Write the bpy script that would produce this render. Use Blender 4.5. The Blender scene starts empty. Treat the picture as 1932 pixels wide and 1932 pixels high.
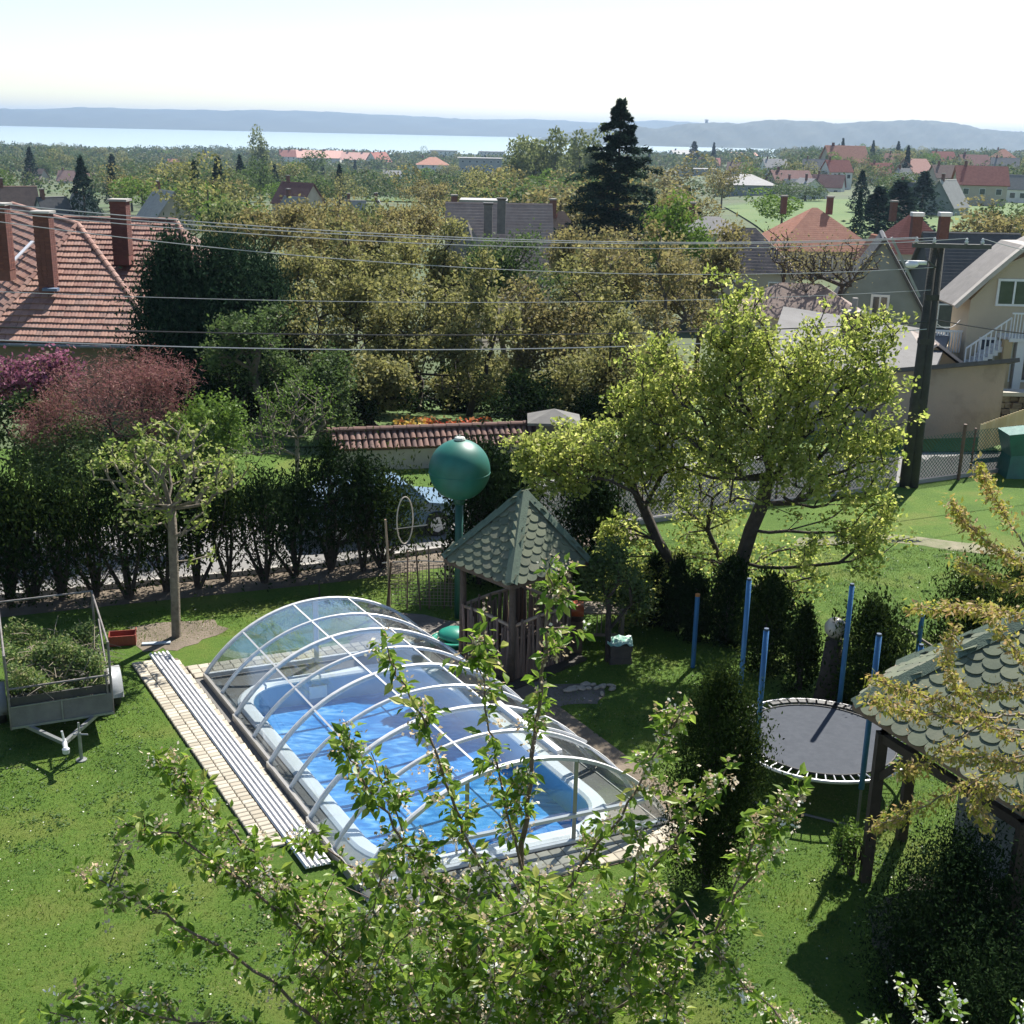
import bpy, math, random
import numpy as np
from mathutils import Vector, Matrix
random.seed(7); rng = np.random.default_rng(7)
sc = bpy.context.scene
COL = sc.collection
R_ = math.radians
# ---------------------------------------------------------------- camera, sky, sun, exposure
FPX = 1247.6; PITCH = R_(17.14); ROLL = R_(1.25); EYE = Vector((0, 0, 10.0))
cam_d = bpy.data.cameras.new('camera'); cam = bpy.data.objects.new('camera', cam_d); COL.objects.link(cam)
cam_d.sensor_width = 36; cam_d.lens = 36 * FPX / 1024; cam_d.clip_start = 0.1; cam_d.clip_end = 60000
fw = Vector((0, math.cos(PITCH), -math.sin(PITCH)))
r0 = Vector((1, 0, 0)); u0 = Vector((0, math.sin(PITCH), math.cos(PITCH)))
rt = r0 * math.cos(ROLL) + u0 * math.sin(ROLL); up = -r0 * math.sin(ROLL) + u0 * math.cos(ROLL)
cam.matrix_world = Matrix(((rt.x, up.x, -fw.x, EYE.x), (rt.y, up.y, -fw.y, EYE.y), (rt.z, up.z, -fw.z, EYE.z), (0, 0, 0, 1)))
sc.camera = cam
SUN_AZ = R_(28); SUN_EL = R_(51)          # azimuth clockwise from +Y (the sun stands ahead, to the right)
to_sun = Vector((math.sin(SUN_AZ) * math.cos(SUN_EL), math.cos(SUN_AZ) * math.cos(SUN_EL), math.sin(SUN_EL)))
world = bpy.data.worlds.new('World'); sc.world = world; world.use_nodes = True
wn = world.node_tree.nodes; wl = world.node_tree.links
bg = wn['Background']; sky = wn.new('ShaderNodeTexSky'); sky.sky_type = 'NISHITA'; sky.sun_disc = False
sky.sun_elevation = SUN_EL; sky.sun_rotation = SUN_AZ; sky.altitude = 150
sky.air_density = 1.0; sky.dust_density = 0.3; sky.ozone_density = 1.0
wl.new(sky.outputs[0], bg.inputs[0]); bg.inputs[1].default_value = 0.073
sun_d = bpy.data.lights.new('sun', 'SUN'); sun_d.energy = 5.0; sun_d.angle = R_(0.55); sun_d.color = (1.0, 0.955, 0.88)
sun = bpy.data.objects.new('sun', sun_d); COL.objects.link(sun); sun.location = (0, 0, 60)
sun.rotation_euler = (-to_sun).to_track_quat('-Z', 'Y').to_euler()
vs = sc.view_settings; vs.view_transform = 'Standard'; vs.look = 'None'; vs.exposure = 1.12; vs.gamma = 1; vs.use_curve_mapping = False
cy = sc.cycles; cy.max_bounces = 8; cy.diffuse_bounces = 3; cy.glossy_bounces = 3; cy.transmission_bounces = 6
cy.transparent_max_bounces = 16; cy.volume_bounces = 0; cy.use_denoising = True; cy.sample_clamp_indirect = 8
HAZE = 0.00013
# ---------------------------------------------------------------- where a point seen in the photograph stands (view 1932 wide)
FU = FPX / 1024 * 1932
def ray(x, y): return fw + rt * ((x - 966) / FU) - up * ((y - 966) / FU)
def G(x, y, z=0.0):
    d = ray(x, y); return EYE + d * ((z - EYE.z) / d.z)
def AY(x, y, Y):
    d = ray(x, y); return EYE + d * (Y / d.y)
# ---------------------------------------------------------------- bookkeeping
ORG = {}
def tag(o, label=None, cat=None, group=None, kind=None):
    if label: o['label'] = label
    if cat: o['category'] = cat
    if group: o['group'] = group
    if kind: o['kind'] = kind
    return o
def empty(name, loc, label, cat, group=None):
    o = bpy.data.objects.new(name, None); COL.objects.link(o); o.location = loc; o.empty_display_size = .2
    ORG[o] = Vector(loc); return tag(o, label, cat, group)
class MB:
    def __init__(s): s.V = []; s.F = []; s.I = []; s.m = 0; s.M = None
    def add(s, vs, fs):
        b = len(s.V)
        if s.M is not None: vs = [s.M @ Vector(v) for v in vs]
        s.V += [tuple(v) for v in vs]; s.F += [tuple(b + i for i in f) for f in fs]; s.I += [s.m] * len(fs); return s
    def box(s, c, sz, rz=0.0, M=None):
        hx, hy, hz = sz[0] / 2, sz[1] / 2, sz[2] / 2
        vs = [Vector((x * hx, y * hy, z * hz)) for x in (-1, 1) for y in (-1, 1) for z in (-1, 1)]
        if M is None and rz: M = Matrix.Rotation(rz, 3, 'Z')
        if M is not None: vs = [M @ v for v in vs]
        c = Vector(c); return s.add([v + c for v in vs], [(0, 1, 3, 2), (4, 6, 7, 5), (0, 4, 5, 1), (2, 3, 7, 6), (0, 2, 6, 4), (1, 5, 7, 3)])
    def bar(s, a, b, w, h, upv=(0, 0, 1)):                      # rectangular bar from a to b
        a = Vector(a); b = Vector(b); d = (b - a); L = d.length; d.normalize(); x = d.cross(Vector(upv))
        if x.length < 1e-4: x = Vector((1, 0, 0))
        x.normalize(); z = x.cross(d); M = Matrix((x, d, z)).transposed(); return s.box((a + b) / 2, (w, L, h), M=M)
    def tube(s, pts, r, n=6, caps=True):
        pts = [Vector(p) for p in pts]; k = len(pts); rs = r if isinstance(r, (list, tuple)) else [r] * k
        vs = []; ref = None
        for i, p in enumerate(pts):
            d = (pts[min(i + 1, k - 1)] - pts[max(i - 1, 0)])
            if d.length < 1e-9: d = Vector((0, 0, 1))
            d.normalize()
            if ref is None: ref = Vector((0, 0, 1)) if abs(d.z) < .9 else Vector((1, 0, 0))
            x = d.cross(ref)
            if x.length < 1e-5: x = d.cross(Vector((.3, .9, .1)))
            x.normalize(); y = d.cross(x); ref = x.cross(d)
            for j in range(n):
                a = 2 * math.pi * j / n; vs.append(p + (x * math.cos(a) + y * math.sin(a)) * rs[i])
        fs = [(i * n + j, i * n + (j + 1) % n, (i + 1) * n + (j + 1) % n, (i + 1) * n + j) for i in range(k - 1) for j in range(n)]
        if caps: fs += [tuple(range(n))[::-1], tuple((k - 1) * n + j for j in range(n))]
        return s.add(vs, fs)
    def lathe(s, prof, c=(0, 0, 0), n=24):
        c = Vector(c); vs = [c + Vector((r * math.cos(2 * math.pi * j / n), r * math.sin(2 * math.pi * j / n), z)) for r, z in prof for j in range(n)]
        k = len(prof); fs = [(i * n + j, i * n + (j + 1) % n, (i + 1) * n + (j + 1) % n, (i + 1) * n + j) for i in range(k - 1) for j in range(n)]
        return s.add(vs, fs + [tuple(range(n))[::-1], tuple((k - 1) * n + j for j in range(n))])
    def slab(s, poly, th):                                      # polygon thickened along -normal
        P = [Vector(p) for p in poly]; nn = (P[1] - P[0]).cross(P[2] - P[0]).normalized() * th; k = len(P)
        return s.add(P + [p - nn for p in P], [tuple(range(k)), tuple(range(2 * k - 1, k - 1, -1))] + [(i, i + k, (i + 1) % k + k, (i + 1) % k) for i in range(k)])
    def mesh(s, name, mats, off=None, smooth=False):
        me = bpy.data.meshes.new(name); V = s.V
        if off is not None: V = [(v[0] - off[0], v[1] - off[1], v[2] - off[2]) for v in V]
        me.from_pydata(V, [], s.F)
        for m in (mats if isinstance(mats, (list, tuple)) else [mats]): me.materials.append(m)
        if s.m or any(s.I): me.polygons.foreach_set('material_index', s.I)
        if smooth: me.shade_smooth()
        me.update(); return me
    def build(s, name, mats, parent=None, smooth=False, label=None, kind=None, loc=None):
        off = None
        if parent is not None: off = ORG[parent]
        elif loc is not None: off = Vector(loc)
        o = bpy.data.objects.new(name, s.mesh(name, mats, off, smooth)); COL.objects.link(o)
        if parent is not None: o.parent = parent; ORG[o] = ORG[parent]
        elif loc is not None: o.location = loc; ORG[o] = Vector(loc)
        else: ORG[o] = Vector((0, 0, 0))
        if smooth == 'auto': pass
        return tag(o, label, None, None, kind)
def piece(name, me, parent, M):                                 # one small part sharing its mesh
    o = bpy.data.objects.new(name, me); COL.objects.link(o); o.parent = parent
    M = M.copy(); M.translation -= ORG[parent]; o.matrix_local = M; return o
def np_obj(name, V, nper, mats, parent=None, attr=None, loc=None, idx=None, kind=None):
    """V: (N*nper,3) vertices, faces = consecutive groups of nper."""
    V = np.asarray(V, dtype=np.float32); n = len(V) // nper
    off = ORG[parent] if parent is not None else (Vector(loc) if loc is not None else Vector((0, 0, 0)))
    me = bpy.data.meshes.new(name); me.vertices.add(len(V)); me.vertices.foreach_set('co', (V - np.array(off, dtype=np.float32)).ravel())
    me.loops.add(n * nper); me.loops.foreach_set('vertex_index', np.arange(n * nper, dtype=np.int32))
    me.polygons.add(n); me.polygons.foreach_set('loop_start', np.arange(0, n * nper, nper, dtype=np.int32))
    me.update(calc_edges=True)
    if attr is not None: me.attributes.new('v', 'FLOAT', 'FACE').data.foreach_set('value', np.asarray(attr, dtype=np.float32))
    for m in (mats if isinstance(mats, (list, tuple)) else [mats]): me.materials.append(m)
    if idx is not None: me.polygons.foreach_set('material_index', np.asarray(idx, dtype=np.int32))
    o = bpy.data.objects.new(name, me); COL.objects.link(o)
    if parent is not None: o.parent = parent
    else: o.location = off
    ORG[o] = off
    if kind: o['kind'] = kind
    return o
# ---------------------------------------------------------------- materials
def nt(name):
    m = bpy.data.materials.new(name); m.use_nodes = True; t = m.node_tree; return m, t.nodes, t.links, t.nodes['Principled BSDF']
MATS = {}
def mat(name, c1, c2=None, scale=3.0, rough=.7, bump=.0, bscale=None, metal=0.0, spec=.5, detail=6, c3=None, coords='Object', wear=None):
    if name in MATS: return MATS[name]
    m, N, L, b = nt(name); b.inputs['Roughness'].default_value = rough; b.inputs['Metallic'].default_value = metal
    b.inputs['Specular IOR Level'].default_value = spec
    tc = N.new('ShaderNodeTexCoord'); no = N.new('ShaderNodeTexNoise'); no.inputs['Scale'].default_value = scale; no.inputs['Detail'].default_value = detail
    no.inputs['Roughness'].default_value = .62; L.new(tc.outputs[coords], no.inputs['Vector'])
    c2 = c2 or tuple(v * .78 for v in c1)
    cr = N.new('ShaderNodeValToRGB'); e = cr.color_ramp.elements; e[0].position = .32; e[1].position = .68
    e[0].color = (*c1, 1); e[1].color = (*c2, 1)
    if c3: k = cr.color_ramp.elements.new(.5); k.color = (*c3, 1)
    L.new(no.outputs['Fac'], cr.inputs[0]); L.new(cr.outputs[0], b.inputs['Base Color'])
    if bump:
        n2 = N.new('ShaderNodeTexNoise'); n2.inputs['Scale'].default_value = bscale or scale * 6; n2.inputs['Detail'].default_value = 8; L.new(tc.outputs[coords], n2.inputs['Vector'])
        bp = N.new('ShaderNodeBump'); bp.inputs['Strength'].default_value = bump; bp.inputs['Distance'].default_value = .03; L.new(n2.outputs['Fac'], bp.inputs['Height']); L.new(bp.outputs[0], b.inputs['Normal'])
    MATS[name] = m; return m
def perobj(name, cols, rough=.75, scale=8, bump=.25, spread=.35):      # colour varies from piece to piece
    if name in MATS: return MATS[name]
    m, N, L, b = nt(name); b.inputs['Roughness'].default_value = rough
    oi = N.new('ShaderNodeObjectInfo'); tc = N.new('ShaderNodeTexCoord'); ge = N.new('ShaderNodeNewGeometry')
    wn_ = N.new('ShaderNodeMath'); wn_.operation = 'ADD'; wn_.use_clamp = False; L.new(oi.outputs['Random'], wn_.inputs[0]); L.new(ge.outputs['Random Per Island'], wn_.inputs[1])
    fr = N.new('ShaderNodeMath'); fr.operation = 'FRACT'; L.new(wn_.outputs[0], fr.inputs[0])
    no = N.new('ShaderNodeTexNoise'); no.inputs['Scale'].default_value = scale; no.inputs['Detail'].default_value = 6; L.new(tc.outputs['Object'], no.inputs['Vector'])
    mx = N.new('ShaderNodeMath'); mx.operation = 'MULTIPLY_ADD'; mx.inputs[1].default_value = spread; L.new(no.outputs['Fac'], mx.inputs[0])
    s2 = N.new('ShaderNodeMath'); s2.operation = 'MULTIPLY_ADD'; s2.inputs[1].default_value = 1 - spread; s2.inputs[2].default_value = 0; L.new(fr.outputs[0], s2.inputs[0]); L.new(s2.outputs[0], mx.inputs[2])
    cr = N.new('ShaderNodeValToRGB'); e = cr.color_ramp.elements
    while len(e) < len(cols): e.new(.5)
    for i, c in enumerate(cols): e[i].position = .1 + .8 * i / (len(cols) - 1); e[i].color = (*c, 1)
    L.new(mx.outputs[0], cr.inputs[0]); L.new(cr.outputs[0], b.inputs['Base Color'])
    bp = N.new('ShaderNodeBump'); bp.inputs['Strength'].default_value = bump; bp.inputs['Distance'].default_value = .01; L.new(no.outputs['Fac'], bp.inputs['Height']); L.new(bp.outputs[0], b.inputs['Normal'])
    MATS[name] = m; return m
def leafmat(name, cols, trans=.45, rough=.6, gloss=.02):
    if name in MATS: return MATS[name]
    m, N, L, b = nt(name); N.remove(b); out = N['Material Output']
    at = N.new('ShaderNodeAttribute'); at.attribute_name = 'v'
    cr = N.new('ShaderNodeValToRGB'); e = cr.color_ramp.elements
    while len(e) < len(cols): e.new(.5)
    for i, c in enumerate(cols): e[i].position = i / (len(cols) - 1); e[i].color = (*c, 1)
    L.new(at.outputs['Fac'], cr.inputs[0])
    d = N.new('ShaderNodeBsdfDiffuse'); t = N.new('ShaderNodeBsdfTranslucent'); g = N.new('ShaderNodeBsdfGlossy'); g.inputs['Roughness'].default_value = rough
    L.new(cr.outputs[0], d.inputs[0]); L.new(cr.outputs[0], t.inputs[0])
    a = N.new('ShaderNodeMixShader'); a.inputs[0].default_value = trans; L.new(d.outputs[0], a.inputs[1]); L.new(t.outputs[0], a.inputs[2])
    c = N.new('ShaderNodeMixShader'); c.inputs[0].default_value = gloss; L.new(a.outputs[0], c.inputs[1]); L.new(g.outputs[0], c.inputs[2]); L.new(c.outputs[0], out.inputs[0])
    MATS[name] = m; return m
def roofmat(name, c1, c2, row=.33, rough=.75):                     # tile courses for roofs too far away to tell the tiles apart
    if name in MATS: return MATS[name]
    m, N, L, b = nt(name); b.inputs['Roughness'].default_value = rough
    tc = N.new('ShaderNodeTexCoord'); sp = N.new('ShaderNodeSeparateXYZ'); L.new(tc.outputs['Object'], sp.inputs[0])
    mu = N.new('ShaderNodeMath'); mu.operation = 'MULTIPLY'; mu.inputs[1].default_value = 1 / (row * .55); L.new(sp.outputs['Z'], mu.inputs[0])
    fr = N.new('ShaderNodeMath'); fr.operation = 'FRACT'; L.new(mu.outputs[0], fr.inputs[0])
    no = N.new('ShaderNodeTexNoise'); no.inputs['Scale'].default_value = 1.6; no.inputs['Detail'].default_value = 7; no.inputs['Roughness'].default_value = .75; L.new(tc.outputs['Object'], no.inputs['Vector'])
    cr = N.new('ShaderNodeValToRGB'); e = cr.color_ramp.elements; e[0].position = .35; e[1].position = .65; e[0].color = (*c1, 1); e[1].color = (*c2, 1); L.new(no.outputs['Fac'], cr.inputs[0])
    L.new(cr.outputs[0], b.inputs['Base Color'])
    bp = N.new('ShaderNodeBump'); bp.inputs['Strength'].default_value = .8; bp.inputs['Distance'].default_value = .08; L.new(fr.outputs[0], bp.inputs['Height']); L.new(bp.outputs[0], b.inputs['Normal'])
    MATS[name] = m; return m
WHITE = lambda: mat('white_paint', (.78, .78, .76), (.68, .68, .66), 5, .5)
ALU = mat('aluminium', (.62, .63, .64), (.52, .53, .55), 9, .35, metal=.35)
ALUW = mat('white_aluminium', (.66, .655, .65), (.56, .56, .56), 9, .38, metal=.1)
WOODD = mat('dark_wood', (.055, .035, .022), (.10, .065, .04), 7, .8, .5)
BARK = mat('bark', (.075, .055, .04), (.14, .115, .09), 9, .9, .8, 30)
BARKP = mat('pale_bark', (.20, .17, .13), (.10, .08, .06), 9, .85, .6, 30)
BARKD = mat('dark_bark', (.03, .023, .018), (.065, .05, .04), 9, .95, .8, 30)
PLASTER = mat('plaster', (.42, .37, .30), (.35, .30, .24), 1.5, .9, .2, 20)
DARKGLASS = mat('window_glass', (.03, .04, .05), (.06, .07, .08), 2, .08, spec=.8)
def glassmat(name, tint, rf=.05):
    m, N, L, b = nt(name); N.remove(b); out = N['Material Output']
    t = N.new('ShaderNodeBsdfTransparent'); t.inputs[0].default_value = (*tint, 1)
    g = N.new('ShaderNodeBsdfGlossy'); g.inputs['Roughness'].default_value = rf
    lf = N.new('ShaderNodeLayerWeight'); lf.inputs[0].default_value = .5; pw = N.new('ShaderNodeMath'); pw.operation = 'POWER'; pw.inputs[1].default_value = 4.0; L.new(lf.outputs['Facing'], pw.inputs[0])
    lw = N.new('ShaderNodeMath'); lw.operation = 'MULTIPLY_ADD'; lw.inputs[1].default_value = .85; lw.inputs[2].default_value = .25; L.new(pw.outputs[0], lw.inputs[0])
    no = N.new('ShaderNodeTexNoise'); no.inputs['Scale'].default_value = 1.3; no.inputs['Detail'].default_value = 5
    tc = N.new('ShaderNodeTexCoord'); L.new(tc.outputs['Object'], no.inputs['Vector'])
    df = N.new('ShaderNodeBsdfDiffuse'); df.inputs[0].default_value = (.6, .62, .62, 1)
    mr = N.new('ShaderNodeMapRange'); mr.inputs[1].default_value = .4; mr.inputs[2].default_value = .9; mr.inputs[3].default_value = .03; mr.inputs[4].default_value = .15; L.new(no.outputs['Fac'], mr.inputs[0])
    a = N.new('ShaderNodeMixShader'); L.new(mr.outputs[0], a.inputs[0]); L.new(t.outputs[0], a.inputs[1]); L.new(df.outputs[0], a.inputs[2])
    c = N.new('ShaderNodeMixShader'); L.new(lw.outputs[0], c.inputs[0]); L.new(a.outputs[0], c.inputs[1]); L.new(g.outputs[0], c.inputs[2]); L.new(c.outputs[0], out.inputs[0]); return m
CLEAR = glassmat('clear_polycarbonate', (.88, .93, .95))
# ---------------------------------------------------------------- foliage
def leaves(P, size, up_bias=.3, aspect=.6, jit=.35, fold=False, dirs=None, seed=None):
    """P (N,3) -> rhombic leaves, 4 vertices each."""
    n = len(P); g = rng if seed is None else np.random.default_rng(seed)
    nr = g.normal(size=(n, 3)); nr[:, 2] += up_bias * 2; nr /= np.linalg.norm(nr, axis=1)[:, None]
    t = g.normal(size=(n, 3)) if dirs is None else dirs + g.normal(size=(n, 3)) * jit
    t -= (t * nr).sum(1)[:, None] * nr; t /= np.linalg.norm(t, axis=1)[:, None] + 1e-9
    b = np.cross(nr, t); s = size * g.uniform(.6, 1.35, n)[:, None]
    V = np.empty((n, 4, 3)); V[:, 0] = P; V[:, 1] = P + t * s * .45 + b * s * aspect * .5; V[:, 2] = P + t * s + nr * s * .08; V[:, 3] = P + t * s * .45 - b * s * aspect * .5
    return V.reshape(-1, 3)
def lobe_points(lobes, n, shell=.5):
    """points in ellipsoid lobes [(centre, radii, weight)], denser towards the skin."""
    w = np.array([l[2] for l in lobes], float); w /= w.sum(); k = rng.choice(len(lobes), n, p=w)
    d = rng.normal(size=(n, 3)); d /= np.linalg.norm(d, axis=1)[:, None]
    r = rng.uniform(0, 1, n) ** (1 / 3 * (1 - shell) + .12 * shell)
    C = np.array([l[0] for l in lobes], float)[k]; Rr = np.array([l[1] for l in lobes], float)[k]
    return C + d * r[:, None] * Rr
def skeleton(nodes, targets, step=.35, bend=.25):
    """grow branches from a trunk polyline (list of points) to each target; returns chains and node radii."""
    N = [Vector(p) for p in nodes]; par = [-1] + list(range(len(nodes) - 1)); chains = []
    base = N[0]; T = sorted([Vector(t) for t in targets], key=lambda t: (t - N[-1]).length)
    arr = np.array([tuple(p) for p in N]); depth = [i * .0 for i in range(len(N))]
    dist = [0.0]
    for i in range(1, len(N)): dist.append(dist[-1] + (N[i] - N[i - 1]).length)
    arr = np.zeros((len(N) + 24 * len(T), 3)); dd = np.zeros(len(arr)); arr[:len(N)] = [tuple(p) for p in N]; dd[:len(N)] = dist
    for t in T:
        k = len(N); dv = arr[:k] - np.array(t); ds = np.sqrt((dv ** 2).sum(1)); below = np.clip(arr[:k, 2] - t.z + .1, 0, None)
        start = max(1, int(len(nodes) * .45)); cost = ds + .22 * dd[:k] + below * 1.2; cost[:start] += 50
        i = int(cost.argmin()); a = N[i]; d = t - a; L = d.length; m = max(1, min(20, int(L / step))); prev = i
        ctrl = a + d * .5 + Vector((random.gauss(0, .12), random.gauss(0, .12), -bend * .5 + random.gauss(0, .1))) * L
        for q in range(1, m + 1):
            s = q / m; p = a * (1 - s) ** 2 + ctrl * 2 * s * (1 - s) + t * s * s; p += Vector((random.gauss(0, .02), random.gauss(0, .02), random.gauss(0, .02))) * L if q < m else Vector()
            N.append(p); par.append(prev); arr[len(N) - 1] = tuple(p); dd[len(N) - 1] = dd[prev] + L / m; prev = len(N) - 1
    return N, par
def grow(lobes, trunk, n_tips, r_base, r_tip=.008, step=.4, bend=.25, nside=5, shell=.3):
    tg = lobe_points(lobes, n_tips, shell); cc = np.mean([l[0] for l in lobes], 0); far_ = rng.random(n_tips) < .16; tg[far_] += (tg[far_] - cc) * rng.uniform(.05, .22, (far_.sum(), 1)); N, par = skeleton(trunk, [tuple(p) for p in tg], step, bend)
    k = len(N); w = np.zeros(k); hasc = np.zeros(k, bool)
    for i in range(1, k): hasc[par[i]] = True
    for i in range(k - 1, 0, -1):
        if not hasc[i]: w[i] += 1
        w[par[i]] += w[i]
    rad = r_tip + (r_base - r_tip) * (w / w[0]) ** .5
    kids = {}
    for i in range(1, k): kids.setdefault(par[i], []).append(i)
    mb = MB(); stack = [(0, None)]
    while stack:                                                  # chains along the heaviest child
        i, p0 = stack.pop(); ch = ([p0] if p0 is not None else []) + [i]; cur = i
        while cur in kids:
            ks = sorted(kids[cur], key=lambda q: -w[q])
            for q in ks[1:]: stack.append((q, cur))
            cur = ks[0]; ch.append(cur)
        if len(ch) > 1:
            rr = [float(rad[c]) for c in ch]
            if p0 is not None: rr[0] = rr[1]
            ns = nside if rr[0] > .02 else 3
            mb.tube([N[c] for c in ch], rr, ns, caps=False)
    arr = np.array([tuple(p) for p in N]); thin = np.where(w <= max(1, w[0] * .012))[0]
    return mb, arr, thin
def broadleaf(name, label, cat, base, trunk, lobes, n_tips, n_leaf, leaf, lmat, bmat, r_base, spread=.16, aspect=.6, group=None, upb=.3, bend=.2, step=.4, r_tip=.007, shell=.4, extra=None):
    root = empty(name, base, label, cat, group)
    mb, arr, thin = grow(lobes, trunk, n_tips, r_base, r_tip, step, bend, shell=shell)
    mb.build('trunk', bmat, root, smooth=True)
    c = arr[rng.choice(thin, n_leaf)]; clump = rng.normal(size=(n_leaf, 3)) * spread; P = c + clump
    a = np.clip(rng.normal(.5, .22, n_leaf), 0, 1)
    np_obj('crown', leaves(P, leaf, upb, aspect), 4, lmat, root, a, kind='stuff' if False else None)
    return root
# ================================================================ THE SETTING
def zt(x, y):
    x = np.asarray(x, float); y = np.asarray(y, float)
    L = np.interp(y, [43, 60, 100, 200, 320, 500, 800, 1200, 1900, 2100], [0, -2.2, -3.6, -5.5, -10, -17, -22, -27, -36, -39])
    Rr = np.interp(y, [43, 60, 110, 200, 320, 450, 700, 1100, 1500, 2000, 2450, 2700], [0, -1.8, -3.8, -4.2, -5.6, -6.4, -8.5, -11.5, -15, -22, -34, -39])
    a = np.clip((x / np.maximum(y, 1) + .02) / .3, 0, 1); a = a * a * (3 - 2 * a)
    z = L * (1 - a) + Rr * a
    amp = np.clip((y - 60) / 400, 0, 1)
    z = z + amp * (1.2 * np.sin(x * .013 + y * .007) + .8 * np.sin(x * .031 - y * .017 + 2))
    return z
def ZT(x, y): return float(zt(x, y))
# lawn material: short grass with yellower and greener patches
def grassmat():
    m, N, L, b = nt('lawn_grass'); b.inputs['Roughness'].default_value = .85; b.inputs['Specular IOR Level'].default_value = .2
    tc = N.new('ShaderNodeTexCoord')
    def noise(s, d=6, r=.6):
        n = N.new('ShaderNodeTexNoise'); n.inputs['Scale'].default_value = s; n.inputs['Detail'].default_value = d; n.inputs['Roughness'].default_value = r; L.new(tc.outputs['Object'], n.inputs['Vector']); return n
    def ramp(src, cols, pos):
        c = N.new('ShaderNodeValToRGB'); e = c.color_ramp.elements
        while len(e) < len(cols): e.new(.5)
        for i, (q, p) in enumerate(zip(cols, pos)): e[i].position = p; e[i].color = (*q, 1)
        L.new(src, c.inputs[0]); return c
    big = ramp(noise(.45, 5, .65).outputs['Fac'], [(.045, .10, .012), (.085, .15, .018), (.15, .165, .035)], [.40, .52, .62])
    fine = ramp(noise(14, 8, .8).outputs['Fac'], [(.025, .065, .008), (.09, .165, .018), (.21, .22, .07)], [.3, .52, .74])
    mx = N.new('ShaderNodeMixRGB'); mx.inputs[0].default_value = .5; L.new(big.outputs[0], mx.inputs[1]); L.new(fine.outputs[0], mx.inputs[2]); L.new(mx.outputs[0], b.inputs['Base Color'])
    bp = N.new('ShaderNodeBump'); bp.inputs['Strength'].default_value = 1; bp.inputs['Distance'].default_value = .05; L.new(noise(30, 8, .8).outputs['Fac'], bp.inputs['Height']); L.new(bp.outputs[0], b.inputs['Normal'])
    return m
LAWN = grassmat()
FIELD = mat('field_ground', (.05, .10, .02), (.085, .12, .035), .02, .95, .3, 1.5, c3=(.06, .075, .03), detail=8)
MEADOW = mat('meadow_green', (.055, .105, .02), (.10, .135, .04), .06, .95, .5, 1.5, c3=(.075, .125, .025), detail=10)
SOIL = mat('bare_soil', (.10, .08, .055), (.17, .135, .10), 2, .95, .8, 20)
ROADM = mat('pale_asphalt', (.155, .15, .145), (.20, .195, .185), .8, .9, .3, 40)
CONC = mat('concrete', (.36, .34, .31), (.27, .255, .23), 2, .9, .3, 30)
# ---- enclosure frame: s across (left to right), t along (towards the hedge)
EN = Vector((-1.96, 14.74, 0)); EA = Vector((-5.81, 21.26, 0)); ER = Vector((2.44, 16.62, 0))
sv = (ER - EN).normalized(); tv = (EA - EN).normalized(); EW = 4.78; EL = 7.57
def E(s, t, z=0.0): return EN + sv * s + tv * t + Vector((0, 0, z))
# pool outline (rounded rectangle) in s,t
PS0, PS1, PT0, PT1, PR = .58, 4.05, .36, 6.8, .8
def pool_outline(off=0.0, n=9):
    out = []; r = PR + off
    for (cs, ct, a0) in ((PS1 - PR, PT1 - PR, 0), (PS0 + PR, PT1 - PR, 90), (PS0 + PR, PT0 + PR, 180), (PS1 - PR, PT0 + PR, 270)):
        for k in range(n): a = R_(a0 + 90 * k / (n - 1)); out.append((cs + r * math.cos(a), ct + r * math.sin(a)))
    return out
# lawn sheet of the garden, with the pool left open
HX0, HX1, HY0, HY1 = -70, 70, -30, 38
hole = [E(*p) for p in pool_outline(.05)]
outer = []
cE = E((PS0 + PS1) / 2, (PT0 + PT1) / 2)
for p in hole:
    d = (p - cE); f = min((HX1 - cE.x) / d.x if d.x > 0 else (HX0 - cE.x) / d.x if d.x < 0 else 1e9, (HY1 - cE.y) / d.y if d.y > 0 else (HY0 - cE.y) / d.y if d.y < 0 else 1e9)
    outer.append(cE + d * f)
corner = [Vector((HX1, HY1, 0)), Vector((HX0, HY1, 0)), Vector((HX0, HY0, 0)), Vector((HX1, HY0, 0))]
mb = MB(); nh = len(hole); ang = [math.atan2(p.y - cE.y, p.x - cE.x) for p in outer]
for i in range(nh):
    j = (i + 1) % nh; mid = [hole[i], outer[i]]
    for c in corner:
        ac = math.atan2(c.y - cE.y, c.x - cE.x); d1 = (ac - ang[i]) % (2 * math.pi); d2 = (ang[j] - ang[i]) % (2 * math.pi)
        if 0 < d1 < d2 < 3: mid.append(c)
    mid += [outer[j], hole[j]]
    if (outer[i] - outer[j]).length > 1e-6 or len(mid) > 4: mb.add(mid, [tuple(range(len(mid)))])
tag(mb.build('lawn', LAWN), 'short green garden lawn around the pool', None, None, 'structure')
# land beyond the garden down to the lake, as one sheet
xs = np.concatenate([np.linspace(-1, 1, 161)]); ys = np.concatenate([[38, 40, 43, 46, 52, 60, 70, 82, 95], np.geomspace(110, 2900, 74)])
U, Yg = np.meshgrid(xs, ys); hw_ = 70 + (Yg - 34) * .72; Xg = U * hw_; Zg = zt(Xg, Yg)
V = np.stack([Xg, Yg, Zg], -1).reshape(-1, 3); nx = len(xs); fs = [(j * nx + i, j * nx + i + 1, (j + 1) * nx + i + 1, (j + 1) * nx + i) for j in range(len(ys) - 1) for i in range(nx - 1)]
mb = MB(); mb.add([tuple(v) for v in V], fs); tag(mb.build('terrain', FIELD, smooth=True), None, None, None, 'structure')
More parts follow.
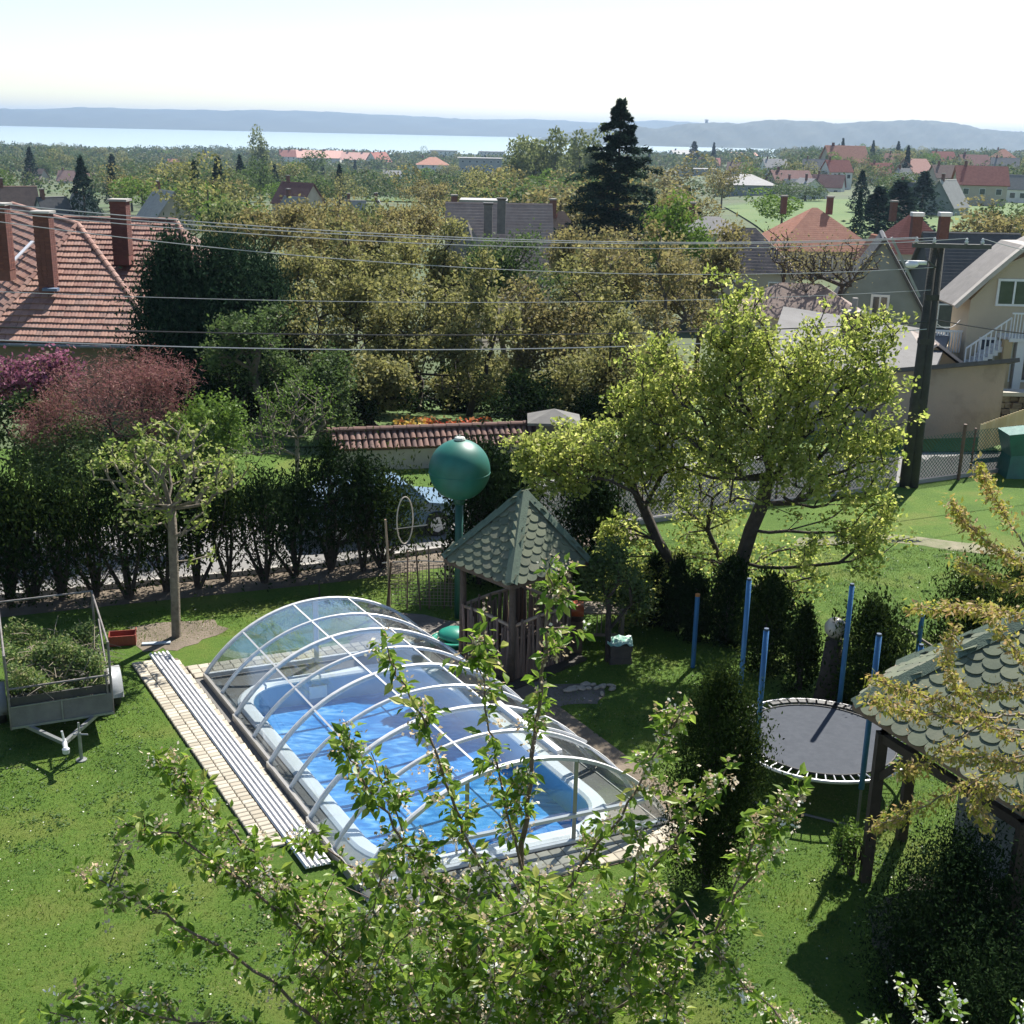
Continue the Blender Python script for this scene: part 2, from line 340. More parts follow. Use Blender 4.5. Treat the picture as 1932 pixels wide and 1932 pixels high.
# far sheet under everything (sides and behind), lake, hills
mb = MB(); mb.add([(-9500, -90, -41), (9500, -90, -41), (9500, 12500, -41), (-9500, 12500, -41)], [(0, 1, 2, 3)])
tag(mb.build('ground', FIELD), None, None, None, 'structure')
mb = MB(); mb.add([(-2200, -90, -.6), (-70.0, -90, -.6), (-70, 38, -.6), (-2200, 38, -.6), (70, -90, -.6), (2200, -90, -.6), (2200, 38, -.6), (70, 38, -.6), (-70, -90, -.6), (70, -90, -.6), (70, -29.9, -.6), (-70, -29.9, -.6)], [(0, 1, 2, 3), (4, 5, 6, 7), (8, 9, 10, 11)])
tag(mb.build('ground', FIELD), None, None, None, 'structure')
m, N, L, b = nt('lake_water'); b.inputs['Base Color'].default_value = (.33, .40, .40, 1); b.inputs['Roughness'].default_value = .35; b.inputs['Specular IOR Level'].default_value = .25
tc = N.new('ShaderNodeTexCoord'); no = N.new('ShaderNodeTexNoise'); no.inputs['Scale'].default_value = .05; no.inputs['Detail'].default_value = 8
L.new(tc.outputs['Object'], no.inputs['Vector']); bp = N.new('ShaderNodeBump'); bp.inputs['Strength'].default_value = .35; bp.inputs['Distance'].default_value = 1.5; L.new(no.outputs['Fac'], bp.inputs['Height']); L.new(bp.outputs[0], b.inputs['Normal'])
LAKE = m
mb = MB(); mb.add([(-9500, 1500, -36), (9500, 1500, -36), (9500, 9500, -36), (-9500, 9500, -36)], [(0, 1, 2, 3)])
tag(mb.build('lake', LAKE), 'pale blue lake stretching to the far shore', None, None, 'structure')
HILLM = mat('wooded_hills', (.018, .03, .026), (.04, .05, .035), .004, .95, .0, c3=(.03, .04, .03), detail=10)
HILLM2 = mat('wooded_headland', (.014, .026, .018), (.04, .048, .03), .012, .95, .0, c3=(.025, .035, .022), detail=10)
def hills(name, label, prof, Ysh, Yr, Yb, m, rough):
    """prof: (x_view, y_view) of the skyline; built as real slopes between shore Ysh and ridge Yr."""
    xs_ = np.linspace(prof[0][0], prof[-1][0], 240); yv = np.interp(xs_, [p[0] for p in prof], [p[1] for p in prof])
    rows = 18; V = []; n = len(xs_)
    for i, (x, y) in enumerate(zip(xs_, yv)):
        top = AY(x, y, Yr); foot = AY(x, y, Ysh); bx = AY(x, y, Yb)
        for k in range(rows):
            s = k / (rows - 1)
            if s < .75: q = s / .75; X = foot.x + (top.x - foot.x) * q; Y = Ysh + (Yr - Ysh) * q; Z = -37 + (top.z + 37) * math.sin(q * math.pi / 2) ** 1.15
            else: q = (s - .75) / .25; X = top.x + (bx.x - top.x) * q; Y = Yr + (Yb - Yr) * q; Z = top.z + (-37 - top.z) * q
            w = math.sin(min(s / .75, 1) * math.pi) * rough
            Z += w * (math.sin(i * .35 + k * .7) + .8 * math.sin(i * .9 - k * 1.3) + .6 * math.sin(i * 1.7 + k * 2.1)) + (rough * .12 * (random.random() - .5) if k > 3 else 0)
            V.append((X, Y, Z))
    mb = MB(); mb.add(V, [(i * rows + k, (i + 1) * rows + k, (i + 1) * rows + k + 1, i * rows + k + 1) for i in range(n - 1) for k in range(rows - 1)])
    tag(mb.build(name, m, smooth=True), label, None, None, 'structure')
hills('hills', 'long low blue hills beyond the lake', [(-500, 212), (-120, 208), (0, 205), (80, 206), (150, 203), (300, 206), (420, 209), (480, 207), (600, 211), (720, 216), (800, 221), (870, 225), (1000, 225), (1080, 229), (1120, 231), (1250, 228), (1320, 232), (1500, 236), (1932, 250), (2400, 262)], 6300, 8200, 9300, HILLM, 7)
hills('hills', 'darker wooded headland reaching into the lake', [(1010, 264), (1040, 258), (1090, 246), (1140, 240), (1180, 236), (1210, 239), (1240, 243), (1290, 234), (1340, 231), (1390, 233), (1430, 228), (1480, 226), (1540, 229), (1580, 233), (1640, 229), (1700, 227), (1760, 227), (1800, 232), (1850, 242), (1900, 248), (1990, 250), (2200, 262)], 3900, 4500, 5200, HILLM2, 5)
tp = AY(1333, 231, 4490); mb = MB(); mb.lathe([(5, -8), (5, 6), (6.5, 6.5), (6.5, 9), (2, 11)], (0, 0, 0), 8); o = mb.build('lookout_tower', mat('tower_stone', (.25, .23, .2)), loc=None); o.location = tp
tag(o, 'tiny lookout tower on the ridge of the headland', 'tower')
# haze: one closed box of even air
m = bpy.data.materials.new('haze_air'); m.use_nodes = True; N = m.node_tree.nodes; N.clear(); out = N.new('ShaderNodeOutputMaterial'); pv = N.new('ShaderNodeVolumePrincipled')
pv.inputs['Color'].default_value = (.40, .55, .76, 1); pv.inputs['Density'].default_value = HAZE; pv.inputs['Anisotropy'].default_value = .25; m.node_tree.links.new(pv.outputs[0], out.inputs['Volume'])
mb = MB(); mb.box((0, 6200, 24), (19400, 12760, 132)); tag(mb.build('haze', m), None, None, None, 'stuff')
# pale green meadow far right, with a lighter track
def draped(name, pts, m, label, dz=.06, kind='structure', nsub=14):
    P = [Vector((p[0], p[1], 0)) for p in pts]; cen = sum(P, Vector()) / len(P); mb = MB(); V = [(cen.x, cen.y, ZT(cen.x, cen.y) + dz)]; k = len(P) * 6
    for r in range(1, nsub + 1):
        for i in range(k):
            a = P[i // 6]; b_ = P[(i // 6 + 1) % len(P)]; p = a.lerp(b_, (i % 6) / 6); q = cen.lerp(p, r / nsub); V.append((q.x, q.y, ZT(q.x, q.y) + dz))
    F = [(0, 1 + i, 1 + (i + 1) % k) for i in range(k)] + [(1 + (r - 1) * k + i, 1 + r * k + i, 1 + r * k + (i + 1) % k, 1 + (r - 1) * k + (i + 1) % k) for r in range(1, nsub) for i in range(k)]
    mb.add(V, F); return tag(mb.build(name, m, smooth=True), label, None, None, kind)
draped('field', [(32, 150), (86, 150), (112, 230), (150, 330), (70, 345), (48, 300)], MEADOW, 'bright green meadow in front of the white house', .25)
draped('field', [(-45, 330), (-24, 330), (-20, 400), (-42, 410)], MEADOW, 'small green field among the far gardens', .3)
# ---------------------------------------------------------------- street behind the hedge
hl = [G(-500, 1195), G(0, 1128), G(620, 1066), G(1180, 990), G(1715, 912), G(2300, 830)]
hl = [Vector((p.x, p.y, 0)) for p in hl]
def off(line, d):
    out = []
    for i, p in enumerate(line):
        t = (line[min(i + 1, len(line) - 1)] - line[max(i - 1, 0)]).normalized(); out.append(p + Vector((-t.y, t.x, 0)) * d)
    return out
def ribbon(name, line, w0, w1, z, m, kind='structure', label=None):
    a = off(line, w0); b_ = off(line, w1); mb = MB()
    for i in range(len(line) - 1): mb.add([a[i] + Vector((0, 0, z)), a[i + 1] + Vector((0, 0, z)), b_[i + 1] + Vector((0, 0, z)), b_[i] + Vector((0, 0, z))], [(0, 1, 2, 3)])
    return tag(mb.build(name, m), label, None, None, kind)
ribbon('verge', hl[:4], -1.2, -.15, .004, SOIL, label='bare soil strip under the hedge')
ribbon('road', hl, 0, 4.6, .008, ROADM, label='pale asphalt street behind the garden hedge')
mb = MB(); kb = off(hl, -.02); kc = off(hl, -.16)
for i in range(len(hl) - 1): mb.bar((kb[i] + kc[i]) / 2 + Vector((0, 0, .05)), (kb[i + 1] + kc[i + 1]) / 2 + Vector((0, 0, .05)), .13, .14)
tag(mb.build('kerb', CONC), None, None, None, 'structure')
# bare patches, one darkened for shade, and the worn path in the right-hand lawn
def patch(pts, z, m, name='path', label=None, jit=.06):
    mb = MB(); P = []
    for i in range(len(pts)):
        a = Vector(pts[i]); b_ = Vector(pts[(i + 1) % len(pts)])
        for k in range(5): P.append(a.lerp(b_, k / 5) + Vector((random.gauss(0, jit), random.gauss(0, jit), 0)))
    P = [Vector((p.x, p.y, z)) for p in P]; mb.add(P, [tuple(range(len(P)))]); return tag(mb.build(name, m), label, None, None, 'structure')
PATHM = mat('worn_path', (.22, .19, .13), (.10, .12, .045), 2.4, .95, .5, 20)
patch([G(1500, 1016), G(1700, 1008), G(1932, 1040), G(1932, 1056), G(1700, 1024), G(1500, 1030)], .005, PATHM, label='narrow worn path across the right lawn', jit=.05)
patch([G(235, 1185), G(400, 1165), G(430, 1195), G(330, 1225), G(270, 1230)], .006, SOIL, 'soil', 'bare soil round the young tree')
patch([G(655, 1215), G(730, 1150), G(900, 1180), G(1040, 1290), G(1150, 1290), G(1120, 1330), G(1000, 1330), G(900, 1290), G(760, 1230)], .006, mat('grey_dirt', (.17, .15, .13), (.10, .09, .08), 3, .95, .6, 30), 'soil', 'grey trodden ground beside the pavilion')
patch([G(1640, 1720), G(1720, 1650), G(1932, 1700), G(2100, 1932), G(1800, 2100), G(1680, 1900)], .005, mat('dirt_shade_toned', (.085, .07, .05), (.05, .055, .03), 3, .95, .6, 30), 'soil', 'trodden earth under the right shelter, darkened in colour for its shade')  # earth colour darkened to deepen the shelter's shadow
# ---------------------------------------------------------------- grass blades (stuff)
n = 330000; gx = rng.uniform(-13, 17, n); gy = rng.uniform(8, 30, n)
keep = np.abs(gx) < gy * .46 + .8
def in_par(x, y, s0, s1, t0, t1):
    A_ = np.array([[sv.x, tv.x], [sv.y, tv.y]]); q = np.linalg.solve(A_, np.stack([x - EN.x, y - EN.y])); return (q[0] > s0) & (q[0] < s1) & (q[1] > t0) & (q[1] < t1)
keep &= ~in_par(gx, gy, -.98, EW + .7, -1.0, EL + 2.0)
gl = np.interp(gx, [p.x for p in hl], [p.y for p in hl]); keep &= gy < gl - 1.9
gx, gy = gx[keep], gy[keep]; n = len(gx); P = np.stack([gx, gy, np.zeros(n)], 1); a = rng.uniform(0, 6.28, n); h = rng.uniform(.015, .036, n) * (1 + .9 * np.clip(np.sin(gx * 1.3 + np.sin(gy * 2.1)) * np.cos(gy * 1.9 + np.sin(gx * 1.7)), 0, 1)); w = .007
V = np.empty((n, 3, 3)); dx = np.cos(a) * w; dy = np.sin(a) * w
V[:, 0] = P + np.stack([-dx, -dy, 0 * a], 1); V[:, 1] = P + np.stack([dx, dy, 0 * a], 1); V[:, 2] = P + np.stack([rng.normal(0, .014, n), rng.normal(0, .014, n), h], 1)
GRASSL = leafmat('grass_blade', [(.045, .105, .010), (.085, .16, .016), (.15, .20, .03), (.27, .26, .09)], .4, .5, .02)
o = np_obj('grass', V.reshape(-1, 3), 3, GRASSL, attr=np.clip(rng.normal(.42, .22, n), 0, 1), kind='stuff'); tag(o, 'short grass blades of the lawn')
# daisies
n = 900; k = rng.choice(len(gx), n); P = np.stack([gx[k], gy[k], np.full(n, .03)], 1)
o = np_obj('daisies', leaves(P, .024, 3, 1.0), 4, leafmat('daisy_white', [(.6, .6, .5), (.7, .7, .62)], .2), attr=rng.uniform(0, 1, n), kind='stuff'); tag(o, 'tiny white daisies scattered in the lawn')
# clover and weed tufts, dry straw
CLOV = leafmat('clover', [(.035, .09, .016), (.06, .13, .022), (.10, .17, .03)], .5); STRAW = leafmat('dry_straw', [(.22, .19, .08), (.32, .28, .14)], .3)
for nm, lab, nn, q, sz_, m_ in (('weeds', 'clover and broad-leaved weed tufts in the lawn', 2600, 16, .045, CLOV), ('straw', 'dry straw coloured tufts in the lawn', 1500, 14, .04, STRAW)):
    k = rng.choice(len(gx), nn); keep_ = (np.sin(gx[k] * .9 + 1) * np.cos(gy[k] * .7) > -.2) if nm == 'weeds' else (np.sin(gx[k] * .8) * np.cos(gy[k] * 1.1 + 2) > 0); k = k[keep_]
    P = np.repeat(np.stack([gx[k], gy[k], np.full(len(k), .018)], 1), q, 0) + rng.normal(0, 1, (len(k) * q, 3)) * [.07, .07, .006]; o = np_obj(nm, leaves(P, sz_, 1.2, .6 if nm == 'weeds' else .12), 4, m_, attr=rng.uniform(0, 1, len(P)), kind='stuff'); tag(o, lab)
# ================================================================ SWIMMING POOL
pool = empty('swimming_pool', E((PS0 + PS1) / 2, (PT0 + PT1) / 2, 0), 'long blue swimming pool with rounded corners under the arched glass roof', 'pool')
POOLB = mat('pool_shell', (.22, .44, .62), (.18, .40, .58), 1, .3, spec=.5)
RIM = mat('pool_rim', (.80, .81, .80), (.74, .75, .75), 2, .3)
ring = lambda o_, z: [E(s_, t_, z) for s_, t_ in pool_outline(o_)]
def loft(mb, a, b_):
    k = len(a); mb.add(a + b_, [(i, (i + 1) % k, k + (i + 1) % k, k + i) for i in range(k)])
mb = MB(); loft(mb, ring(0, .02), ring(-.04, -1.4)); mb.add(ring(-.04, -1.4), [tuple(range(36))]); mb.build('basin', POOLB, pool, smooth=False)
mb = MB(); pr = [(0, -.02), (0, .05), (.05, .085), (.22, .085), (.27, .05), (.27, .0)]
for (o1, z1), (o2, z2) in zip(pr, pr[1:]): loft(mb, ring(o1, z1), ring(o2, z2))
mb.build('rim', RIM, pool, smooth=True)
m, N, L, b = nt('pool_water'); b.inputs['Roughness'].default_value = .06; b.inputs['Specular IOR Level'].default_value = .5
tc = N.new('ShaderNodeTexCoord'); mp = N.new('ShaderNodeMapping'); mp.inputs['Rotation'].default_value = (0, 0, .4); mp.inputs['Scale'].default_value = (1.3, 3.4, 1); L.new(tc.outputs['Object'], mp.inputs[0])
n1 = N.new('ShaderNodeTexNoise'); n1.inputs['Scale'].default_value = 1.7; n1.inputs['Detail'].default_value = 5; n1.inputs['Distortion'].default_value = 1.1; L.new(mp.outputs[0], n1.inputs['Vector'])
cr = N.new('ShaderNodeValToRGB'); e = cr.color_ramp.elements; e[0].position = .38; e[0].color = (.035, .20, .52, 1); e[1].position = .74; e[1].color = (.32, .58, .85, 1); k = e.new(.55); k.color = (.08, .32, .68, 1)  # pale streaks in the colour stand for light on the ripples
L.new(n1.outputs['Fac'], cr.inputs[0]); L.new(cr.outputs[0], b.inputs['Base Color'])
bp = N.new('ShaderNodeBump'); bp.inputs['Strength'].default_value = .5; bp.inputs['Distance'].default_value = .05; L.new(n1.outputs['Fac'], bp.inputs['Height']); L.new(bp.outputs[0], b.inputs['Normal'])
mb = MB(); mb.add(ring(-.005, -.42), [tuple(range(36))]); mb.build('water', m, pool)
mb = MB(); c = E(2.35, .42, 0); 
for q in (-.22, .22):
    p0 = E(1.05 + .3 * q, PT0 + .5, 0)
    mb.tube([E(1.3 + q, PT0 - .12, .1), E(1.3 + q, PT0 - .1, .42), E(1.3 + q, PT0 + .1, .52), E(1.3 + q, PT0 + .3, .3), E(1.3 + q, PT0 + .34, -.8)], .02, 8)
mb.build('ladder', mat('steel', (.6, .6, .6), (.5, .5, .5), 5, .2, metal=.9), pool, smooth=True)
mb = MB(); mb.box((0, 0, 0), (.3, .02, .26)); 
mb2 = MB(); mb2.M = Matrix.Translation(E(2.0, PT1 - .03, -.2)) @ Matrix.Rotation(math.atan2(sv.y, sv.x), 4, 'Z'); mb2.box((0, 0, 0), (.34, .03, .24)); mb2.build('skimmer', RIM, pool)
# deck inside the enclosure: slab ring + individual paving stones around
deckM = mat('deck_concrete', (.17, .16, .145), (.12, .112, .10), 1.5, .85, .3, 25)
po = pool_outline(.2); P0 = []; 
for s_, t_ in po:
    ds, dt = s_ - (PS0 + PS1) / 2, t_ - (PT0 + PT1) / 2
    f = min(((EW + .05 if ds > 0 else -.02) - (PS0 + PS1) / 2) / ds if abs(ds) > 1e-6 else 1e9, ((EL + .05 if dt > 0 else -.1) - (PT0 + PT1) / 2) / dt if abs(dt) > 1e-6 else 1e9); P0.append(((PS0 + PS1) / 2 + ds * f, (PT0 + PT1) / 2 + dt * f))
cs = [(EW + .05, EL + .05), (-.02, EL + .05), (-.02, -.1), (EW + .05, -.1)]
mb = MB(); kk = len(po); c0 = ((PS0 + PS1) / 2, (PT0 + PT1) / 2); an = [math.atan2(p[1] - c0[1], p[0] - c0[0]) for p in P0]
for i in range(kk):
    j = (i + 1) % kk; mid = [po[i], P0[i]]
    for c in cs:
        ac = math.atan2(c[1] - c0[1], c[0] - c0[0]); d1 = (ac - an[i]) % (2 * math.pi); d2 = (an[j] - an[i]) % (2 * math.pi)
        if 0 < d1 < d2 < 3: mid.append(c)
    mid += [P0[j], po[j]]; mb.add([E(q[0], q[1], .03) for q in mid], [tuple(range(len(mid)))])
tag(mb.build('pool_deck', deckM), 'grey deck around the pool inside the glass roof', None, None, 'structure')
STONE = perobj('paving_stone', [(.30, .265, .20), (.37, .33, .26), (.46, .42, .33), (.25, .22, .17)], .85, 9, .3, .25)
bed = MB()
def quad_st(s0, s1, t0, t1, z): bed.add([E(s0, t0, z), E(s1, t0, z), E(s1, t1, z), E(s0, t1, z)], [(0, 1, 2, 3)])
quad_st(-.89, -.02, 1.45, EL + 1.2, .012); quad_st(-.02, EW + .7, EL + .05, EL + .75, .012); quad_st(-.02, EW + .7, -.7, -.1, .012); quad_st(EW + .05, EW + .7, -.1, EL + .05, .012)
paving = tag(bed.build('paving', SOIL), 'paving strips of pale stones around the pool', None, None, 'structure')
Mr = Matrix(((sv.x, tv.x, 0, 0), (sv.y, tv.y, 0, 0), (0, 0, 1, 0), (0, 0, 0, 1)))
def stone_mesh(ls, lt):
    mb = MB(); x, y, b_, h = ls / 2 - .006, lt / 2 - .006, .012, .04
    mb.add([(-x, -y, 0), (x, -y, 0), (x, y, 0), (-x, y, 0), (-x, -y, h - .008), (x, -y, h - .008), (x, y, h - .008), (-x, y, h - .008), (-x + b_, -y + b_, h), (x - b_, -y + b_, h), (x - b_, y - b_, h), (-x + b_, y - b_, h)],
           [(0, 1, 5, 4), (1, 2, 6, 5), (2, 3, 7, 6), (3, 0, 4, 7), (4, 5, 9, 8), (5, 6, 10, 9), (6, 7, 11, 10), (7, 4, 8, 11), (8, 9, 10, 11)]); return mb.mesh('paving_stone', STONE)
st_me = stone_mesh(.188, .12); st_me2 = stone_mesh(.2, .2); spots = []
t = 1.5; r = 0
while t < EL + 1.15:
    for s in (-.79, -.60): spots.append((s, t, st_me))
    t += .12; r += 1
t = 1.5
while t < EL + 1.1: spots.append((-.12, t, 'row')); t += .24
for a_ in range(28):
    for b_ in range(3): spots.append((.1 + a_ * .2, EL + .17 + b_ * .2, st_me2))
for a_ in range(27):
    for b_ in range(3): spots.append((.05 + a_ * .2, -.58 + b_ * .2, st_me2))
rest = MB(); cnt = 0
rowm = stone_mesh(.18, .24)
for s, t, me in spots:
    if me is None: continue
    if me == 'row': me = rowm
    hid = (t < 0 and s < 2.9)
    M = Matrix.Translation(E(s + random.gauss(0, .002), t, .014 + random.uniform(0, .004))) @ Mr
    if cnt < 298: piece('paving_stone', me, paving, M); cnt += 1
    else:
        rest.M = M; rest.add([v.co for v in me.vertices], [tuple(p.vertices) for p in me.polygons])
rest.M = None; rest.build('paving_stone', STONE, paving, kind='stuff')
# guide rails on the left
rails = empty('guide_rails', E(-.3, EL + 1, .0), 'bundle of pale parallel slide rails along the left side of the pool roof', 'rail')
for i in range(5):
    mb = MB(); s = -.46 + i * .078; mb.bar(E(s, .7, .075), E(s, EL + 1.45, .075), .034, .03); mb.bar(E(s, .7, .056), E(s, EL + 1.45, .056), .068, .012); mb.build('rail', ALUW, rails)
# ================================================================ GLASS ROOF
enc = empty('pool_enclosure', E(0, 0, 0), 'arched sliding pool roof of clear panels in white aluminium frames', 'pool enclosure')
def arcfun(k):                                                  # section k: 0 near .. 3 far
    ins = .055 * k; W = EW - 2 * ins; hgt = 1.52 - .06 * k; R0 = ((W / 2) ** 2 + (hgt - .12) ** 2) / (2 * (hgt - .12)); zc = hgt - R0; a0 = math.asin(W / 2 / R0)
    def f(u, t, d=0.0): a = -a0 + 2 * a0 * u; return E(EW / 2 + (R0 + d) * math.sin(a), t, zc + (R0 + d) * math.cos(a))
    return f, ins, W
bay = EL / 8; US = [0, .2, .4, .6, .8, 1.0]
for k in range(4):
    f, ins, W = arcfun(k); t0 = 2 * k * bay; ts = [t0, t0 + bay, t0 + 2 * bay]
    for q, t in enumerate(ts):
        wide = .07 if q != 1 else .045
        if q == 2 and k < 3: t -= .02
        if q == 0 and k > 0: t += .06
        mb = MB(); n = 30
        vs = []
        for i in range(n + 1):
            u = i / n
            for (d, dt) in ((-.03, -wide / 2), (.022, -wide / 2), (.03, 0), (.022, wide / 2), (-.03, wide / 2)): vs.append(f(u, t + dt, d))
        mb.add(vs, [(i * 5 + j, i * 5 + (j + 1) % 5, (i + 1) * 5 + (j + 1) % 5, (i + 1) * 5 + j) for i in range(n) for j in range(5)])
        mb.build('arch', ALUW, enc)
    for u in US[1:-1]:
        if k == 0 and u == .6:
            pass
        mb = MB(); mb.bar(f(u, t0, .004), f(u, t0 + 2 * bay, .004), .03, .022, upv=tuple((f(u, t0, 1) - f(u, t0, 0)))); mb.build('rail', ALUW, enc)
    for side in (0, 1):
        s = ins if side == 0 else EW - ins; sg = -1 if side == 0 else 1
        mb = MB(); mb.bar(E(s + sg * .02, t0, .07), E(s + sg * .02, t0 + 2 * bay, .07), .05, .17); mb.bar(E(s - sg * .05, t0, .03), E(s - sg * .05, t0 + 2 * bay, .03), .1, .03)
        mb.build('base_rail', mat('grey_aluminium', (.36, .34, .31), (.30, .29, .27), 6, .4, metal=.5), enc)
    for bq in range(2):
        for i in range(5):
            mb = MB(); ta = t0 + bq * bay + .03; tb = ta + bay - .06; m_ = 5
            top = [f(US[i] + (US[i + 1] - US[i]) * j / m_, ta, 0) for j in range(m_ + 1)]; bot = [f(US[i] + (US[i + 1] - US[i]) * j / m_, tb, 0) for j in range(m_ + 1)]
            mb.add(top + bot, [(j, j + 1, m_ + 2 + j, m_ + 1 + j) for j in range(m_)]); mb.build('glass_panel', CLEAR, enc, smooth=True)
f0, _, _ = arcfun(0); f3, i3, _ = arcfun(3)
mb = MB(); mb.bar(f0(.605, .1, .05), f0(.605, 2 * bay, .05), .09, .05); mb.tube([f0(.61 + .01 * i, .05 + bay, .05) for i in range(19)], .022, 6); mb.build('door_frame', ALUW, enc)
def hz(f, u): return f(u, 0).z
def uS(f, s):
    lo, hi = 0, 1
    for _ in range(30):
        mdl = (lo + hi) / 2; p = f(mdl, 0) - EN; A_ = np.array([[sv.x, tv.x], [sv.y, tv.y]]); q = np.linalg.solve(A_, [p.x, p.y])[0]
        if q < s: lo = mdl
        else: hi = mdl
    return lo
for s in (1.55, 3.22):
    mb = MB(); mb.bar(E(s, 0, .06), E(s, 0, hz(f0, uS(f0, s))), .06, .06); mb.build('post', mat('grey_aluminium', (.3, .3, .3)), enc)
for z, s0, s1, w in ((.08, .02, EW - .02, .05), (.5, .42, EW - .42, .05)):
    mb = MB(); mb.bar(E(s0, -.03, z), E(s1, -.03, z), .06, w); mb.build('crossbar', ALUW, enc)
for a_, b_ in ((.05, 1.5), (1.6, 3.17), (3.27, EW - .05)):
    n = 12; top = []; 
    for i in range(n + 1):
        s = a_ + (b_ - a_) * i / n; top.append(E(s, 0, max(.1, hz(f0, uS(f0, s)) - .03)))
    mb = MB(); mb.add([E(a_, 0, .1)] + top + [E(b_, 0, .1)], [tuple(range(n + 3))]); mb.build('glass_panel', CLEAR, enc)
mb = MB(); s = EW / 2 - .1; mb.bar(E(s, EL, .06), E(s, EL, hz(f3, uS(f3, s))), .09, .09); mb.build('post', ALU, enc)
mb = MB(); mb.bar(E(i3, EL, .1), E(EW - i3, EL, .1), .06, .08); mb.build('crossbar', ALUW, enc)
n = 24; mb = MB(); mb.add([E(i3 + .02, EL, .1)] + [f3(i / n, EL, -.03) for i in range(n + 1)] + [E(EW - i3 - .02, EL, .1)], [tuple(range(n + 3))]); mb.build('glass_panel', CLEAR, enc)
# ================================================================ HOUSES
ORANGE = roofmat('orange_tiles', (.46, .20, .12), (.34, .13, .075)); RED = roofmat('red_tiles', (.42, .13, .09), (.30, .085, .06)); MAROON = roofmat('maroon_tiles', (.20, .07, .055), (.14, .05, .045))
PINK = roofmat('pink_tiles', (.50, .28, .22), (.42, .2, .16)); GREYR = roofmat('grey_slate', (.22, .215, .21), (.16, .155, .155)); PALER = roofmat('pale_slate', (.36, .35, .34), (.28, .27, .26)); DARKR = roofmat('dark_slate', (.09, .09, .095), (.06, .06, .065)); BROWNR = roofmat('brown_tiles', (.26, .16, .12), (.18, .11, .085)); MOTTLE = roofmat('mottled_tiles', (.36, .25, .20), (.17, .13, .11))
WW = mat('white_wall', (.72, .70, .66), (.62, .60, .56), 1, .9); BW = mat('beige_wall', (.46, .40, .32), (.40, .34, .27), 1, .9); GW = mat('grey_wall', (.32, .33, .32), (.26, .27, .265), .7, .9, .2); YW = mat('ochre_wall', (.50, .37, .20), (.44, .32, .17), 1, .9); TW = mat('tan_wall', (.52, .43, .30), (.46, .38, .27), 1, .9)
BRICK = mat('chimney_brick', (.19, .08, .06), (.12, .055, .042), 7, .9, .5); PLA = mat('chimney_plaster', (.33, .30, .27), (.24, .22, .20), 3, .9)
HMAT = {}; HDD = {}
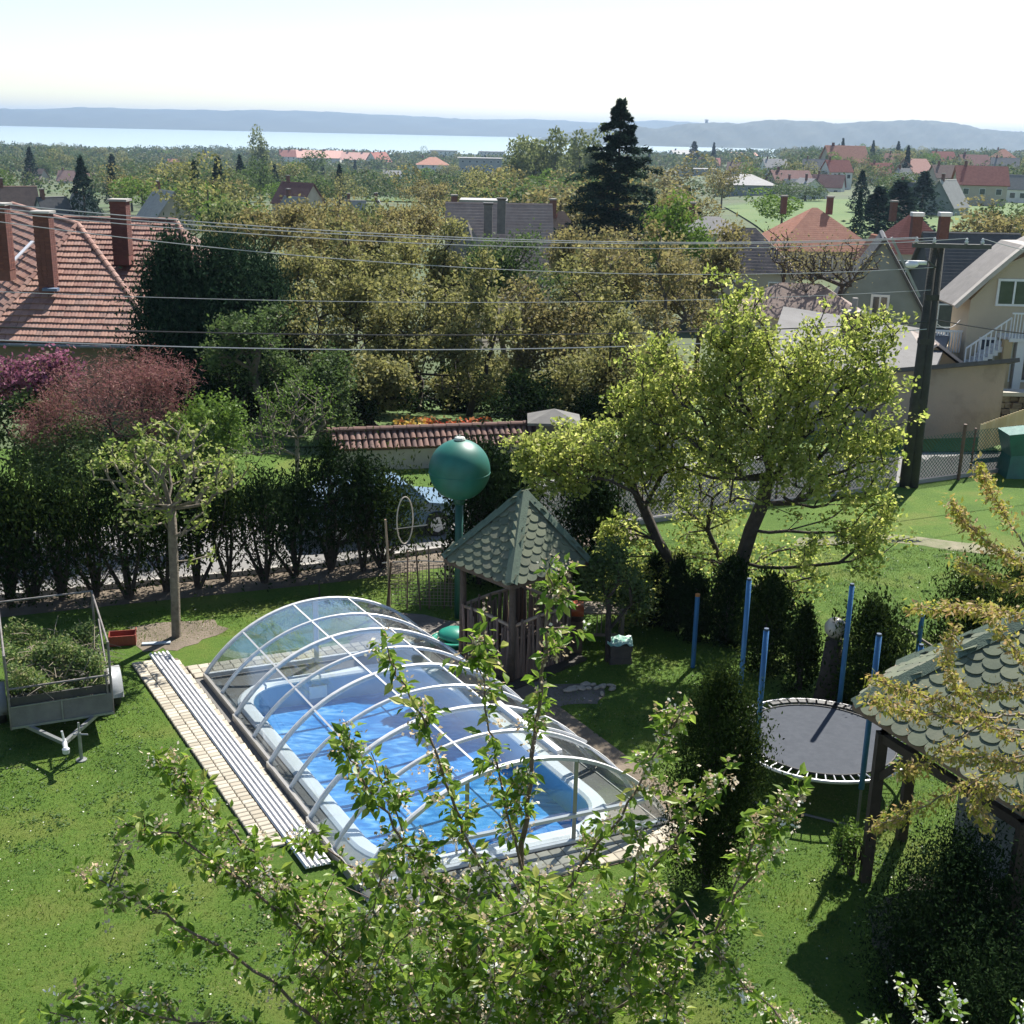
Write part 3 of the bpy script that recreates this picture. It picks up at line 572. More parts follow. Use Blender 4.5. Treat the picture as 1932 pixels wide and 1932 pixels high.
def house(label, x, y, wpx, Y, roof, wall, hw=3.0, hr=2.6, rot=0.0, style='gable', dep=.8, chim=1, win=3, cat='house', name='house', group=None, over=.35, gable_win=1, chm=None):
    top = AY(x, y, Y); w = wpx * Y / FU; d = w * dep; gz = ZT(top.x, top.y + d / 2)
    tot = hw + hr; 
    base = top.z - tot
    sink = max(0, base - gz) + .6
    c = Vector((top.x, top.y + (d / 2 if style != 'none' else 0), base)); root = empty(name, (c.x, c.y, base), label, cat, group)
    Mz = Matrix.Translation(c) @ Matrix.Rotation(rot, 4, 'Z'); k = w * .92 / 2; dd = d * .92 / 2
    def nb():
        m_ = MB(); m_.M = Mz; return m_
    mb = nb(); mb.add([(-k, -dd, -sink), (k, -dd, -sink), (k, dd, -sink), (-k, dd, -sink), (-k, -dd, hw), (k, -dd, hw), (k, dd, hw), (-k, dd, hw)], [(0, 3, 2, 1), (0, 1, 5, 4), (1, 2, 6, 5), (2, 3, 7, 6), (3, 0, 4, 7), (4, 5, 6, 7)])
    HMAT[root] = Mz; HDD[root] = dd
    W, D = w / 2, d / 2; o = over * .25; e = hw - o
    rb = nb()
    if style == 'gable':        # ridge along local x: eaves face front and back
        mb.add([(-k, -dd, hw), (-k, dd, hw), (-k, 0, hw + hr - .25)], [(0, 1, 2)]); mb.add([(k, -dd, hw), (k, dd, hw), (k, 0, hw + hr - .25)], [(0, 2, 1)])
        rb.slab([(-W, -D, e), (W, -D, e), (W, 0, hw + hr), (-W, 0, hw + hr)], .14); rb.slab([(W, D, e), (-W, D, e), (-W, 0, hw + hr), (W, 0, hw + hr)], .14)
    elif style == 'front':      # gable facing the viewer
        mb.add([(-k, -dd, hw), (k, -dd, hw), (0, -dd, hw + hr - .25)], [(0, 1, 2)]); mb.add([(-k, dd, hw), (k, dd, hw), (0, dd, hw + hr - .25)], [(0, 2, 1)])
        rb.slab([(-W, D, e), (-W, -D, e), (0, -D, hw + hr), (0, D, hw + hr)], .14); rb.slab([(W, -D, e), (W, D, e), (0, D, hw + hr), (0, -D, hw + hr)], .14)
    elif style == 'hip':
        rx = max(.05, W - D) if W > D else .05; ry = max(0.05, D - W) if D > W else .0
        A = [(-W, -D, e), (W, -D, e), (W, D, e), (-W, D, e)]; r1 = (-rx, -ry, hw + hr); r2 = (rx, ry, hw + hr)
        if ry > 0: rb.add(A + [(0, -ry, hw + hr), (0, ry, hw + hr)], [(0, 1, 4), (1, 2, 5, 4), (2, 3, 5), (3, 0, 4, 5), (3, 2, 1, 0)])
        else: rb.add(A + [r1, r2], [(0, 1, 5, 4), (1, 2, 5), (2, 3, 4, 5), (3, 0, 4), (3, 2, 1, 0)])
    else:
        rb.box((0, 0, hw + .12), (w, d, .24))
    mb.build('wall', wall, root); rf = rb.build('roof', roof, root)
    for i in range(chim):
        cb = nb(); cx = (-.3 + .5 * i) * w * (1 if i % 2 == 0 else .7); cz = hw + hr * (1 if style != 'flat' else .1); cs_ = max(.5, w * .05)
        cyy = 0 if style != 'front' else -dd * .2; cxx = cx if style != 'front' else cx * .3
        cb.box((cxx, cyy, cz + .2), (cs_, cs_, 1.7)); cb.m = 1; cb.box((cxx, cyy, cz + 1.1), (cs_ * 1.25, cs_ * 1.25, .14)); cb.build('chimney', [chm or BRICK, PLA], rf)
    storeys = 2 if hw > 4.6 else 1
    for s in range(storeys):
        for i in range(win):
            wx = -k + 2 * k * (i + .5) / win; wz = hw * (.5 if storeys == 1 else (.28 + .5 * s)); ws = min(1.2, 2 * k / win * .5); wh = 1.25
            fb = nb(); fb.box((wx, -dd - .02, wz), (ws + .16, .08, wh + .16)); fr = fb.build('window', WHITE(), root)
            pb = nb(); pb.box((wx, -dd - .05, wz), (ws, .06, wh)); pb.build('pane', DARKGLASS, fr)
    if style == 'front' and gable_win:
        for q in ((-.16, .16) if w > 7 else (0,)):
            fb = nb(); fb.box((q * w, -dd - .02, hw + hr * .3), (1.0, .08, 1.3)); fr = fb.build('window', WHITE(), root); pb = nb(); pb.box((q * w, -dd - .05, hw + hr * .3), (.8, .06, 1.1)); pb.build('pane', DARKGLASS, fr)
    return root
GH = 'houses among the trees down to the lake'
HL = [
 ('brown-roofed house with a grey gable at the left picture edge', 15, 352, 78, 190, BROWNR, GW, 3, 3.4, .5, 'gable'),
 ('dark grey roofed house between the left brown house and the blue spruce', 88, 372, 62, 185, DARKR, GW, 2.8, 3.0, .9, 'gable'),
 ('dark grey roofed house touching the dark spruce on the left', 145, 366, 62, 200, GREYR, GW, 2.8, 3.2, -.7, 'gable'),
 ('grey-roofed house with a beige gable and two small windows left of the orchard', 298, 360, 104, 180, PALER, BW, 3.2, 4.0, -.95, 'gable'),
 ('left half of the pink-roofed pair of houses in the far left woods', 126, 322, 44, 560, PINK, WW, 3, 4.4, .0, 'gable'),
 ('right half of the pink-roofed pair of houses in the far left woods', 170, 324, 44, 565, PINK, WW, 3, 4.4, .0, 'gable'),
 ('maroon-roofed house rising above a pale roof left of the centre', 556, 345, 82, 235, MAROON, BW, 3, 3.8, -.6, 'gable'),
 ('pale grey roof in front of the maroon-roofed house', 552, 372, 66, 205, PALER, BW, 2.6, 3.0, -.75, 'gable'),
 ('small blue-grey gabled house in the middle of the orchard trees', 712, 378, 52, 210, GREYR, GW, 2.8, 3.6, .1, 'front'),
 ('leftmost pale house just right of the blue-grey gable among trees', 668, 378, 40, 230, PALER, WW, 2.6, 2.6, .2, 'gable'),
 ('long pink terrace roof with many chimneys by the lake', 592, 284, 96, 1300, PINK, WW, 6, 7, .03, 'gable'),
 ('second part of the long pink terrace by the lake', 672, 288, 60, 1290, PINK, WW, 5, 7, .03, 'gable'),
 ('dark red house at the left end of the lakeside terrace', 540, 283, 30, 1200, RED, WW, 5, 6, .3, 'gable'),
 ('red gabled house right of the lakeside terrace', 712, 287, 40, 1100, RED, WW, 5, 8, .9, 'gable'),
 ('small orange hipped roof above the central trees', 815, 297, 62, 900, ORANGE, WW, 5, 5, .1, 'hip'),
 ('left white block with black windows at the lake edge', 836, 276, 52, 1500, DARKR, WW, 8, 5, .0, 'flat'),
 ('right white block with black windows at the lake edge', 928, 278, 50, 1500, DARKR, WW, 8, 5, .0, 'flat'),
 ('grey three-storey block left of the willow wood', 905, 296, 84, 820, GREYR, GW, 9, 1, .05, 'flat'),
 ('blue-grey flat shed roof behind the central house', 912, 375, 88, 150, PALER, GW, 2.4, .4, .0, 'flat'),
 ('small red-tiled roof just left behind the central house', 868, 392, 40, 120, RED, BW, 2.6, 1.6, .3, 'gable'),
 ('small pale hipped roof right behind the central house', 1060, 400, 62, 120, BROWNR, BW, 2.6, 2.2, .5, 'hip'),
 ('grey hipped two-storey villa at the top of the green meadow', 1415, 330, 104, 400, PALER, GW, 6, 3, .05, 'hip'),
 ('white house with a gabled white front at the edge of the meadow', 1530, 337, 66, 345, PALER, WW, 3.2, 3.6, .35, 'front'),
 ('white wing with a shiny pale roof beside the white gabled house', 1508, 338, 50, 352, PALER, WW, 3.0, 3.2, .2, 'gable'),
 ('dark red roof behind the white house', 1497, 322, 76, 420, MAROON, BW, 3, 3.8, .2, 'gable'),
 ('second dark red roof right of the white house', 1570, 330, 60, 425, MAROON, WW, 3, 4, -.4, 'gable'),
 ('bright orange gabled house high on the right skyline', 1603, 275, 78, 560, ORANGE, BW, 5, 7, .15, 'gable'),
 ('small bright orange flat roof near the lake on the right', 1405, 288, 48, 1500, ORANGE, WW, 6, 3, .1, 'gable'),
 ('grey flats with white windows right of the tall spruce', 1240, 322, 76, 800, GREYR, WW, 9, 1, .0, 'flat'),
 ('second grey block of flats nearer the grey villa', 1320, 316, 70, 760, GREYR, GW, 9, 1, .1, 'flat'),
 ('red-roofed house with a pale dormer strip on the right slope', 1866, 314, 94, 300, RED, BW, 3, 4.2, -.15, 'gable'),
 ('large pale grey sloping roof below the red-roofed house', 1800, 340, 84, 240, PALER, GW, 3, 5.0, .9, 'gable'),
 ('brown-red roofed house among the conifers of the right slope', 1686, 370, 74, 215, BROWNR, BW, 3, 3.2, -.2, 'gable'),
 ('red roof low on the right skyline beside dark firs', 1668, 308, 50, 520, RED, WW, 3, 5, .4, 'gable'),
 ('pinkish roofed house left of the far right skyline', 1735, 300, 62, 480, PINK, BW, 3, 5, .6, 'gable'),
 ('pale gable house under the pinkish roof on the right slope', 1710, 318, 42, 400, PALER, WW, 3, 4, .7, 'gable'),
 ('beige house with a maroon roof at the far right skyline', 1845, 292, 58, 620, MAROON, BW, 4, 5, .2, 'gable'),
 ('grey gabled house at the right end of the skyline', 1905, 298, 50, 560, GREYR, BW, 4, 5, -.3, 'gable'),
 ('tiny white house standing on the small green field', 738, 322, 34, 700, PALER, WW, 3, 3, .2, 'gable'),
 ('small red roof directly under the bright orange gable house', 1585, 302, 50, 450, RED, WW, 3, 4, .3, 'gable'),
 ('grey roofed cottage left of the bright orange gable house', 1542, 300, 44, 500, GREYR, BW, 3, 4, -.3, 'gable'),
 ('orange roofed cottage between the firs and the pinkish roof', 1700, 290, 46, 640, ORANGE, BW, 3, 5, -.5, 'gable'),
 ('red gable partly hidden by trees at the right skyline', 1785, 286, 44, 680, RED, WW, 4, 5, .2, 'gable'),
 ('long brown roof on the right slope under the maroon skyline roof', 1800, 312, 66, 380, BROWNR, BW, 3, 3.6, .1, 'gable'),
 ('white cottage with a grey roof near the right picture edge', 1925, 330, 56, 330, GREYR, WW, 3, 3.6, -.4, 'gable'),
 ('small orange roof near the right picture edge above the red dormer house', 1900, 282, 40, 760, ORANGE, WW, 4, 5, .3, 'hip'),
 ('pale roof among trees right of the grey hipped villa', 1465, 300, 46, 620, PALER, WW, 3, 4, .2, 'gable'),
 ('brown roof among trees above the grey hipped villa', 1398, 306, 44, 640, BROWNR, BW, 3, 4, -.2, 'gable'),
 ('red roof above the flats right of the tall spruce', 1340, 298, 42, 900, RED, WW, 4, 5, .1, 'gable'),
 ('dark slate roof on the slope behind the brown-red roof', 1730, 345, 62, 270, DARKR, GW, 3, 3.4, -.5, 'gable'),
 ('beige cottage with an orange roof far left near the lake', 330, 300, 34, 900, ORANGE, BW, 3, 5, .4, 'gable'),
 ('brown roof among the far left woods', 60, 318, 40, 560, BROWNR, BW, 3, 4, -.3, 'gable'),
 ('low pale roof right of the spruce top near the lake', 1290, 283, 44, 1300, PALER, WW, 5, 4, .2, 'gable'),
]
for h in HL:
    lab, x, y, w, Y, rf, wl_, hw, hr, rot, st = h
    house(lab, x, y, w, Y, rf, wl_, hw, hr, rot, st, group=GH, chim=(3 if 'terrace' in lab else (0 if st == 'flat' else 1)), win=(6 if 'flats' in lab or 'block' in lab else 3))
# nearer houses, one by one
house('central house with a wide brown tiled gable roof above the orchard', 940, 388, 205, 82, roofmat('pale_brown_tiles', (.36, .28, .24), (.26, .19, .165)), BW, 2.6, 3.9, .06, 'gable', dep=.95, chim=0)
c_ = house('grey slate cross roof with two chimneys in front of the central brown roof', 872, 418, 125, 74, roofmat('grey_brown_slate', (.26, .235, .21), (.17, .155, .14)), BW, 2.4, 3.6, -.3, 'hip', dep=.9, chim=0)
for cx_, cy_, ct_ in ((921, 416, 397), (946, 408, 388)):
    p = AY(cx_, cy_, 77); mb = MB(); mb.box((p.x, 77, p.z), (.5, .5, AY(cx_, ct_, 77).z * 2 - p.z * 2 + .8)); ch = mb.build('chimney', mat('sooty_plaster', (.2, .18, .17), (.13, .12, .115), 4, .9), c_)
    mb = MB(); mb.box((p.x, 77, AY(cx_, ct_, 77).z + .4), (.6, .6, .1)); mb.build('cap', DARKR, ch)
house('large orange tiled hipped house with two brick chimneys on the right', 1560, 398, 205, 125, ORANGE, BW, 2.6, 3.8, .1, 'hip', dep=.95, chim=2)
house('red tiled hipped house right of the large orange one', 1742, 408, 135, 112, RED, BW, 2.6, 3.2, .15, 'hip', dep=.9, chim=1)
house('small orange dormer gable in front of the red tiled house', 1665, 445, 70, 92, ORANGE, PLASTER, 2.4, 1.8, .15, 'front', chim=0)
house('flat grey roofed house with a brick box chimney below the meadow', 1352, 412, 130, 108, GREYR, BW, 3, 1.2, -.05, 'hip', dep=.8, chim=1, chm=BRICK)
house('mottled brown hipped roof behind the bright green tree top', 1420, 436, 210, 82, MOTTLE, BW, 2.6, 2.6, -.12, 'hip', dep=.8, chim=0)
house('low mottled tiled roof behind the grey asphalt roof', 1530, 545, 260, 58, MOTTLE, BW, 2.4, 1.3, -.12, 'hip', dep=.7, chim=0)
gray = house('grey-green rendered house with a steep front gable on the right', 1694, 448, 215, 66, DARKR, mat('grey_green_render', (.23, .265, .25), (.185, .21, .20), .8, .95, .2), 3.2, 4.6, -.24, 'front', dep=.9, chim=0, win=0, gable_win=0)
def win_at(root, x, y, Y, w, h, name='window', sash=True, m=None):
    c = AY(x, y, Y); fb = MB(); fb.box(c, (w + .18, .1, h + .18)); fr = fb.build(name, WHITE(), root); pb = MB(); pb.box(c - Vector((0, .04, 0)), (w, .06, h)); pb.build('pane', m or DARKGLASS, fr)
    if sash: sb = MB(); sb.box(c - Vector((0, .075, 0)), (.07, .05, h)); sb.build('sash', WHITE(), fr)
    return c
c = AY(1690, 448, 66); gY = c.y + .0
Mg = HMAT[gray]; dg = HDD[gray]
for nm, z_, s_, m_ in (('window', 4.2, (.95, .12, 1.25), WHITE()), ('shutter', 3.0, (1.15, .14, 1.15), mat('brown_shutter', (.06, .04, .035)))):
    mb = MB(); mb.M = Mg; mb.box((.1, -dg - .03, z_), s_); fr_ = mb.build(nm, m_, gray)
    if nm == 'window': mb = MB(); mb.M = Mg; mb.box((-.1, -dg - .08, z_), (.3, .08, 1.0)); mb.box((.3, -dg - .08, z_), (.3, .08, 1.0)); mb.build('pane', DARKGLASS, fr_)
for cx_, cy_ in ((1728, 430), (1780, 430)):
    p = AY(cx_, cy_, 67.5); mb = MB(); mb.box(p, (.5, .45, 1.2)); ch = mb.build('chimney', BRICK, gray); mb = MB(); mb.box(p + Vector((0, 0, .7)), (.62, .58, .2)); mb.build('cap', ALU, ch)
house('dark slate roof with roof hooks behind the utility pole', 1860, 444, 190, 74, DARKR, mat('dark_wall', (.06, .07, .08)), 3.4, 3.0, .05, 'gable', dep=.8, chim=0)
# grey asphalt roof (low shed behind the bright tree)
shed = empty('shed', AY(1590, 640, 46), 'low building with a wide flat grey asphalt roof behind the bright green tree', 'shed')
a = AY(1478, 578, 52); b_ = AY(1790, 662, 49); c = AY(1760, 705, 42.5); d = AY(1440, 690, 42.5)
b_.z = a.z - .5; mb = MB(); pts = [a, d, c, b_]; mb.slab([d, c, b_, a], .2); mb.build('roof', mat('asphalt_roof', (.17, .165, .16), (.13, .125, .12), 1.2, .95, .4, 12), shed)
mb = MB(); lo = [Vector((p.x, p.y, ZT(p.x, p.y) - .5)) for p in (d, c, b_, a)]; up_ = [Vector((p.x, p.y, p.z - .15)) for p in (d, c, b_, a)]; cen = sum(up_, Vector()) / 4
lo = [p.lerp(Vector((cen.x, cen.y, p.z)), .05) for p in lo]; up_ = [p.lerp(Vector((cen.x, cen.y, p.z)), .05) for p in up_]; mb.add(lo + up_, [(i, (i + 1) % 4, 4 + (i + 1) % 4, 4 + i) for i in range(4)]); mb.build('wall', PLASTER, shed)
p = AY(1606, 640, 47); mb = MB(); mb.box(p - Vector((0, 0, .2)), (.72, .6, 2.4)); ch = mb.build('chimney', mat('dark_brick', (.10, .065, .05), (.16, .1, .08), 9, .9, .5), shed)
mb = MB(); mb.box(p + Vector((0, 0, 1.02)), (.82, .7, .1)); mb.tube([p + Vector((0, 0, 1)), p + Vector((0, 0, 1.55))], .11, 8); mb.build('cap', PLA, ch)
# garage with the blank rendered wall
gar = empty('garage', G(1790, 880), 'garage with a blank tan rendered wall and rusty roof edge beside the utility pole', 'garage')
Yg_ = 41.5; A_ = AY(1655, 708, Yg_ + 1.0); B_ = AY(1887, 672, Yg_ + 1.6); A_.z = AY(1700, 702, Yg_).z
PW = mat('worn_render', (.37, .29, .22), (.23, .18, .14), .7, .95, .5, 14, c3=(.33, .27, .21), detail=10)
mb = MB(); q0, q1 = Vector((A_.x, Yg_, 0)), Vector((B_.x, Yg_ + .9, 0)); zt0, zt1 = A_.z, B_.z
mb.add([(q0.x, q0.y, -.8), (q1.x, q1.y, -.8), (q1.x, q1.y, zt1), (q0.x, q0.y, zt0), (q0.x, q0.y + 4.5, -.8), (q1.x, q1.y + 4.5, -.8), (q1.x, q1.y + 4.5, zt1 - 1.3), (q0.x, q0.y + 4.5, zt0 - 1.3)], [(0, 1, 2, 3), (1, 5, 6, 2), (5, 4, 7, 6), (4, 0, 3, 7)]); mb.build('wall', PW, gar)
mb = MB(); mb.slab([(q0.x - .3, q0.y - .25, zt0 + .12), (q1.x + .3, q1.y - .25, zt1 + .12), (q1.x + .3, q1.y + 4.7, zt1 - 1.2), (q0.x - .3, q0.y + 4.7, zt0 - 1.2)], .14); mb.build('roof', mat('rusty_edge', (.10, .092, .088), (.075, .068, .062), 3, .9), gar)
orr = empty('outbuilding', AY(1762, 672, 46), 'small ochre gable peeping over the garage roof', 'outbuilding')
mb = MB(); p = AY(1766, 655, 46); w = 1.6; mb.add([(p.x - w, 46, p.z - 1.1), (p.x + w, 46, p.z - 1.1), (p.x, 46, p.z), (p.x - w, 50, p.z - 1.1), (p.x + w, 50, p.z - 1.1), (p.x, 50, p.z), (p.x - w, 46, -1), (p.x + w, 46, -1), (p.x - w, 50, -1), (p.x + w, 50, -1)], [(0, 1, 2), (3, 5, 4), (0, 6, 7, 1), (6, 0, 3, 8), (1, 7, 9, 4), (3, 4, 9, 8)]); mb.build('wall', YW, orr)
mb = MB(); mb.slab([(p.x - w - .2, 45.8, p.z - 1.15), (p.x, 45.8, p.z + .08), (p.x, 50, p.z + .08), (p.x - w - .2, 50, p.z - 1.15)], -.1); mb.slab([(p.x + w + .2, 45.8, p.z - 1.15), (p.x + w + .2, 50, p.z - 1.15), (p.x, 50, p.z + .08), (p.x, 45.8, p.z + .08)], -.1); mb.build('roof', mat('verge_boards', (.5, .42, .36)), orr)
# tan house at the right edge, with balcony and outside stairs
tan = empty('house', AY(1900, 730, 47), 'tan two-storey house with an arched roof edge, balcony and outside stairs at the right edge', 'house')
Yt = 48; 
def T_(x, y, dY=0): return AY(x, y, Yt + dY)
e0 = T_(1806, 566); e1 = T_(1898, 498); e2 = T_(1990, 462); bl = T_(1826, 745)
base = bl.z - 1.2
mb = MB(); X0 = T_(1822, 640).x; poly = [(X0, base), (X0 + 11, base), (X0 + 11, e2.z + .3), (e2.x, e2.z), (e1.x, e1.z), (X0, e0.z)]
mb.add([(x, Yt, z) for x, z in poly] + [(x, Yt + 1.9, z) for x, z in poly], [(0, 1, 2, 3, 4, 5), (11, 10, 9, 8, 7, 6), (0, 5, 11, 6)]); mb.build('wall', TW, tan)
mb = MB(); arc = [e0 + Vector((-.25, 0, -.15)), e0.lerp(e1, .5) + Vector((0, 0, .25)), e1 + Vector((0, 0, .35)), e1.lerp(e2, .25) + Vector((0, 0, .55)), e1.lerp(e2, .6) + Vector((0, 0, .3)), e2 + Vector((0, 0, .4)), e2 + Vector((7, 0, 2.5))]
for p, q in zip(arc, arc[1:]): mb.slab([(p.x, Yt - .5, p.z), (q.x, Yt - .5, q.z), (q.x, Yt - .2, q.z), (p.x, Yt - .2, p.z)], .16)
mb.build('bargeboard', mat('cream_roof_edge', (.46, .42, .36), (.38, .34, .3)), tan)
mb = MB()
for p, q in zip(arc, arc[1:]): mb.slab([(p.x, Yt - .2, p.z), (q.x, Yt - .2, q.z), (q.x, Yt + 2.0, q.z), (p.x, Yt + 2.0, p.z)], .12)
mb.build('roof', mat('tan_roof', (.26, .235, .21), (.2, .18, .16)), tan)
win_at(tan, 1912, 552, Yt - .02, 1.1, .85); win_at(tan, 1861, 660, Yt - .02, .5, .8, sash=False); win_at(tan, 1928, 680, Yt - .02, .8, 1.5)
mb = MB(); p0 = T_(1884, 632); mb.add([], []); mb.box((p0.x + 2.4, Yt - .6, p0.z), (4.9, 1.3, .14)); bal = mb.build('balcony', WW, tan)
mb = MB(); 
for i in range(20): mb.box((p0.x + .05 + i * .12, Yt - 1.22, p0.z + .5), (.03, .03, .95))
mb.box((p0.x + 2.4, Yt - 1.22, p0.z + 1.0), (4.9, .06, .06)); mb.build('railing', WHITE(), bal)
for px in (1881, 1905):
    mb = MB(); q = T_(px, 640); mb.box((q.x, Yt - 1.05, (p0.z + base) / 2), (.3, .3, p0.z - base)); mb.build('column', YW if px < 1900 else WW, tan)
mb = MB(); s1 = T_(1884, 636); s0 = T_(1800, 692); 
for i in range(9):
    q = s0.lerp(s1, (i + .5) / 9); mb.box((q.x, Yt - .55, q.z - .12), (abs(s1.x - s0.x) / 9, 1.0, .2))
stp = mb.build('stairs', WW, tan)
mb = MB(); mb.bar((s0.x, Yt - 1.05, s0.z + .9), (s1.x, Yt - 1.05, s1.z + .9), .05, .05)
for i in range(10): q = s0.lerp(s1, i / 9); mb.box((q.x, Yt - 1.05, q.z + .42), (.04, .04, .95))
mb.build('railing', WHITE(), stp)
ter = empty('terrace', T_(1770, 690), 'small terrace with white balusters left of the tan house', 'terrace')
mb = MB(); q0, q1 = T_(1738, 642, 1), T_(1812, 645, 1); z0 = T_(1770, 660, 1).z; mb.box(((q0.x + q1.x) / 2, Yt + 2, (z0 + base) / 2), (q1.x - q0.x, 3, z0 - base)); mb.build('wall', TW, ter)
for i in range(16): mb = MB(); x = q0.x + (q1.x - q0.x) * i / 15; mb.box((x, Yt + .45, z0 + .4), (.05, .05, .8)); mb.build('baluster', WHITE(), ter)
mb = MB(); mb.box(((q0.x + q1.x) / 2, Yt + .45, z0 + .83), (q1.x - q0.x + .1, .1, .07)); mb.build('handrail', WHITE(), ter)
# dry stone wall below the tan house
sw = empty('stone_wall', G(1910, 790), 'rough stone retaining wall below the tan house', 'stone wall')
w0 = AY(1868, 745, 44); w1 = AY(1990, 735, 44); zb = AY(1868, 800, 44).z - 1.2
mb = MB(); mb.box(((w0.x + w1.x) / 2, 44.35, (w0.z + zb) / 2), (w1.x - w0.x, .5, w0.z - zb)); mb.build('core', mat('mortar', (.2, .17, .13)), sw)
mb = MB(); mb.box(((w0.x + w1.x) / 2, 44.2, w0.z + .06), (w1.x - w0.x + .1, .7, .14)); mb.build('coping', mat('pale_coping', (.5, .45, .36)), sw)
SM = perobj('wall_stone', [(.22, .17, .11), (.32, .26, .18), (.15, .11, .075), (.27, .23, .18)], .9, 3, .6, .4)
sm = []
for q in range(4):
    mb = MB(); mb.box((0, 0, 0), (1, .3, 1)); me = mb.mesh('stone', SM)
    for v in me.vertices: v.co += Vector((random.gauss(0, .07), random.gauss(0, .05), random.gauss(0, .07)))
    sm.append(me)
z = zb + .15
while z < w0.z - .05:
    x = w0.x + .15
    while x < w1.x:
        w = random.uniform(.22, .45); piece('stone', random.choice(sm), sw, Matrix.Translation((x + w / 2, 44.08, z)) @ Matrix.Diagonal((w * .93, 1, .2, 1))); x += w
    z += .22
# yellow picket fence and green bin
yf = empty('picket_fence', G(1860, 850), 'yellow wooden picket fence below the stone wall', 'fence')
f0_ = AY(1853, 800, 39.5); f1_ = AY(1990, 752, 41); fz = AY(1853, 850, 39.5).z; PK = perobj('picket', [(.55, .42, .2), (.62, .5, .27), (.5, .37, .18)], .7, 4, .2, .3)
mb = MB(); mb.box((0, 0, 0), (.09, .025, 1)); pk = mb.mesh('picket', PK)
for i in range(26):
    q = f0_.lerp(f1_, i / 25); h = q.z - (fz + (q.x - f0_.x) * .12); piece('picket', pk, yf, Matrix.Translation((q.x, q.y, q.z - h / 2)) @ Matrix.Diagonal((1, 1, h, 1)))
for dz in (.15, .8): mb = MB(); mb.bar(f0_ - Vector((0, -.04, dz)), f1_ - Vector((0, -.04, dz)), .04, .07); mb.build('rail', PK, yf)
gb = empty('garden_cover', G(1915, 875), 'dark green covered box at the right edge beside the picket fence', 'covered box')
p = AY(1925, 850, 37.5); mb = MB(); w, h = 1.0, .95
V = [(-.52, -.5, -h * .9), (.6, -.5, -h * .9), (.6, .5, -h * .9), (-.52, .5, -h * .9), (-.42, -.4, -.1), (.6, -.4, 0), (.6, .4, 0), (-.42, .4, -.1), (-.6, -.5, h * .62), (.6, -.5, h * .78), (.6, .5, h * .78), (-.6, .5, h * .62)]
mb.M = Matrix.Translation(p); mb.add(V, [(0, 1, 5, 4), (4, 5, 9, 8), (8, 9, 10, 11), (3, 0, 4, 7), (7, 4, 8, 11), (1, 2, 6, 5), (5, 6, 10, 9)]); mb.build('cover', mat('green_tarp', (.02, .13, .10), (.015, .09, .075), 4, .45, .5, 6), gb)
mb = MB(); mb.M = Matrix.Translation(p); mb.box((0, 0, -h), (1.1, 1, .15)); mb.build('base', CONC, gb)
# ================================================================ BIG LEFT HOUSE with separate tiles
TILE = perobj('roof_tile', [(.27, .135, .10), (.34, .19, .14), (.22, .105, .08), (.31, .18, .14), (.18, .10, .08)], .8, 5, .3, .3)
lh = empty('house', (-18, 50, -1), 'large red-tiled hipped house with three brick chimneys on the left', 'house')
Pk = AY(147, 424, 50.2); e0 = AY(-38, 652, 45); e1 = AY(310, 640, 45); ez = (e0.z + e1.z) / 2; e0.z = e1.z = ez
dr = Vector((-.53, .85, 0)).normalized(); Rf = Pk + dr * 13; e2 = e0 + dr * 16; e3 = e1 + Vector((-1.5, 5, 0))
F1 = [e0, e1, Pk]; F2 = [e2, e0, Pk, Rf]
mb = MB(); mb.slab([p - Vector((0, 0, .05)) for p in F1], .12); mb.slab([p - Vector((0, 0, .05)) for p in F2], .12); mb.add([], [])
lr = mb.build('roof', mat('roof_underlay', (.16, .08, .055)), lh)
W3l, W3r = AY(120, 412, 57), AY(332, 414, 57); W3r.z = W3l.z; w3a = AY(60, 640, 50.5); w3b = W3r + Vector((3.4, -5.2, -3.9)); w3a = Vector((W3l.x, w3b.y, w3b.z)); F3 = [w3a, w3b, W3r, W3l]
mb = MB(); mb.slab([p - Vector((0, 0, .05)) for p in F3], .12); mb.slab([w3b - Vector((0, 0, .05)), w3b + Vector((0, 10, -.05)), W3r - Vector((0, 0, .05))], .12); mb.build('roof', mat('roof_underlay', (.16, .08, .055)), lh)
mb = MB(); wz = ez - .15; wpl = [e0 + Vector((.5, .5, 0)), e1 + Vector((-.5, .5, 0)), e3 + Vector((-.5, 0, 0)), e2 + Vector((.6, .2, 0))]
mb.add([(p.x, p.y, -3) for p in wpl] + [(p.x, p.y, wz) for p in wpl], [(i, (i + 1) % 4, 4 + (i + 1) % 4, 4 + i) for i in range(4)]); mb.build('wall', mat('ochre_dark', (.20, .16, .09), (.16, .13, .08)), lh)
mb = MB(); mb.add([(w3b.x - .4, w3b.y + .5, -3), (w3b.x - .4, w3b.y + 9, -3), (w3b.x - .4, w3b.y + 9, w3b.z), (w3b.x - .4, w3b.y + .5, w3b.z), (w3a.x, w3b.y + .5, -3), (w3a.x, w3b.y + .5, w3b.z)], [(0, 1, 2, 3), (4, 0, 3, 5)]); mb.build('wall', mat('ochre_dark', (.2, .16, .09)), lh)
mb = MB(); mb.tube([e0 + Vector((-1, -.12, -.12)), e1 + Vector((.3, -.12, -.12))], .07, 8); mb.build('gutter', mat('zinc', (.2, .21, .22), (.15, .16, .17), 4, .5, metal=.5), lh)
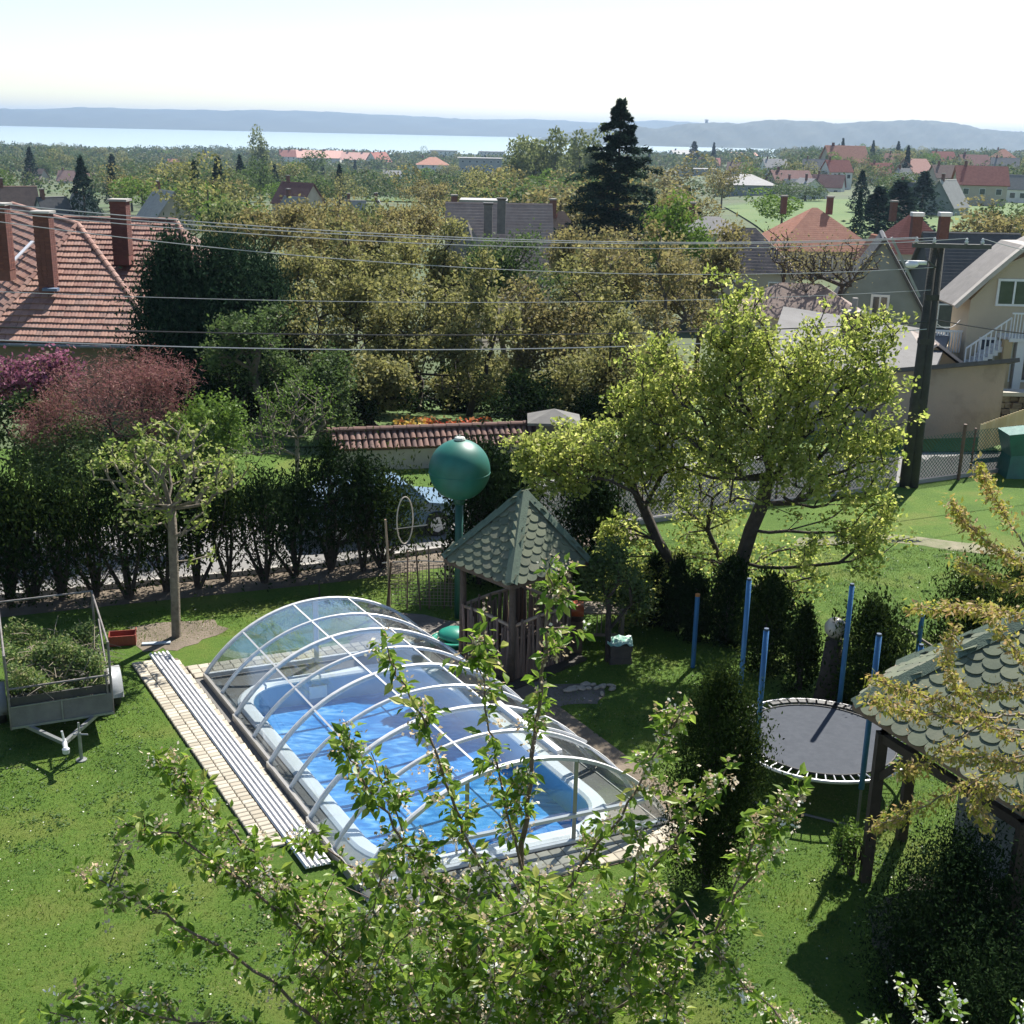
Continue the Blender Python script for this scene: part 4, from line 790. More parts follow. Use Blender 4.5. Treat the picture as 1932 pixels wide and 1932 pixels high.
def tile_mesh(w=.26, l=.42, th=.07):
    mb = MB(); xs_ = [-w / 2, -w * .25, 0, w * .25, w / 2]; zs = [.012, .024, .016, .024, .012]; V = []
    for x, z in zip(xs_, zs): V += [(x, -l / 2, z + .06), (x, l / 2, z), (x, -l / 2, z + .06 - th)]
    F = [(i * 3, (i + 1) * 3, (i + 1) * 3 + 1, i * 3 + 1) for i in range(4)] + [(i * 3 + 2, (i + 1) * 3 + 2, (i + 1) * 3, i * 3) for i in range(4)]
    mb.add(V, F); return mb.mesh('roof_tile', TILE)
def inside(p, poly):
    c = False; n = len(poly)
    for i in range(n):
        a, b = poly[i], poly[(i + 1) % n]
        if (a[1] > p[1]) != (b[1] > p[1]) and p[0] < (b[0] - a[0]) * (p[1] - a[1]) / (b[1] - a[1]) + a[0]: c = not c
    return c
def lay(face, row, col, stag=.5, margin=.0, flip=None):
    """matrices of pieces laid in courses on a sloping face; local y points up the slope."""
    P = [Vector(p) for p in face]; n = (P[1] - P[0]).cross(P[2] - P[0]).normalized()
    if n.z < 0: n = -n
    h = Vector((0, 0, 1)).cross(n).normalized(); u = n.cross(h); o = P[0]; Q = [((p - o).dot(h), (p - o).dot(u)) for p in P]
    ys_ = [q[1] for q in Q]; xs_ = [q[0] for q in Q]; out = []; y = min(ys_) + row * .5; r = 0
    while y < max(ys_):
        x = min(xs_) + (stag * col if r % 2 else 0)
        while x < max(xs_):
            if inside((x, y), Q):
                c = o + h * x + u * y; out.append(Matrix(((h.x, u.x, n.x, c.x), (h.y, u.y, n.y, c.y), (h.z, u.z, n.z, c.z), (0, 0, 0, 1))))
            x += col
        y += row; r += 1
    return out
def put(name, me, parent, mats, limit, rest_mat, jit=.006, key=None):
    if key: mats = sorted(mats, key=key)
    rest = MB()
    for i, M in enumerate(mats):
        M = M @ Matrix.Translation((random.gauss(0, jit), random.gauss(0, jit), random.gauss(0, jit * .5))) @ Matrix.Rotation(random.gauss(0, .012), 4, 'Z')
        if i < limit: piece(name, me, parent, M)
        else: rest.M = M; rest.add([v.co for v in me.vertices], [tuple(p.vertices) for p in me.polygons])
    if len(mats) > limit: rest.M = None; rest.build(name, rest_mat, parent, kind='stuff')
tm = tile_mesh(); tiles = lay(F1, .325, .262, 0) + lay(F2, .325, .262, 0) + lay(F3, .325, .262, 0)
def pxv(p):
    q = Vector(p) - EYE; zc = q.dot(fw); return (966 + FU * q.dot(rt) / zc, 966 - FU * q.dot(up) / zc)
tiles = [M for M in tiles if -60 < pxv(M.translation)[0] < 345]
put('roof_tile', tm, lr, tiles, 298, TILE, key=lambda M: (M.translation - EYE).length)
def ridge(a, b, name='ridge_tile', par=None, step=.36, r=.11, m=None):
    a = Vector(a); b = Vector(b); d = b - a; n = int(d.length / step); d.normalize(); x = d.cross(Vector((0, 0, 1))).normalized(); z = x.cross(d); M0 = Matrix(((x.x, d.x, z.x, 0), (x.y, d.y, z.y, 0), (x.z, d.z, z.z, 0), (0, 0, 0, 1)))
    mb = MB(); V = []
    for yy, rr in ((-step * .52, r * 1.18), (step * .52, r)):
        for k in range(7): t = math.pi * k / 6; V.append((math.cos(t) * rr, yy, math.sin(t) * rr * .8 - .02))
    mb.add(V, [(k, k + 1, k + 8, k + 7) for k in range(6)] + [tuple(range(7))]); me = mb.mesh(name, m or TILE)
    for i in range(n): piece(name, me, par, Matrix.Translation(a.lerp(b, (i + .5) / n) + Vector((0, 0, .05))) @ M0)
ridge(e1, Pk, par=lr); ridge(e0, Pk, par=lr); ridge(Rf, Pk, par=lr); ridge(W3l, W3r, par=lr); ridge(w3b, W3r, par=lr)
bm_ = perobj('brick', [(.17, .06, .045), (.13, .05, .04), (.21, .08, .055)], .9, 8, .4, .3)
def chimney(x, yb, yt, Y, w, m, cap=True):
    b_ = AY(x, yb, Y); t_ = AY(x, yt, Y); mb = MB(); mb.box((b_.x, Y + w / 2, (b_.z + t_.z) / 2 - .2), (w, w, t_.z - b_.z + .4)); ch = mb.build('chimney', m, lh)
    z = b_.z; mbb = MB(); r = 0
    while z < t_.z - .05:
        for i in range(3): 
            xx = b_.x - w / 2 + (i + (.5 if r % 2 else .25) * .7) * w / 3; mbb.box((xx + .04, Y - .004, z + .04), (w / 3 - .02, .02, .062)); mbb.box((b_.x + w / 2 + .004, Y + (i + .5) * w / 3, z + .04), (.02, w / 3 - .02, .062))
        z += .075; r += 1
    mbb.build('brick', bm_, ch, kind='stuff')
    mb = MB(); mb.box((b_.x, Y + w / 2, t_.z + .04), (w + .16, w + .16, .09)); mb.build('cap', CONC, ch)
chimney(88, 548, 403, 46.95, .56, BRICK); chimney(228, 482, 380, 54.0, .66, mat('red_brick', (.22, .07, .055), (.15, .055, .042), 5, .9, .4)); chimney(4, 510, 388, 48.0, .58, BRICK)
# dark spruce-side metal flashing below the middle chimney
p = AY(96, 546, 46.8); mb = MB(); mb.box(p, (.55, .3, .1)); mb.build('flashing', mat('blue_flashing', (.12, .17, .26)), lh)
p = AY(40, 470, 50.5); mb = MB(); mb.bar(AY(18, 505, 49.5) + Vector((0, 0, .1)), AY(62, 460, 51.5) + Vector((0, 0, .1)), .14, .05); mb.build('skylight_frame', ALU, lh)
# ================================================================ TILE-CAPPED WALL across the street
wr = empty('garden_wall', G(800, 880), 'pale garden wall capped with red roof tiles behind the green ball', 'wall')
wa = AY(632, 848, 36.0); wb = AY(1030, 828, 37.6); wt0 = AY(632, 818, 36.4); zc0 = wa.z
dw = (Vector((wb.x, wb.y, 0)) - Vector((wa.x, wa.y, 0))).normalized(); nw = Vector((-dw.y, dw.x, 0)); Lw = (wb - wa).length; wb.z = wa.z + .0
mb = MB(); mb.bar((wa.x + nw.x * .25, wa.y + nw.y * .25, (zc0 - 1) / 2 - .1), (wb.x + nw.x * .25, wb.y + nw.y * .25, (zc0 - 1) / 2 - .1), .34, zc0 + 1); mb.build('wall', mat('cream_render', (.44, .39, .31), (.34, .3, .24), 1.2, .95, .3, 16), wr)
Fw = [wa - dw * .2, wb + dw * .2, wb + dw * .2 + nw * .5 + Vector((0, 0, .42)), wa - dw * .2 + nw * .5 + Vector((0, 0, .42))]
mb = MB(); mb.slab([p - Vector((0, 0, .02)) for p in Fw], .06); mb.slab([Fw[3], Fw[2], Fw[2] + nw * .35 - Vector((0, 0, .3)), Fw[3] + nw * .35 - Vector((0, 0, .3))], .06); mb.build('coping', mat('roof_underlay', (.16, .08, .055)), wr)
TILE2 = perobj('coping_tile', [(.16, .085, .065), (.22, .12, .09), (.11, .06, .05), (.25, .16, .13)], .85, 7, .3, .3)
mb = MB(); V = []
for yy, rr, zz in ((-.24, .085, .05), (.24, .07, .0)):
    for k in range(7): t = math.pi * k / 6; V.append((math.cos(t) * rr, yy, math.sin(t) * rr * .75 + zz))
mb.add(V, [(k, k + 1, k + 8, k + 7) for k in range(6)] + [tuple(range(7))]); ct = mb.mesh('coping_tile', TILE2)
put('coping_tile', ct, wr, lay(Fw, .34, .185, 0), 298, TILE2, .008)
ridge(Fw[3] , Fw[2], par=wr, r=.12, step=.4, m=perobj('dark_ridge', [(.10, .055, .045), (.15, .08, .06), (.08, .05, .04)], .9, 7, .3, .3))
gp = empty('gate_pillar', G(1045, 880), 'dark gate pillar with a pyramid cap at the end of the tiled wall', 'pillar')
p = AY(1045, 790, 37.8); mb = MB(); mb.box((p.x, p.y, p.z / 2 - .5), (1.1, .9, p.z + .9)); mb.build('pillar', mat('dark_render', (.13, .12, .10), (.09, .085, .07), 2, .9, .3), gp)
mb = MB(); w, d_ = .82, .7; z = p.z; mb.add([(p.x - w, p.y - d_, z), (p.x + w, p.y - d_, z), (p.x + w, p.y + d_, z), (p.x - w, p.y + d_, z), (p.x, p.y, z + .32), (p.x - w, p.y - d_, z - .08), (p.x + w, p.y - d_, z - .08), (p.x + w, p.y + d_, z - .08), (p.x - w, p.y + d_, z - .08)], [(0, 1, 4), (1, 2, 4), (2, 3, 4), (3, 0, 4), (5, 6, 1, 0), (6, 7, 2, 1), (7, 8, 3, 2), (8, 5, 0, 3), (8, 7, 6, 5)]); mb.build('cap', mat('slate_cap', (.15, .145, .13), (.11, .105, .1), 3, .9), gp)
mb = MB(); a = AY(1090, 828, 38.5); b_ = AY(1480, 812, 41); lw = empty('garden_wall', (a.x, a.y, 0), 'low plain plastered wall continuing right behind the bright green tree', 'wall')
mb.bar((a.x, a.y, a.z / 2 - .5), (b_.x, b_.y, a.z / 2 - .5), .25, a.z + 1); mb.build('wall', mat('cream_render', (.4, .35, .3)), lw)
# ================================================================ MESH FENCE by the street
mf = empty('mesh_fence', G(1780, 905), 'green wire mesh fence along the street below the garage', 'fence')
def netmat():
    m, N, L, b = nt('green_net'); b.inputs['Base Color'].default_value = (.02, .13, .08, 1); b.inputs['Roughness'].default_value = .6; return m
NET = netmat()
fa = off(hl, -.35); 
def clothmat():
    m, N, L, b = nt('shade_cloth'); N.remove(b); d = N.new('ShaderNodeBsdfDiffuse'); d.inputs[0].default_value = (.02, .07, .065, 1); t = N.new('ShaderNodeBsdfTransparent'); x = N.new('ShaderNodeMixShader'); x.inputs[0].default_value = .72; L.new(t.outputs[0], x.inputs[1]); L.new(d.outputs[0], x.inputs[2]); L.new(x.outputs[0], N['Material Output'].inputs[0]); return m
CLOTH = clothmat()
def fence(root, a, b_, h, cell=.13, sub=True, cloth=0):
    if cloth:
        n = 30; cb_ = MB(); V = []
        for i in range(n + 1): p = a.lerp(b_, i / n); w_ = random.gauss(0, .015); V += [p + Vector((0, w_, .04)), p + Vector((0, -w_, cloth + random.gauss(0, .03)))]
        cb_.add(V, [(i * 2, i * 2 + 2, i * 2 + 3, i * 2 + 1) for i in range(n)]); cb_.build('shade_cloth', CLOTH, root)
    L_ = (b_ - a).length; d = (b_ - a).normalized(); mb = MB(); k = int(L_ / cell)
    for i in range(k):
        for s_ in (1, -1):
            x0 = i * cell; x1 = x0 + s_ * h
            p = a + d * x0; q = a + d * min(max(x1, 0), L_); t = abs((q - p).length / h) if h else 1
            mb.tube([p + Vector((0, 0, .05)), q + Vector((0, 0, .05 + h * t))], .009, 3, caps=False)
    mb.build('netting', NET, root, kind='stuff')
    for i in range(int(L_ / 2.6) + 1):
        p = a + d * min(L_, i * 2.6); mb = MB(); mb.tube([p, p + Vector((0, 0, h + .12))], .035, 8); mb.build('post', mat('rusty_post', (.10, .06, .045), (.16, .09, .06)), root)
fence(mf, G(1712, 912), G(1932, 880), 1.35, cloth=.7)
mf2 = empty('mesh_fence', G(1200, 990), 'green wire mesh fence seen through the bright green tree', 'fence'); fence(mf2, G(1000, 1006), G(1690, 916), 1.3, cloth=1.25)
pst = empty('fence_post', G(1900, 905), 'tall thin rusty post standing on the right lawn edge', 'post'); p = G(1910, 895); q = AY(1917, 848, p.y); 
a = G(1808, 905); mb = MB(); mb.tube([a, Vector((a.x, a.y, AY(1808, 800, a.y).z))], .055, 8); ORG[pst] = Vector(pst.location); mb.build('post', mat('rusty_post', (.1, .06, .045)), pst)
# ================================================================ UTILITY POLE AND WIRES
up_root = G(1714, 918); Yp = up_root.y
pole = empty('utility_pole', up_root, 'tall concrete double utility pole with a short crossarm and insulators', 'utility pole')
PC = mat('old_concrete', (.06, .056, .048), (.035, .034, .03), 3, .95, .5, 25)
tp = AY(1768, 466, Yp); H_ = tp.z; ux = up_root.x
for s in (-1, 1):
    mb = MB(); mb.tube([(ux + s * .12, Yp, -.3), (ux + s * .085 + .02, Yp, H_ + .02)], [.17, .115], 10); mb.build('pole', PC, pole, smooth=True)
for z in (1.2, 2.6, H_ * .62, H_ * .8): mb = MB(); mb.box((ux, Yp, z), (.5 - z * .02, .26, .16)); mb.build('crosspiece', PC, pole)
mb = MB(); mb.box((ux + .35, Yp - .18, H_ + .05), (2.2, .12, .12)); arm = mb.build('crossarm', mat('dark_metal', (.05, .05, .05), (.09, .085, .08)), pole)
INS = mat('insulator_white', (.62, .62, .6), (.5, .5, .5), 5, .25)
ins = []
for dx in (-.65, -.15, .75, 1.2):
    mb = MB(); mb.lathe([(.015, 0), (.05, .02), (.055, .08), (.03, .1), (.045, .13), (.02, .17)], (ux + dx, Yp - .18, H_ + .11), 10); mb.build('insulator', INS, arm, smooth=True); ins.append(Vector((ux + dx, Yp - .2, H_ + .27)))
lamp_p = AY(1720, 498, Yp - .3); mb = MB(); mb.tube([(ux, Yp - .1, lamp_p.z - .1), (ux - .3, Yp - .3, lamp_p.z + .08), lamp_p + Vector((.1, 0, .05))], .025, 6); mb.build('lamp_arm', mat('dark_metal', (.05, .05, .05)), pole)
mb = MB(); mb.M = Matrix.Translation(lamp_p) @ Matrix.Rotation(-.08, 4, 'Y'); mb.lathe([(.02, .08), (.16, .05), (.2, -.02), (.17, -.07), (.1, -.1)], (0, 0, 0), 12); mb.M = Matrix.Translation(lamp_p + Vector((.15, 0, .04))); mb.box((0, 0, 0), (.5, .16, .1)); mb.build('street_lamp_head', WHITE(), pole, smooth=True)
mb = MB(); mb.bar(AY(1682, 448, Yp - .35), AY(1735, 560, Yp - .25), .06, .06); mb.build('stay_bar', mat('grey_stay', (.3, .3, .3)), pole)
WIREL = mat('wire_grey', (.42, .42, .43), (.36, .36, .37), 1, .5); WIRED = mat('wire_black', (.02, .02, .022), (.03, .03, .03), 1, .6)
def wire(label, a, b_, sag, r, m, n=28, group='overhead lines to the utility pole'):
    pts = []
    for i in range(n + 1):
        s = i / n; p = Vector(a).lerp(Vector(b_), s); p.z -= sag * 4 * s * (1 - s); pts.append(p)
    mb = MB(); mb.tube(pts, r, 5); o = mb.build('wire', m, loc=tuple(a)); tag(o, label, 'wire', group); return o
Yl = 27.0
wire('topmost grey wire of the upper bundle', AY(-120, 372, Yl), ins[0], .45, .012, WIREL)
wire('second grey wire of the upper bundle', AY(-120, 382, Yl + .3), ins[1], .45, .012, WIREL)
wire('third grey wire of the upper bundle, slightly lower', AY(-120, 388, Yl + .6), ins[2], .55, .011, WIREL)
wire('lone grey wire sagging below the upper bundle', AY(-120, 402, Yl), Vector((ux - .1, Yp - .2, H_ - .55)), .62, .010, WIREL)
wire('thin wire crossing the middle orchard', AY(-120, 545, Yl), Vector((ux - .1, Yp - .2, AY(1730, 545, Yp).z)), .32, .008, WIREL)
wire('thick black cable crossing above the red bush', AY(-120, 612, Yl), Vector((ux - .1, Yp - .2, AY(1725, 605, Yp).z)), .30, .017, WIRED)
wire('lowest pale cable crossing above the green ball', AY(-120, 636, Yl), Vector((ux - .1, Yp - .25, AY(1722, 618, Yp).z)), .42, .014, WIREL)
wire('upper wire running right from the pole past the tan house', ins[3], AY(2100, 500, 38), .1, .011, WIREL, group='lines leaving the pole to the right')
wire('black cable running right from the pole across the balcony', Vector((ux + .1, Yp - .2, AY(1730, 600, Yp).z)), AY(2100, 640, 38), .12, .017, WIRED, group='lines leaving the pole to the right')
wire('thin wire looping right from the lamp to the tan house', Vector((ux + .1, Yp, AY(1730, 600, Yp).z)), AY(1812, 603, 47.2), .3, .01, WIREL, group='lines leaving the pole to the right')
# ================================================================ GARDEN OBJECTS
SH = perobj('roof_shingle', [(.09, .11, .07), (.125, .14, .09), (.075, .092, .062), (.15, .152, .105)], .9, 14, .5, .3)
SHB = mat('shingle_band', (.10, .14, .10), (.08, .11, .08), 12, .9, .4, 60)
def shingle_mesh(w=.26, l=.26, th=.03):
    mb = MB(); pts = [(-w * .49, l * .5), (-w * .49, -l * .18)] + [(math.cos(a) * w * .49, -l * .18 + math.sin(a) * l * .34) for a in [math.pi + math.pi * k / 8 for k in range(1, 8)]] + [(w * .49, -l * .18), (w * .49, l * .5)]
    z = lambda y: .012 + (.5 * l - y) / l * th
    k = len(pts); mb.add([(x, y, z(y)) for x, y in pts] + [(x, y, z(y) - .014) for x, y in pts], [tuple(range(k)), ] + [(i, i + k, (i + 1) % k + k, (i + 1) % k) for i in range(k)]); return mb.mesh('shingle', SH)
shm = shingle_mesh()
def band(a, b, w=.13, n1=None, par=None, h=.045):
    a = Vector(a); b = Vector(b); mb = MB(); d = (b - a); L_ = d.length; d.normalize(); x = d.cross(Vector((0, 0, 1))).normalized(); z = x.cross(d); k = max(1, int(L_ / .3))
    for i in range(k):
        p = a + d * (L_ * i / k); q = a + d * (L_ * (i + 1.15) / k) if i < k - 1 else b; u = .012 * (k - i) / k
        mb.add([p - x * w - z * .05 + z * h, p + z * (h + .035), p + x * w - z * .05 + z * h, q - x * w - z * .05 + z * (h + .015), q + z * (h + .05), q + x * w - z * .05 + z * (h + .015)], [(0, 3, 4, 1), (1, 4, 5, 2)])
    return mb.build('ridge_band', SHB, par)
gz = empty('pavilion', (.12, 22.6, 0), 'small square garden pavilion with green shingle pyramid roof and stick fence sides', 'pavilion')
ap = Vector((.22, 22.6, 3.42)); cf, cl, crr, cb = Vector((.01, 21.08, 2.13)), Vector((-1.28, 22.5, 2.13)), Vector((1.47, 22.5, 2.13)), Vector((.25, 24.05, 2.13))
mb = MB()
for a, b_ in ((cf, crr), (crr, cb), (cb, cl), (cl, cf)): mb.slab([a, b_, ap], .05)
grf = mb.build('roof', WOODD, gz)
put('shingle', shm, grf, lay([cl, cf, ap], .15, .26) + lay([cf, crr, ap], .15, .26) + lay([crr, cb, ap], .15, .26) + lay([cb, cl, ap], .15, .26), 298, SH, .003, key=lambda M: (M.translation - EYE).length)
for c in (cf, cl, crr, cb): band(c, ap, .12, par=grf)
mb = MB()
for a, b_ in ((cf, crr), (crr, cb), (cb, cl), (cl, cf)): mb.bar(a - Vector((0, 0, .06)), b_ - Vector((0, 0, .06)), .03, .09)
mb.build('fascia', WOODD, grf)
cen = Vector((.12, 22.6, 0)); PC4 = []
mb = MB(); mb.box((.12, 22.6, .03), (2.0, 2.0, .06), rz=.8); mb.build('floor', mat('shade_floor', (.05, .04, .03), (.035, .028, .02)), gz)  # dark slab added to deepen the shade inside the pavilion
mb = MB(); mb.box((.3, 22.9, .42), (.9, .5, .08), rz=.8); mb.box((.3, 22.9, .2), (.6, .3, .4), rz=.8); mb.build('bench', WOODD, gz)  # dark bench added to fill the shaded inside
for c in (cf, crr, cb, cl):
    p = cen + (Vector((c.x, c.y, 0)) - cen) * .74; PC4.append(p); mb = MB(); mb.tube([p, p + Vector((.01, 0, 1.2)), p + Vector((0, .01, 2.3))], [.075, .065, .06], 8); mb.build('post', mat('round_log', (.10, .07, .05), (.06, .042, .03), 6, .9, .6, 30), gz, smooth=True)
STK = perobj('stick', [(.14, .095, .07), (.20, .13, .10), (.09, .065, .05), (.24, .17, .13)], .9, 6, .4, .3)
mb = MB(); mb.tube([(0, 0, 0), (.008, .004, .55), (0, 0, 1.12)], [.031, .029, .024], 5); stm = mb.mesh('stick', STK)
for i, (a, b_) in enumerate(((PC4[3], PC4[0]), (PC4[0], PC4[1]), (PC4[1], PC4[2]), (PC4[2], PC4[3]))):
    L_ = (b_ - a).length; n = int(L_ / .058)
    for k in range(1, n):
        p = a.lerp(b_, k / n); piece('stick', stm, gz, Matrix.Translation(p + Vector((random.gauss(0, .01), random.gauss(0, .01), 0))) @ Matrix.Rotation(random.gauss(0, .03), 4, 'X') @ Matrix.Rotation(random.gauss(0, .03), 4, 'Y') @ Matrix.Diagonal((1, 1, random.uniform(.92, 1.12), 1)))
    mb = MB(); mb.tube([a + Vector((0, 0, 1.14)), a.lerp(b_, .5) + Vector((0, 0, 1.18)), b_ + Vector((0, 0, 1.15))], .032, 6); mb.build('handrail', mat('peeled_branch', (.38, .28, .2), (.28, .2, .14), 6, .8), gz, smooth=True)
# table inside the pavilion with a red toy and white cloth seen at its right side
tb = empty('red_toy_box', (1.15, 23.0, .0), 'orange red plastic toy box standing beside the pavilion post', 'toy box')
mb = MB(); mb.box((1.25, 23.1, .9), (.42, .36, .2)); mb.build('tub', mat('orange_plastic', (.38, .08, .025), (.28, .06, .02), 3, .4), tb, smooth=True)
mb = MB(); mb.box((1.2, 23.1, .35), (.5, .45, .7)); mb.build('stand', WOODD, tb)
# green plastic turtle-shaped sandbox
tu = empty('sandbox', G(855, 1222), 'green plastic turtle-shaped sandbox left of the pavilion', 'sandbox')
p = G(857, 1216); GP = mat('green_plastic', (.02, .24, .17), (.015, .18, .13), 3, .35)
mb = MB(); mb.M = Matrix.Translation(p) @ Matrix.Diagonal((1.15, .95, 1, 1)); mb.lathe([(.30, 0), (.37, .02), (.38, .10), (.42, .12), (.42, .145), (.34, .15), (.33, .05), (.0, .05)], (0, 0, 0), 26); mb.build('tray', GP, tu, smooth=True)
mb = MB(); mb.M = Matrix.Translation(p + Vector((.05, .04, .15))) @ Matrix.Rotation(.12, 4, 'Y') @ Matrix.Diagonal((1.1, .9, 1, 1)); mb.lathe([(.36, 0), (.36, .03), (.32, .09), (.22, .16), (.1, .19), (0.01, .195)], (0, 0, 0), 26); sh_ = mb.build('lid', GP, tu, smooth=True)
mb = MB(); mb.M = Matrix.Translation(p + Vector((-.38, -.28, .1))); mb.lathe([(.02, -.05), (.08, -.02), (.1, .04), (.07, .1), (.01, .13)], (0, 0, 0), 12); mb.build('head', GP, tu, smooth=True)
# wooden table with bench right of the pavilion
wt = empty('garden_table', G(1133, 1205), 'rough wooden garden table right of the pavilion', 'table')
p = G(1133, 1200); WD = mat('weathered_wood', (.13, .11, .085), (.19, .16, .12), 6, .9, .5, 30)
for i in range(5): mb = MB(); mb.M = Matrix.Translation(p + Vector((0, i * .13 - .26, .62))) @ Matrix.Rotation(.06, 4, 'Z'); mb.box((0, 0, 0), (1.0, .115, .035)); mb.build('plank', WD, wt)
for dx, dy in ((-.42, -.22), (.42, -.22), (-.42, .22), (.42, .22)): mb = MB(); mb.box(p + Vector((dx, dy, .3)), (.07, .07, .6)); mb.build('leg', WD, wt)
mb = MB(); mb.bar(p + Vector((-.42, -.22, .12)), p + Vector((.42, -.22, .12)), .03, .06)
mb.build('stretcher', WD, wt)
for i in range(4): mb = MB(); mb.tube([p + Vector((-.1 + i * .09, -.22, .12)), p + Vector((-.1 + i * .09, -.22, .58))], .012, 5); mb.build('baluster', WD, wt)
# stump planter with green-white top
bk = empty('planter_block', G(1165, 1252), 'dark wooden block with a crumpled green and white sheet on top, right of the pavilion', 'block')
p = G(1167, 1246); mb = MB()
mb.M = Matrix.Translation(p) @ Matrix.Rotation(.15, 4, 'Z'); mb.box((0, 0, .06), (.44, .4, .12)); mb.box((0, 0, .19), (.41, .37, .13)); mb.box((0.01, 0, .32), (.43, .39, .12)); mb.build('block', mat('dark_block', (.055, .045, .04), (.09, .075, .06), 5, .9, .6), bk)
mb = MB(); V = []; n = 9
for i in range(n):
    for j in range(n): V.append(p + Vector(((i / (n - 1) - .5) * .5, (j / (n - 1) - .5) * .44, .41 + random.uniform(-.03, .05))))
mb.add(V, [(i * n + j, (i + 1) * n + j, (i + 1) * n + j + 1, i * n + j + 1) for i in range(n - 1) for j in range(n - 1)]); mb.build('sheet', mat('green_white_foil', (.62, .72, .66), (.05, .32, .2), 9, .35), bk)
sp = empty('stone_pile', G(1110, 1300), 'pale heap of stones on the grass edge below the pavilion', 'stone heap')
for k in range(16):
    q = G(1060 + random.random() * 100, 1312 - random.random() * 22); q.z = .03; mb = MB(); mb.M = Matrix.Translation(q) @ Matrix.Rotation(random.random() * 3, 4, 'Z') @ Matrix.Diagonal((random.uniform(.06, .13), random.uniform(.04, .09), .035, 1))
    mb.lathe([(.5, -.8), (.95, -.2), (.9, .4), (.5, .85), (.05, 1)], (0, 0, 0), 7); mb.build('stone', mat('pale_stone', (.36, .32, .26), (.26, .23, .18), 4, .9, .5), sp)
sp2 = empty('stone_edging', G(790, 1180), 'row of small whitish stones edging the bed behind the pool roof', 'stone edging')
for k in range(26):
    q = G(700 + k * 5.5 + random.gauss(0, 3), 1150 + k * 2.6 + random.gauss(0, 3)); mb = MB(); mb.M = Matrix.Translation(q + Vector((0, 0, .03))) @ Matrix.Rotation(random.random() * 3, 4, 'Z') @ Matrix.Diagonal((random.uniform(.07, .13), random.uniform(.05, .1), .06, 1))
    mb.lathe([(.6, -.6), (.95, -.1), (.8, .5), (.1, 1)], (0, 0, 0), 7); mb.build('stone', mat('pale_stone', (.4, .37, .32)), sp2)
# ---- green ball on its pole
bl = empty('water_tower', G(862, 1165), 'large green ball tank standing on a green pipe beside the pavilion', 'ball tank')
Yb = G(862, 1165).y; bc = AY(867, 886, Yb); bx = bc.x; rb_ = 59 * (Yb - .0) / FU * 1.02
m, N, L, b = nt('ball_green'); b.inputs['Roughness'].default_value = .48; b.inputs['Specular IOR Level'].default_value = .5
tc = N.new('ShaderNodeTexCoord'); sp_ = N.new('ShaderNodeSeparateXYZ'); L.new(tc.outputs['Object'], sp_.inputs[0]); no = N.new('ShaderNodeTexNoise'); no.inputs['Scale'].default_value = 2.5; no.inputs['Detail'].default_value = 7; L.new(tc.outputs['Object'], no.inputs['Vector'])
cr = N.new('ShaderNodeValToRGB'); e = cr.color_ramp.elements; e[0].position = .3; e[0].color = (.008, .10, .07, 1); e[1].position = .7; e[1].color = (.018, .15, .115, 1); L.new(no.outputs['Fac'], cr.inputs[0]); L.new(cr.outputs[0], b.inputs['Base Color']); BALLM = m
mb = MB(); mb.lathe([(max(.001, rb_ * math.cos(a)), rb_ * math.sin(a)) for a in [-math.pi / 2 + math.pi * k / 28 for k in range(29)]], bc, 40); mb.build('tank', BALLM, bl, smooth=True)
mb = MB(); mb.lathe([(rb_ * 1.003, -.012), (rb_ * 1.012, 0), (rb_ * 1.003, .012)], bc + Vector((0, 0, -.05)), 40); mb.build('seam', BALLM, bl, smooth=True)
mb = MB(); mb.tube([(bx + .0, Yb, 0), (bx, Yb, bc.z - rb_ + .05)], .085, 14); mb.lathe([(.11, 0), (.13, .08), (.12, .2)], (bx, Yb, bc.z - rb_ - .1), 14); mb.build('pipe', mat('pipe_green_shaded', (.008, .06, .045), (.012, .08, .06), 4, .5), bl, smooth=True)  # pipe green darkened to stand for the hedge's shadow
mb = MB(); mb.lathe([(.1, 0), (.12, .02), (.1, .06), (.03, .07)], bc + Vector((0, 0, rb_ - .01)), 12); mb.tube([bc + Vector((-.1, 0, rb_)), bc + Vector((-.06, 0, rb_ + .09)), bc + Vector((.0, 0, rb_ + .1)), bc + Vector((.02, 0, rb_))], .012, 6); mb.build('valve', mat('pale_metal', (.6, .62, .55)), bl)
# ---- hoops, stick trellis
hp = empty('hoop', G(765, 1140), 'thin pale hoop hanging upright between the trellis poles', 'hoop')
c = AY(764, 982, 25.2); HM = mat('pale_hoop', (.55, .47, .40), (.42, .36, .3), 5, .6)
mb = MB(); mb.tube([c + Vector((math.sin(a) * .16, math.sin(a) * .12, math.cos(a) * .52)) for a in [2 * math.pi * k / 28 for k in range(29)]], .014, 6, caps=False); mb.build('ring', HM, hp, smooth=True)
tr = empty('trellis', G(790, 1145), 'crooked trellis of sticks and wire mesh between the hedge and the pavilion', 'trellis')
b0 = G(735, 1148); t0_ = AY(727, 980, b0.y - .1); mb = MB(); mb.tube([b0, b0.lerp(t0_, .5) + Vector((.02, 0, 0)), t0_], [.03, .028, .022], 6); mb.build('pole', mat('peeled_branch', (.38, .28, .2)), tr)
b1 = G(730, 1150); mb = MB(); mb.tube([b1, AY(738, 1060, b1.y)], .025, 6); mb.build('pole', WOODD, tr)
for x_ in (768, 793, 810, 838, 850):
    b_ = G(x_, 1150 + random.uniform(-6, 6)); mb = MB(); mb.tube([b_, Vector((b_.x + random.gauss(0, .04), b_.y, random.uniform(1.0, 1.5)))], .02, 6); mb.build('pole', STK, tr)
mb = MB(); Yt_ = G(790, 1150).y
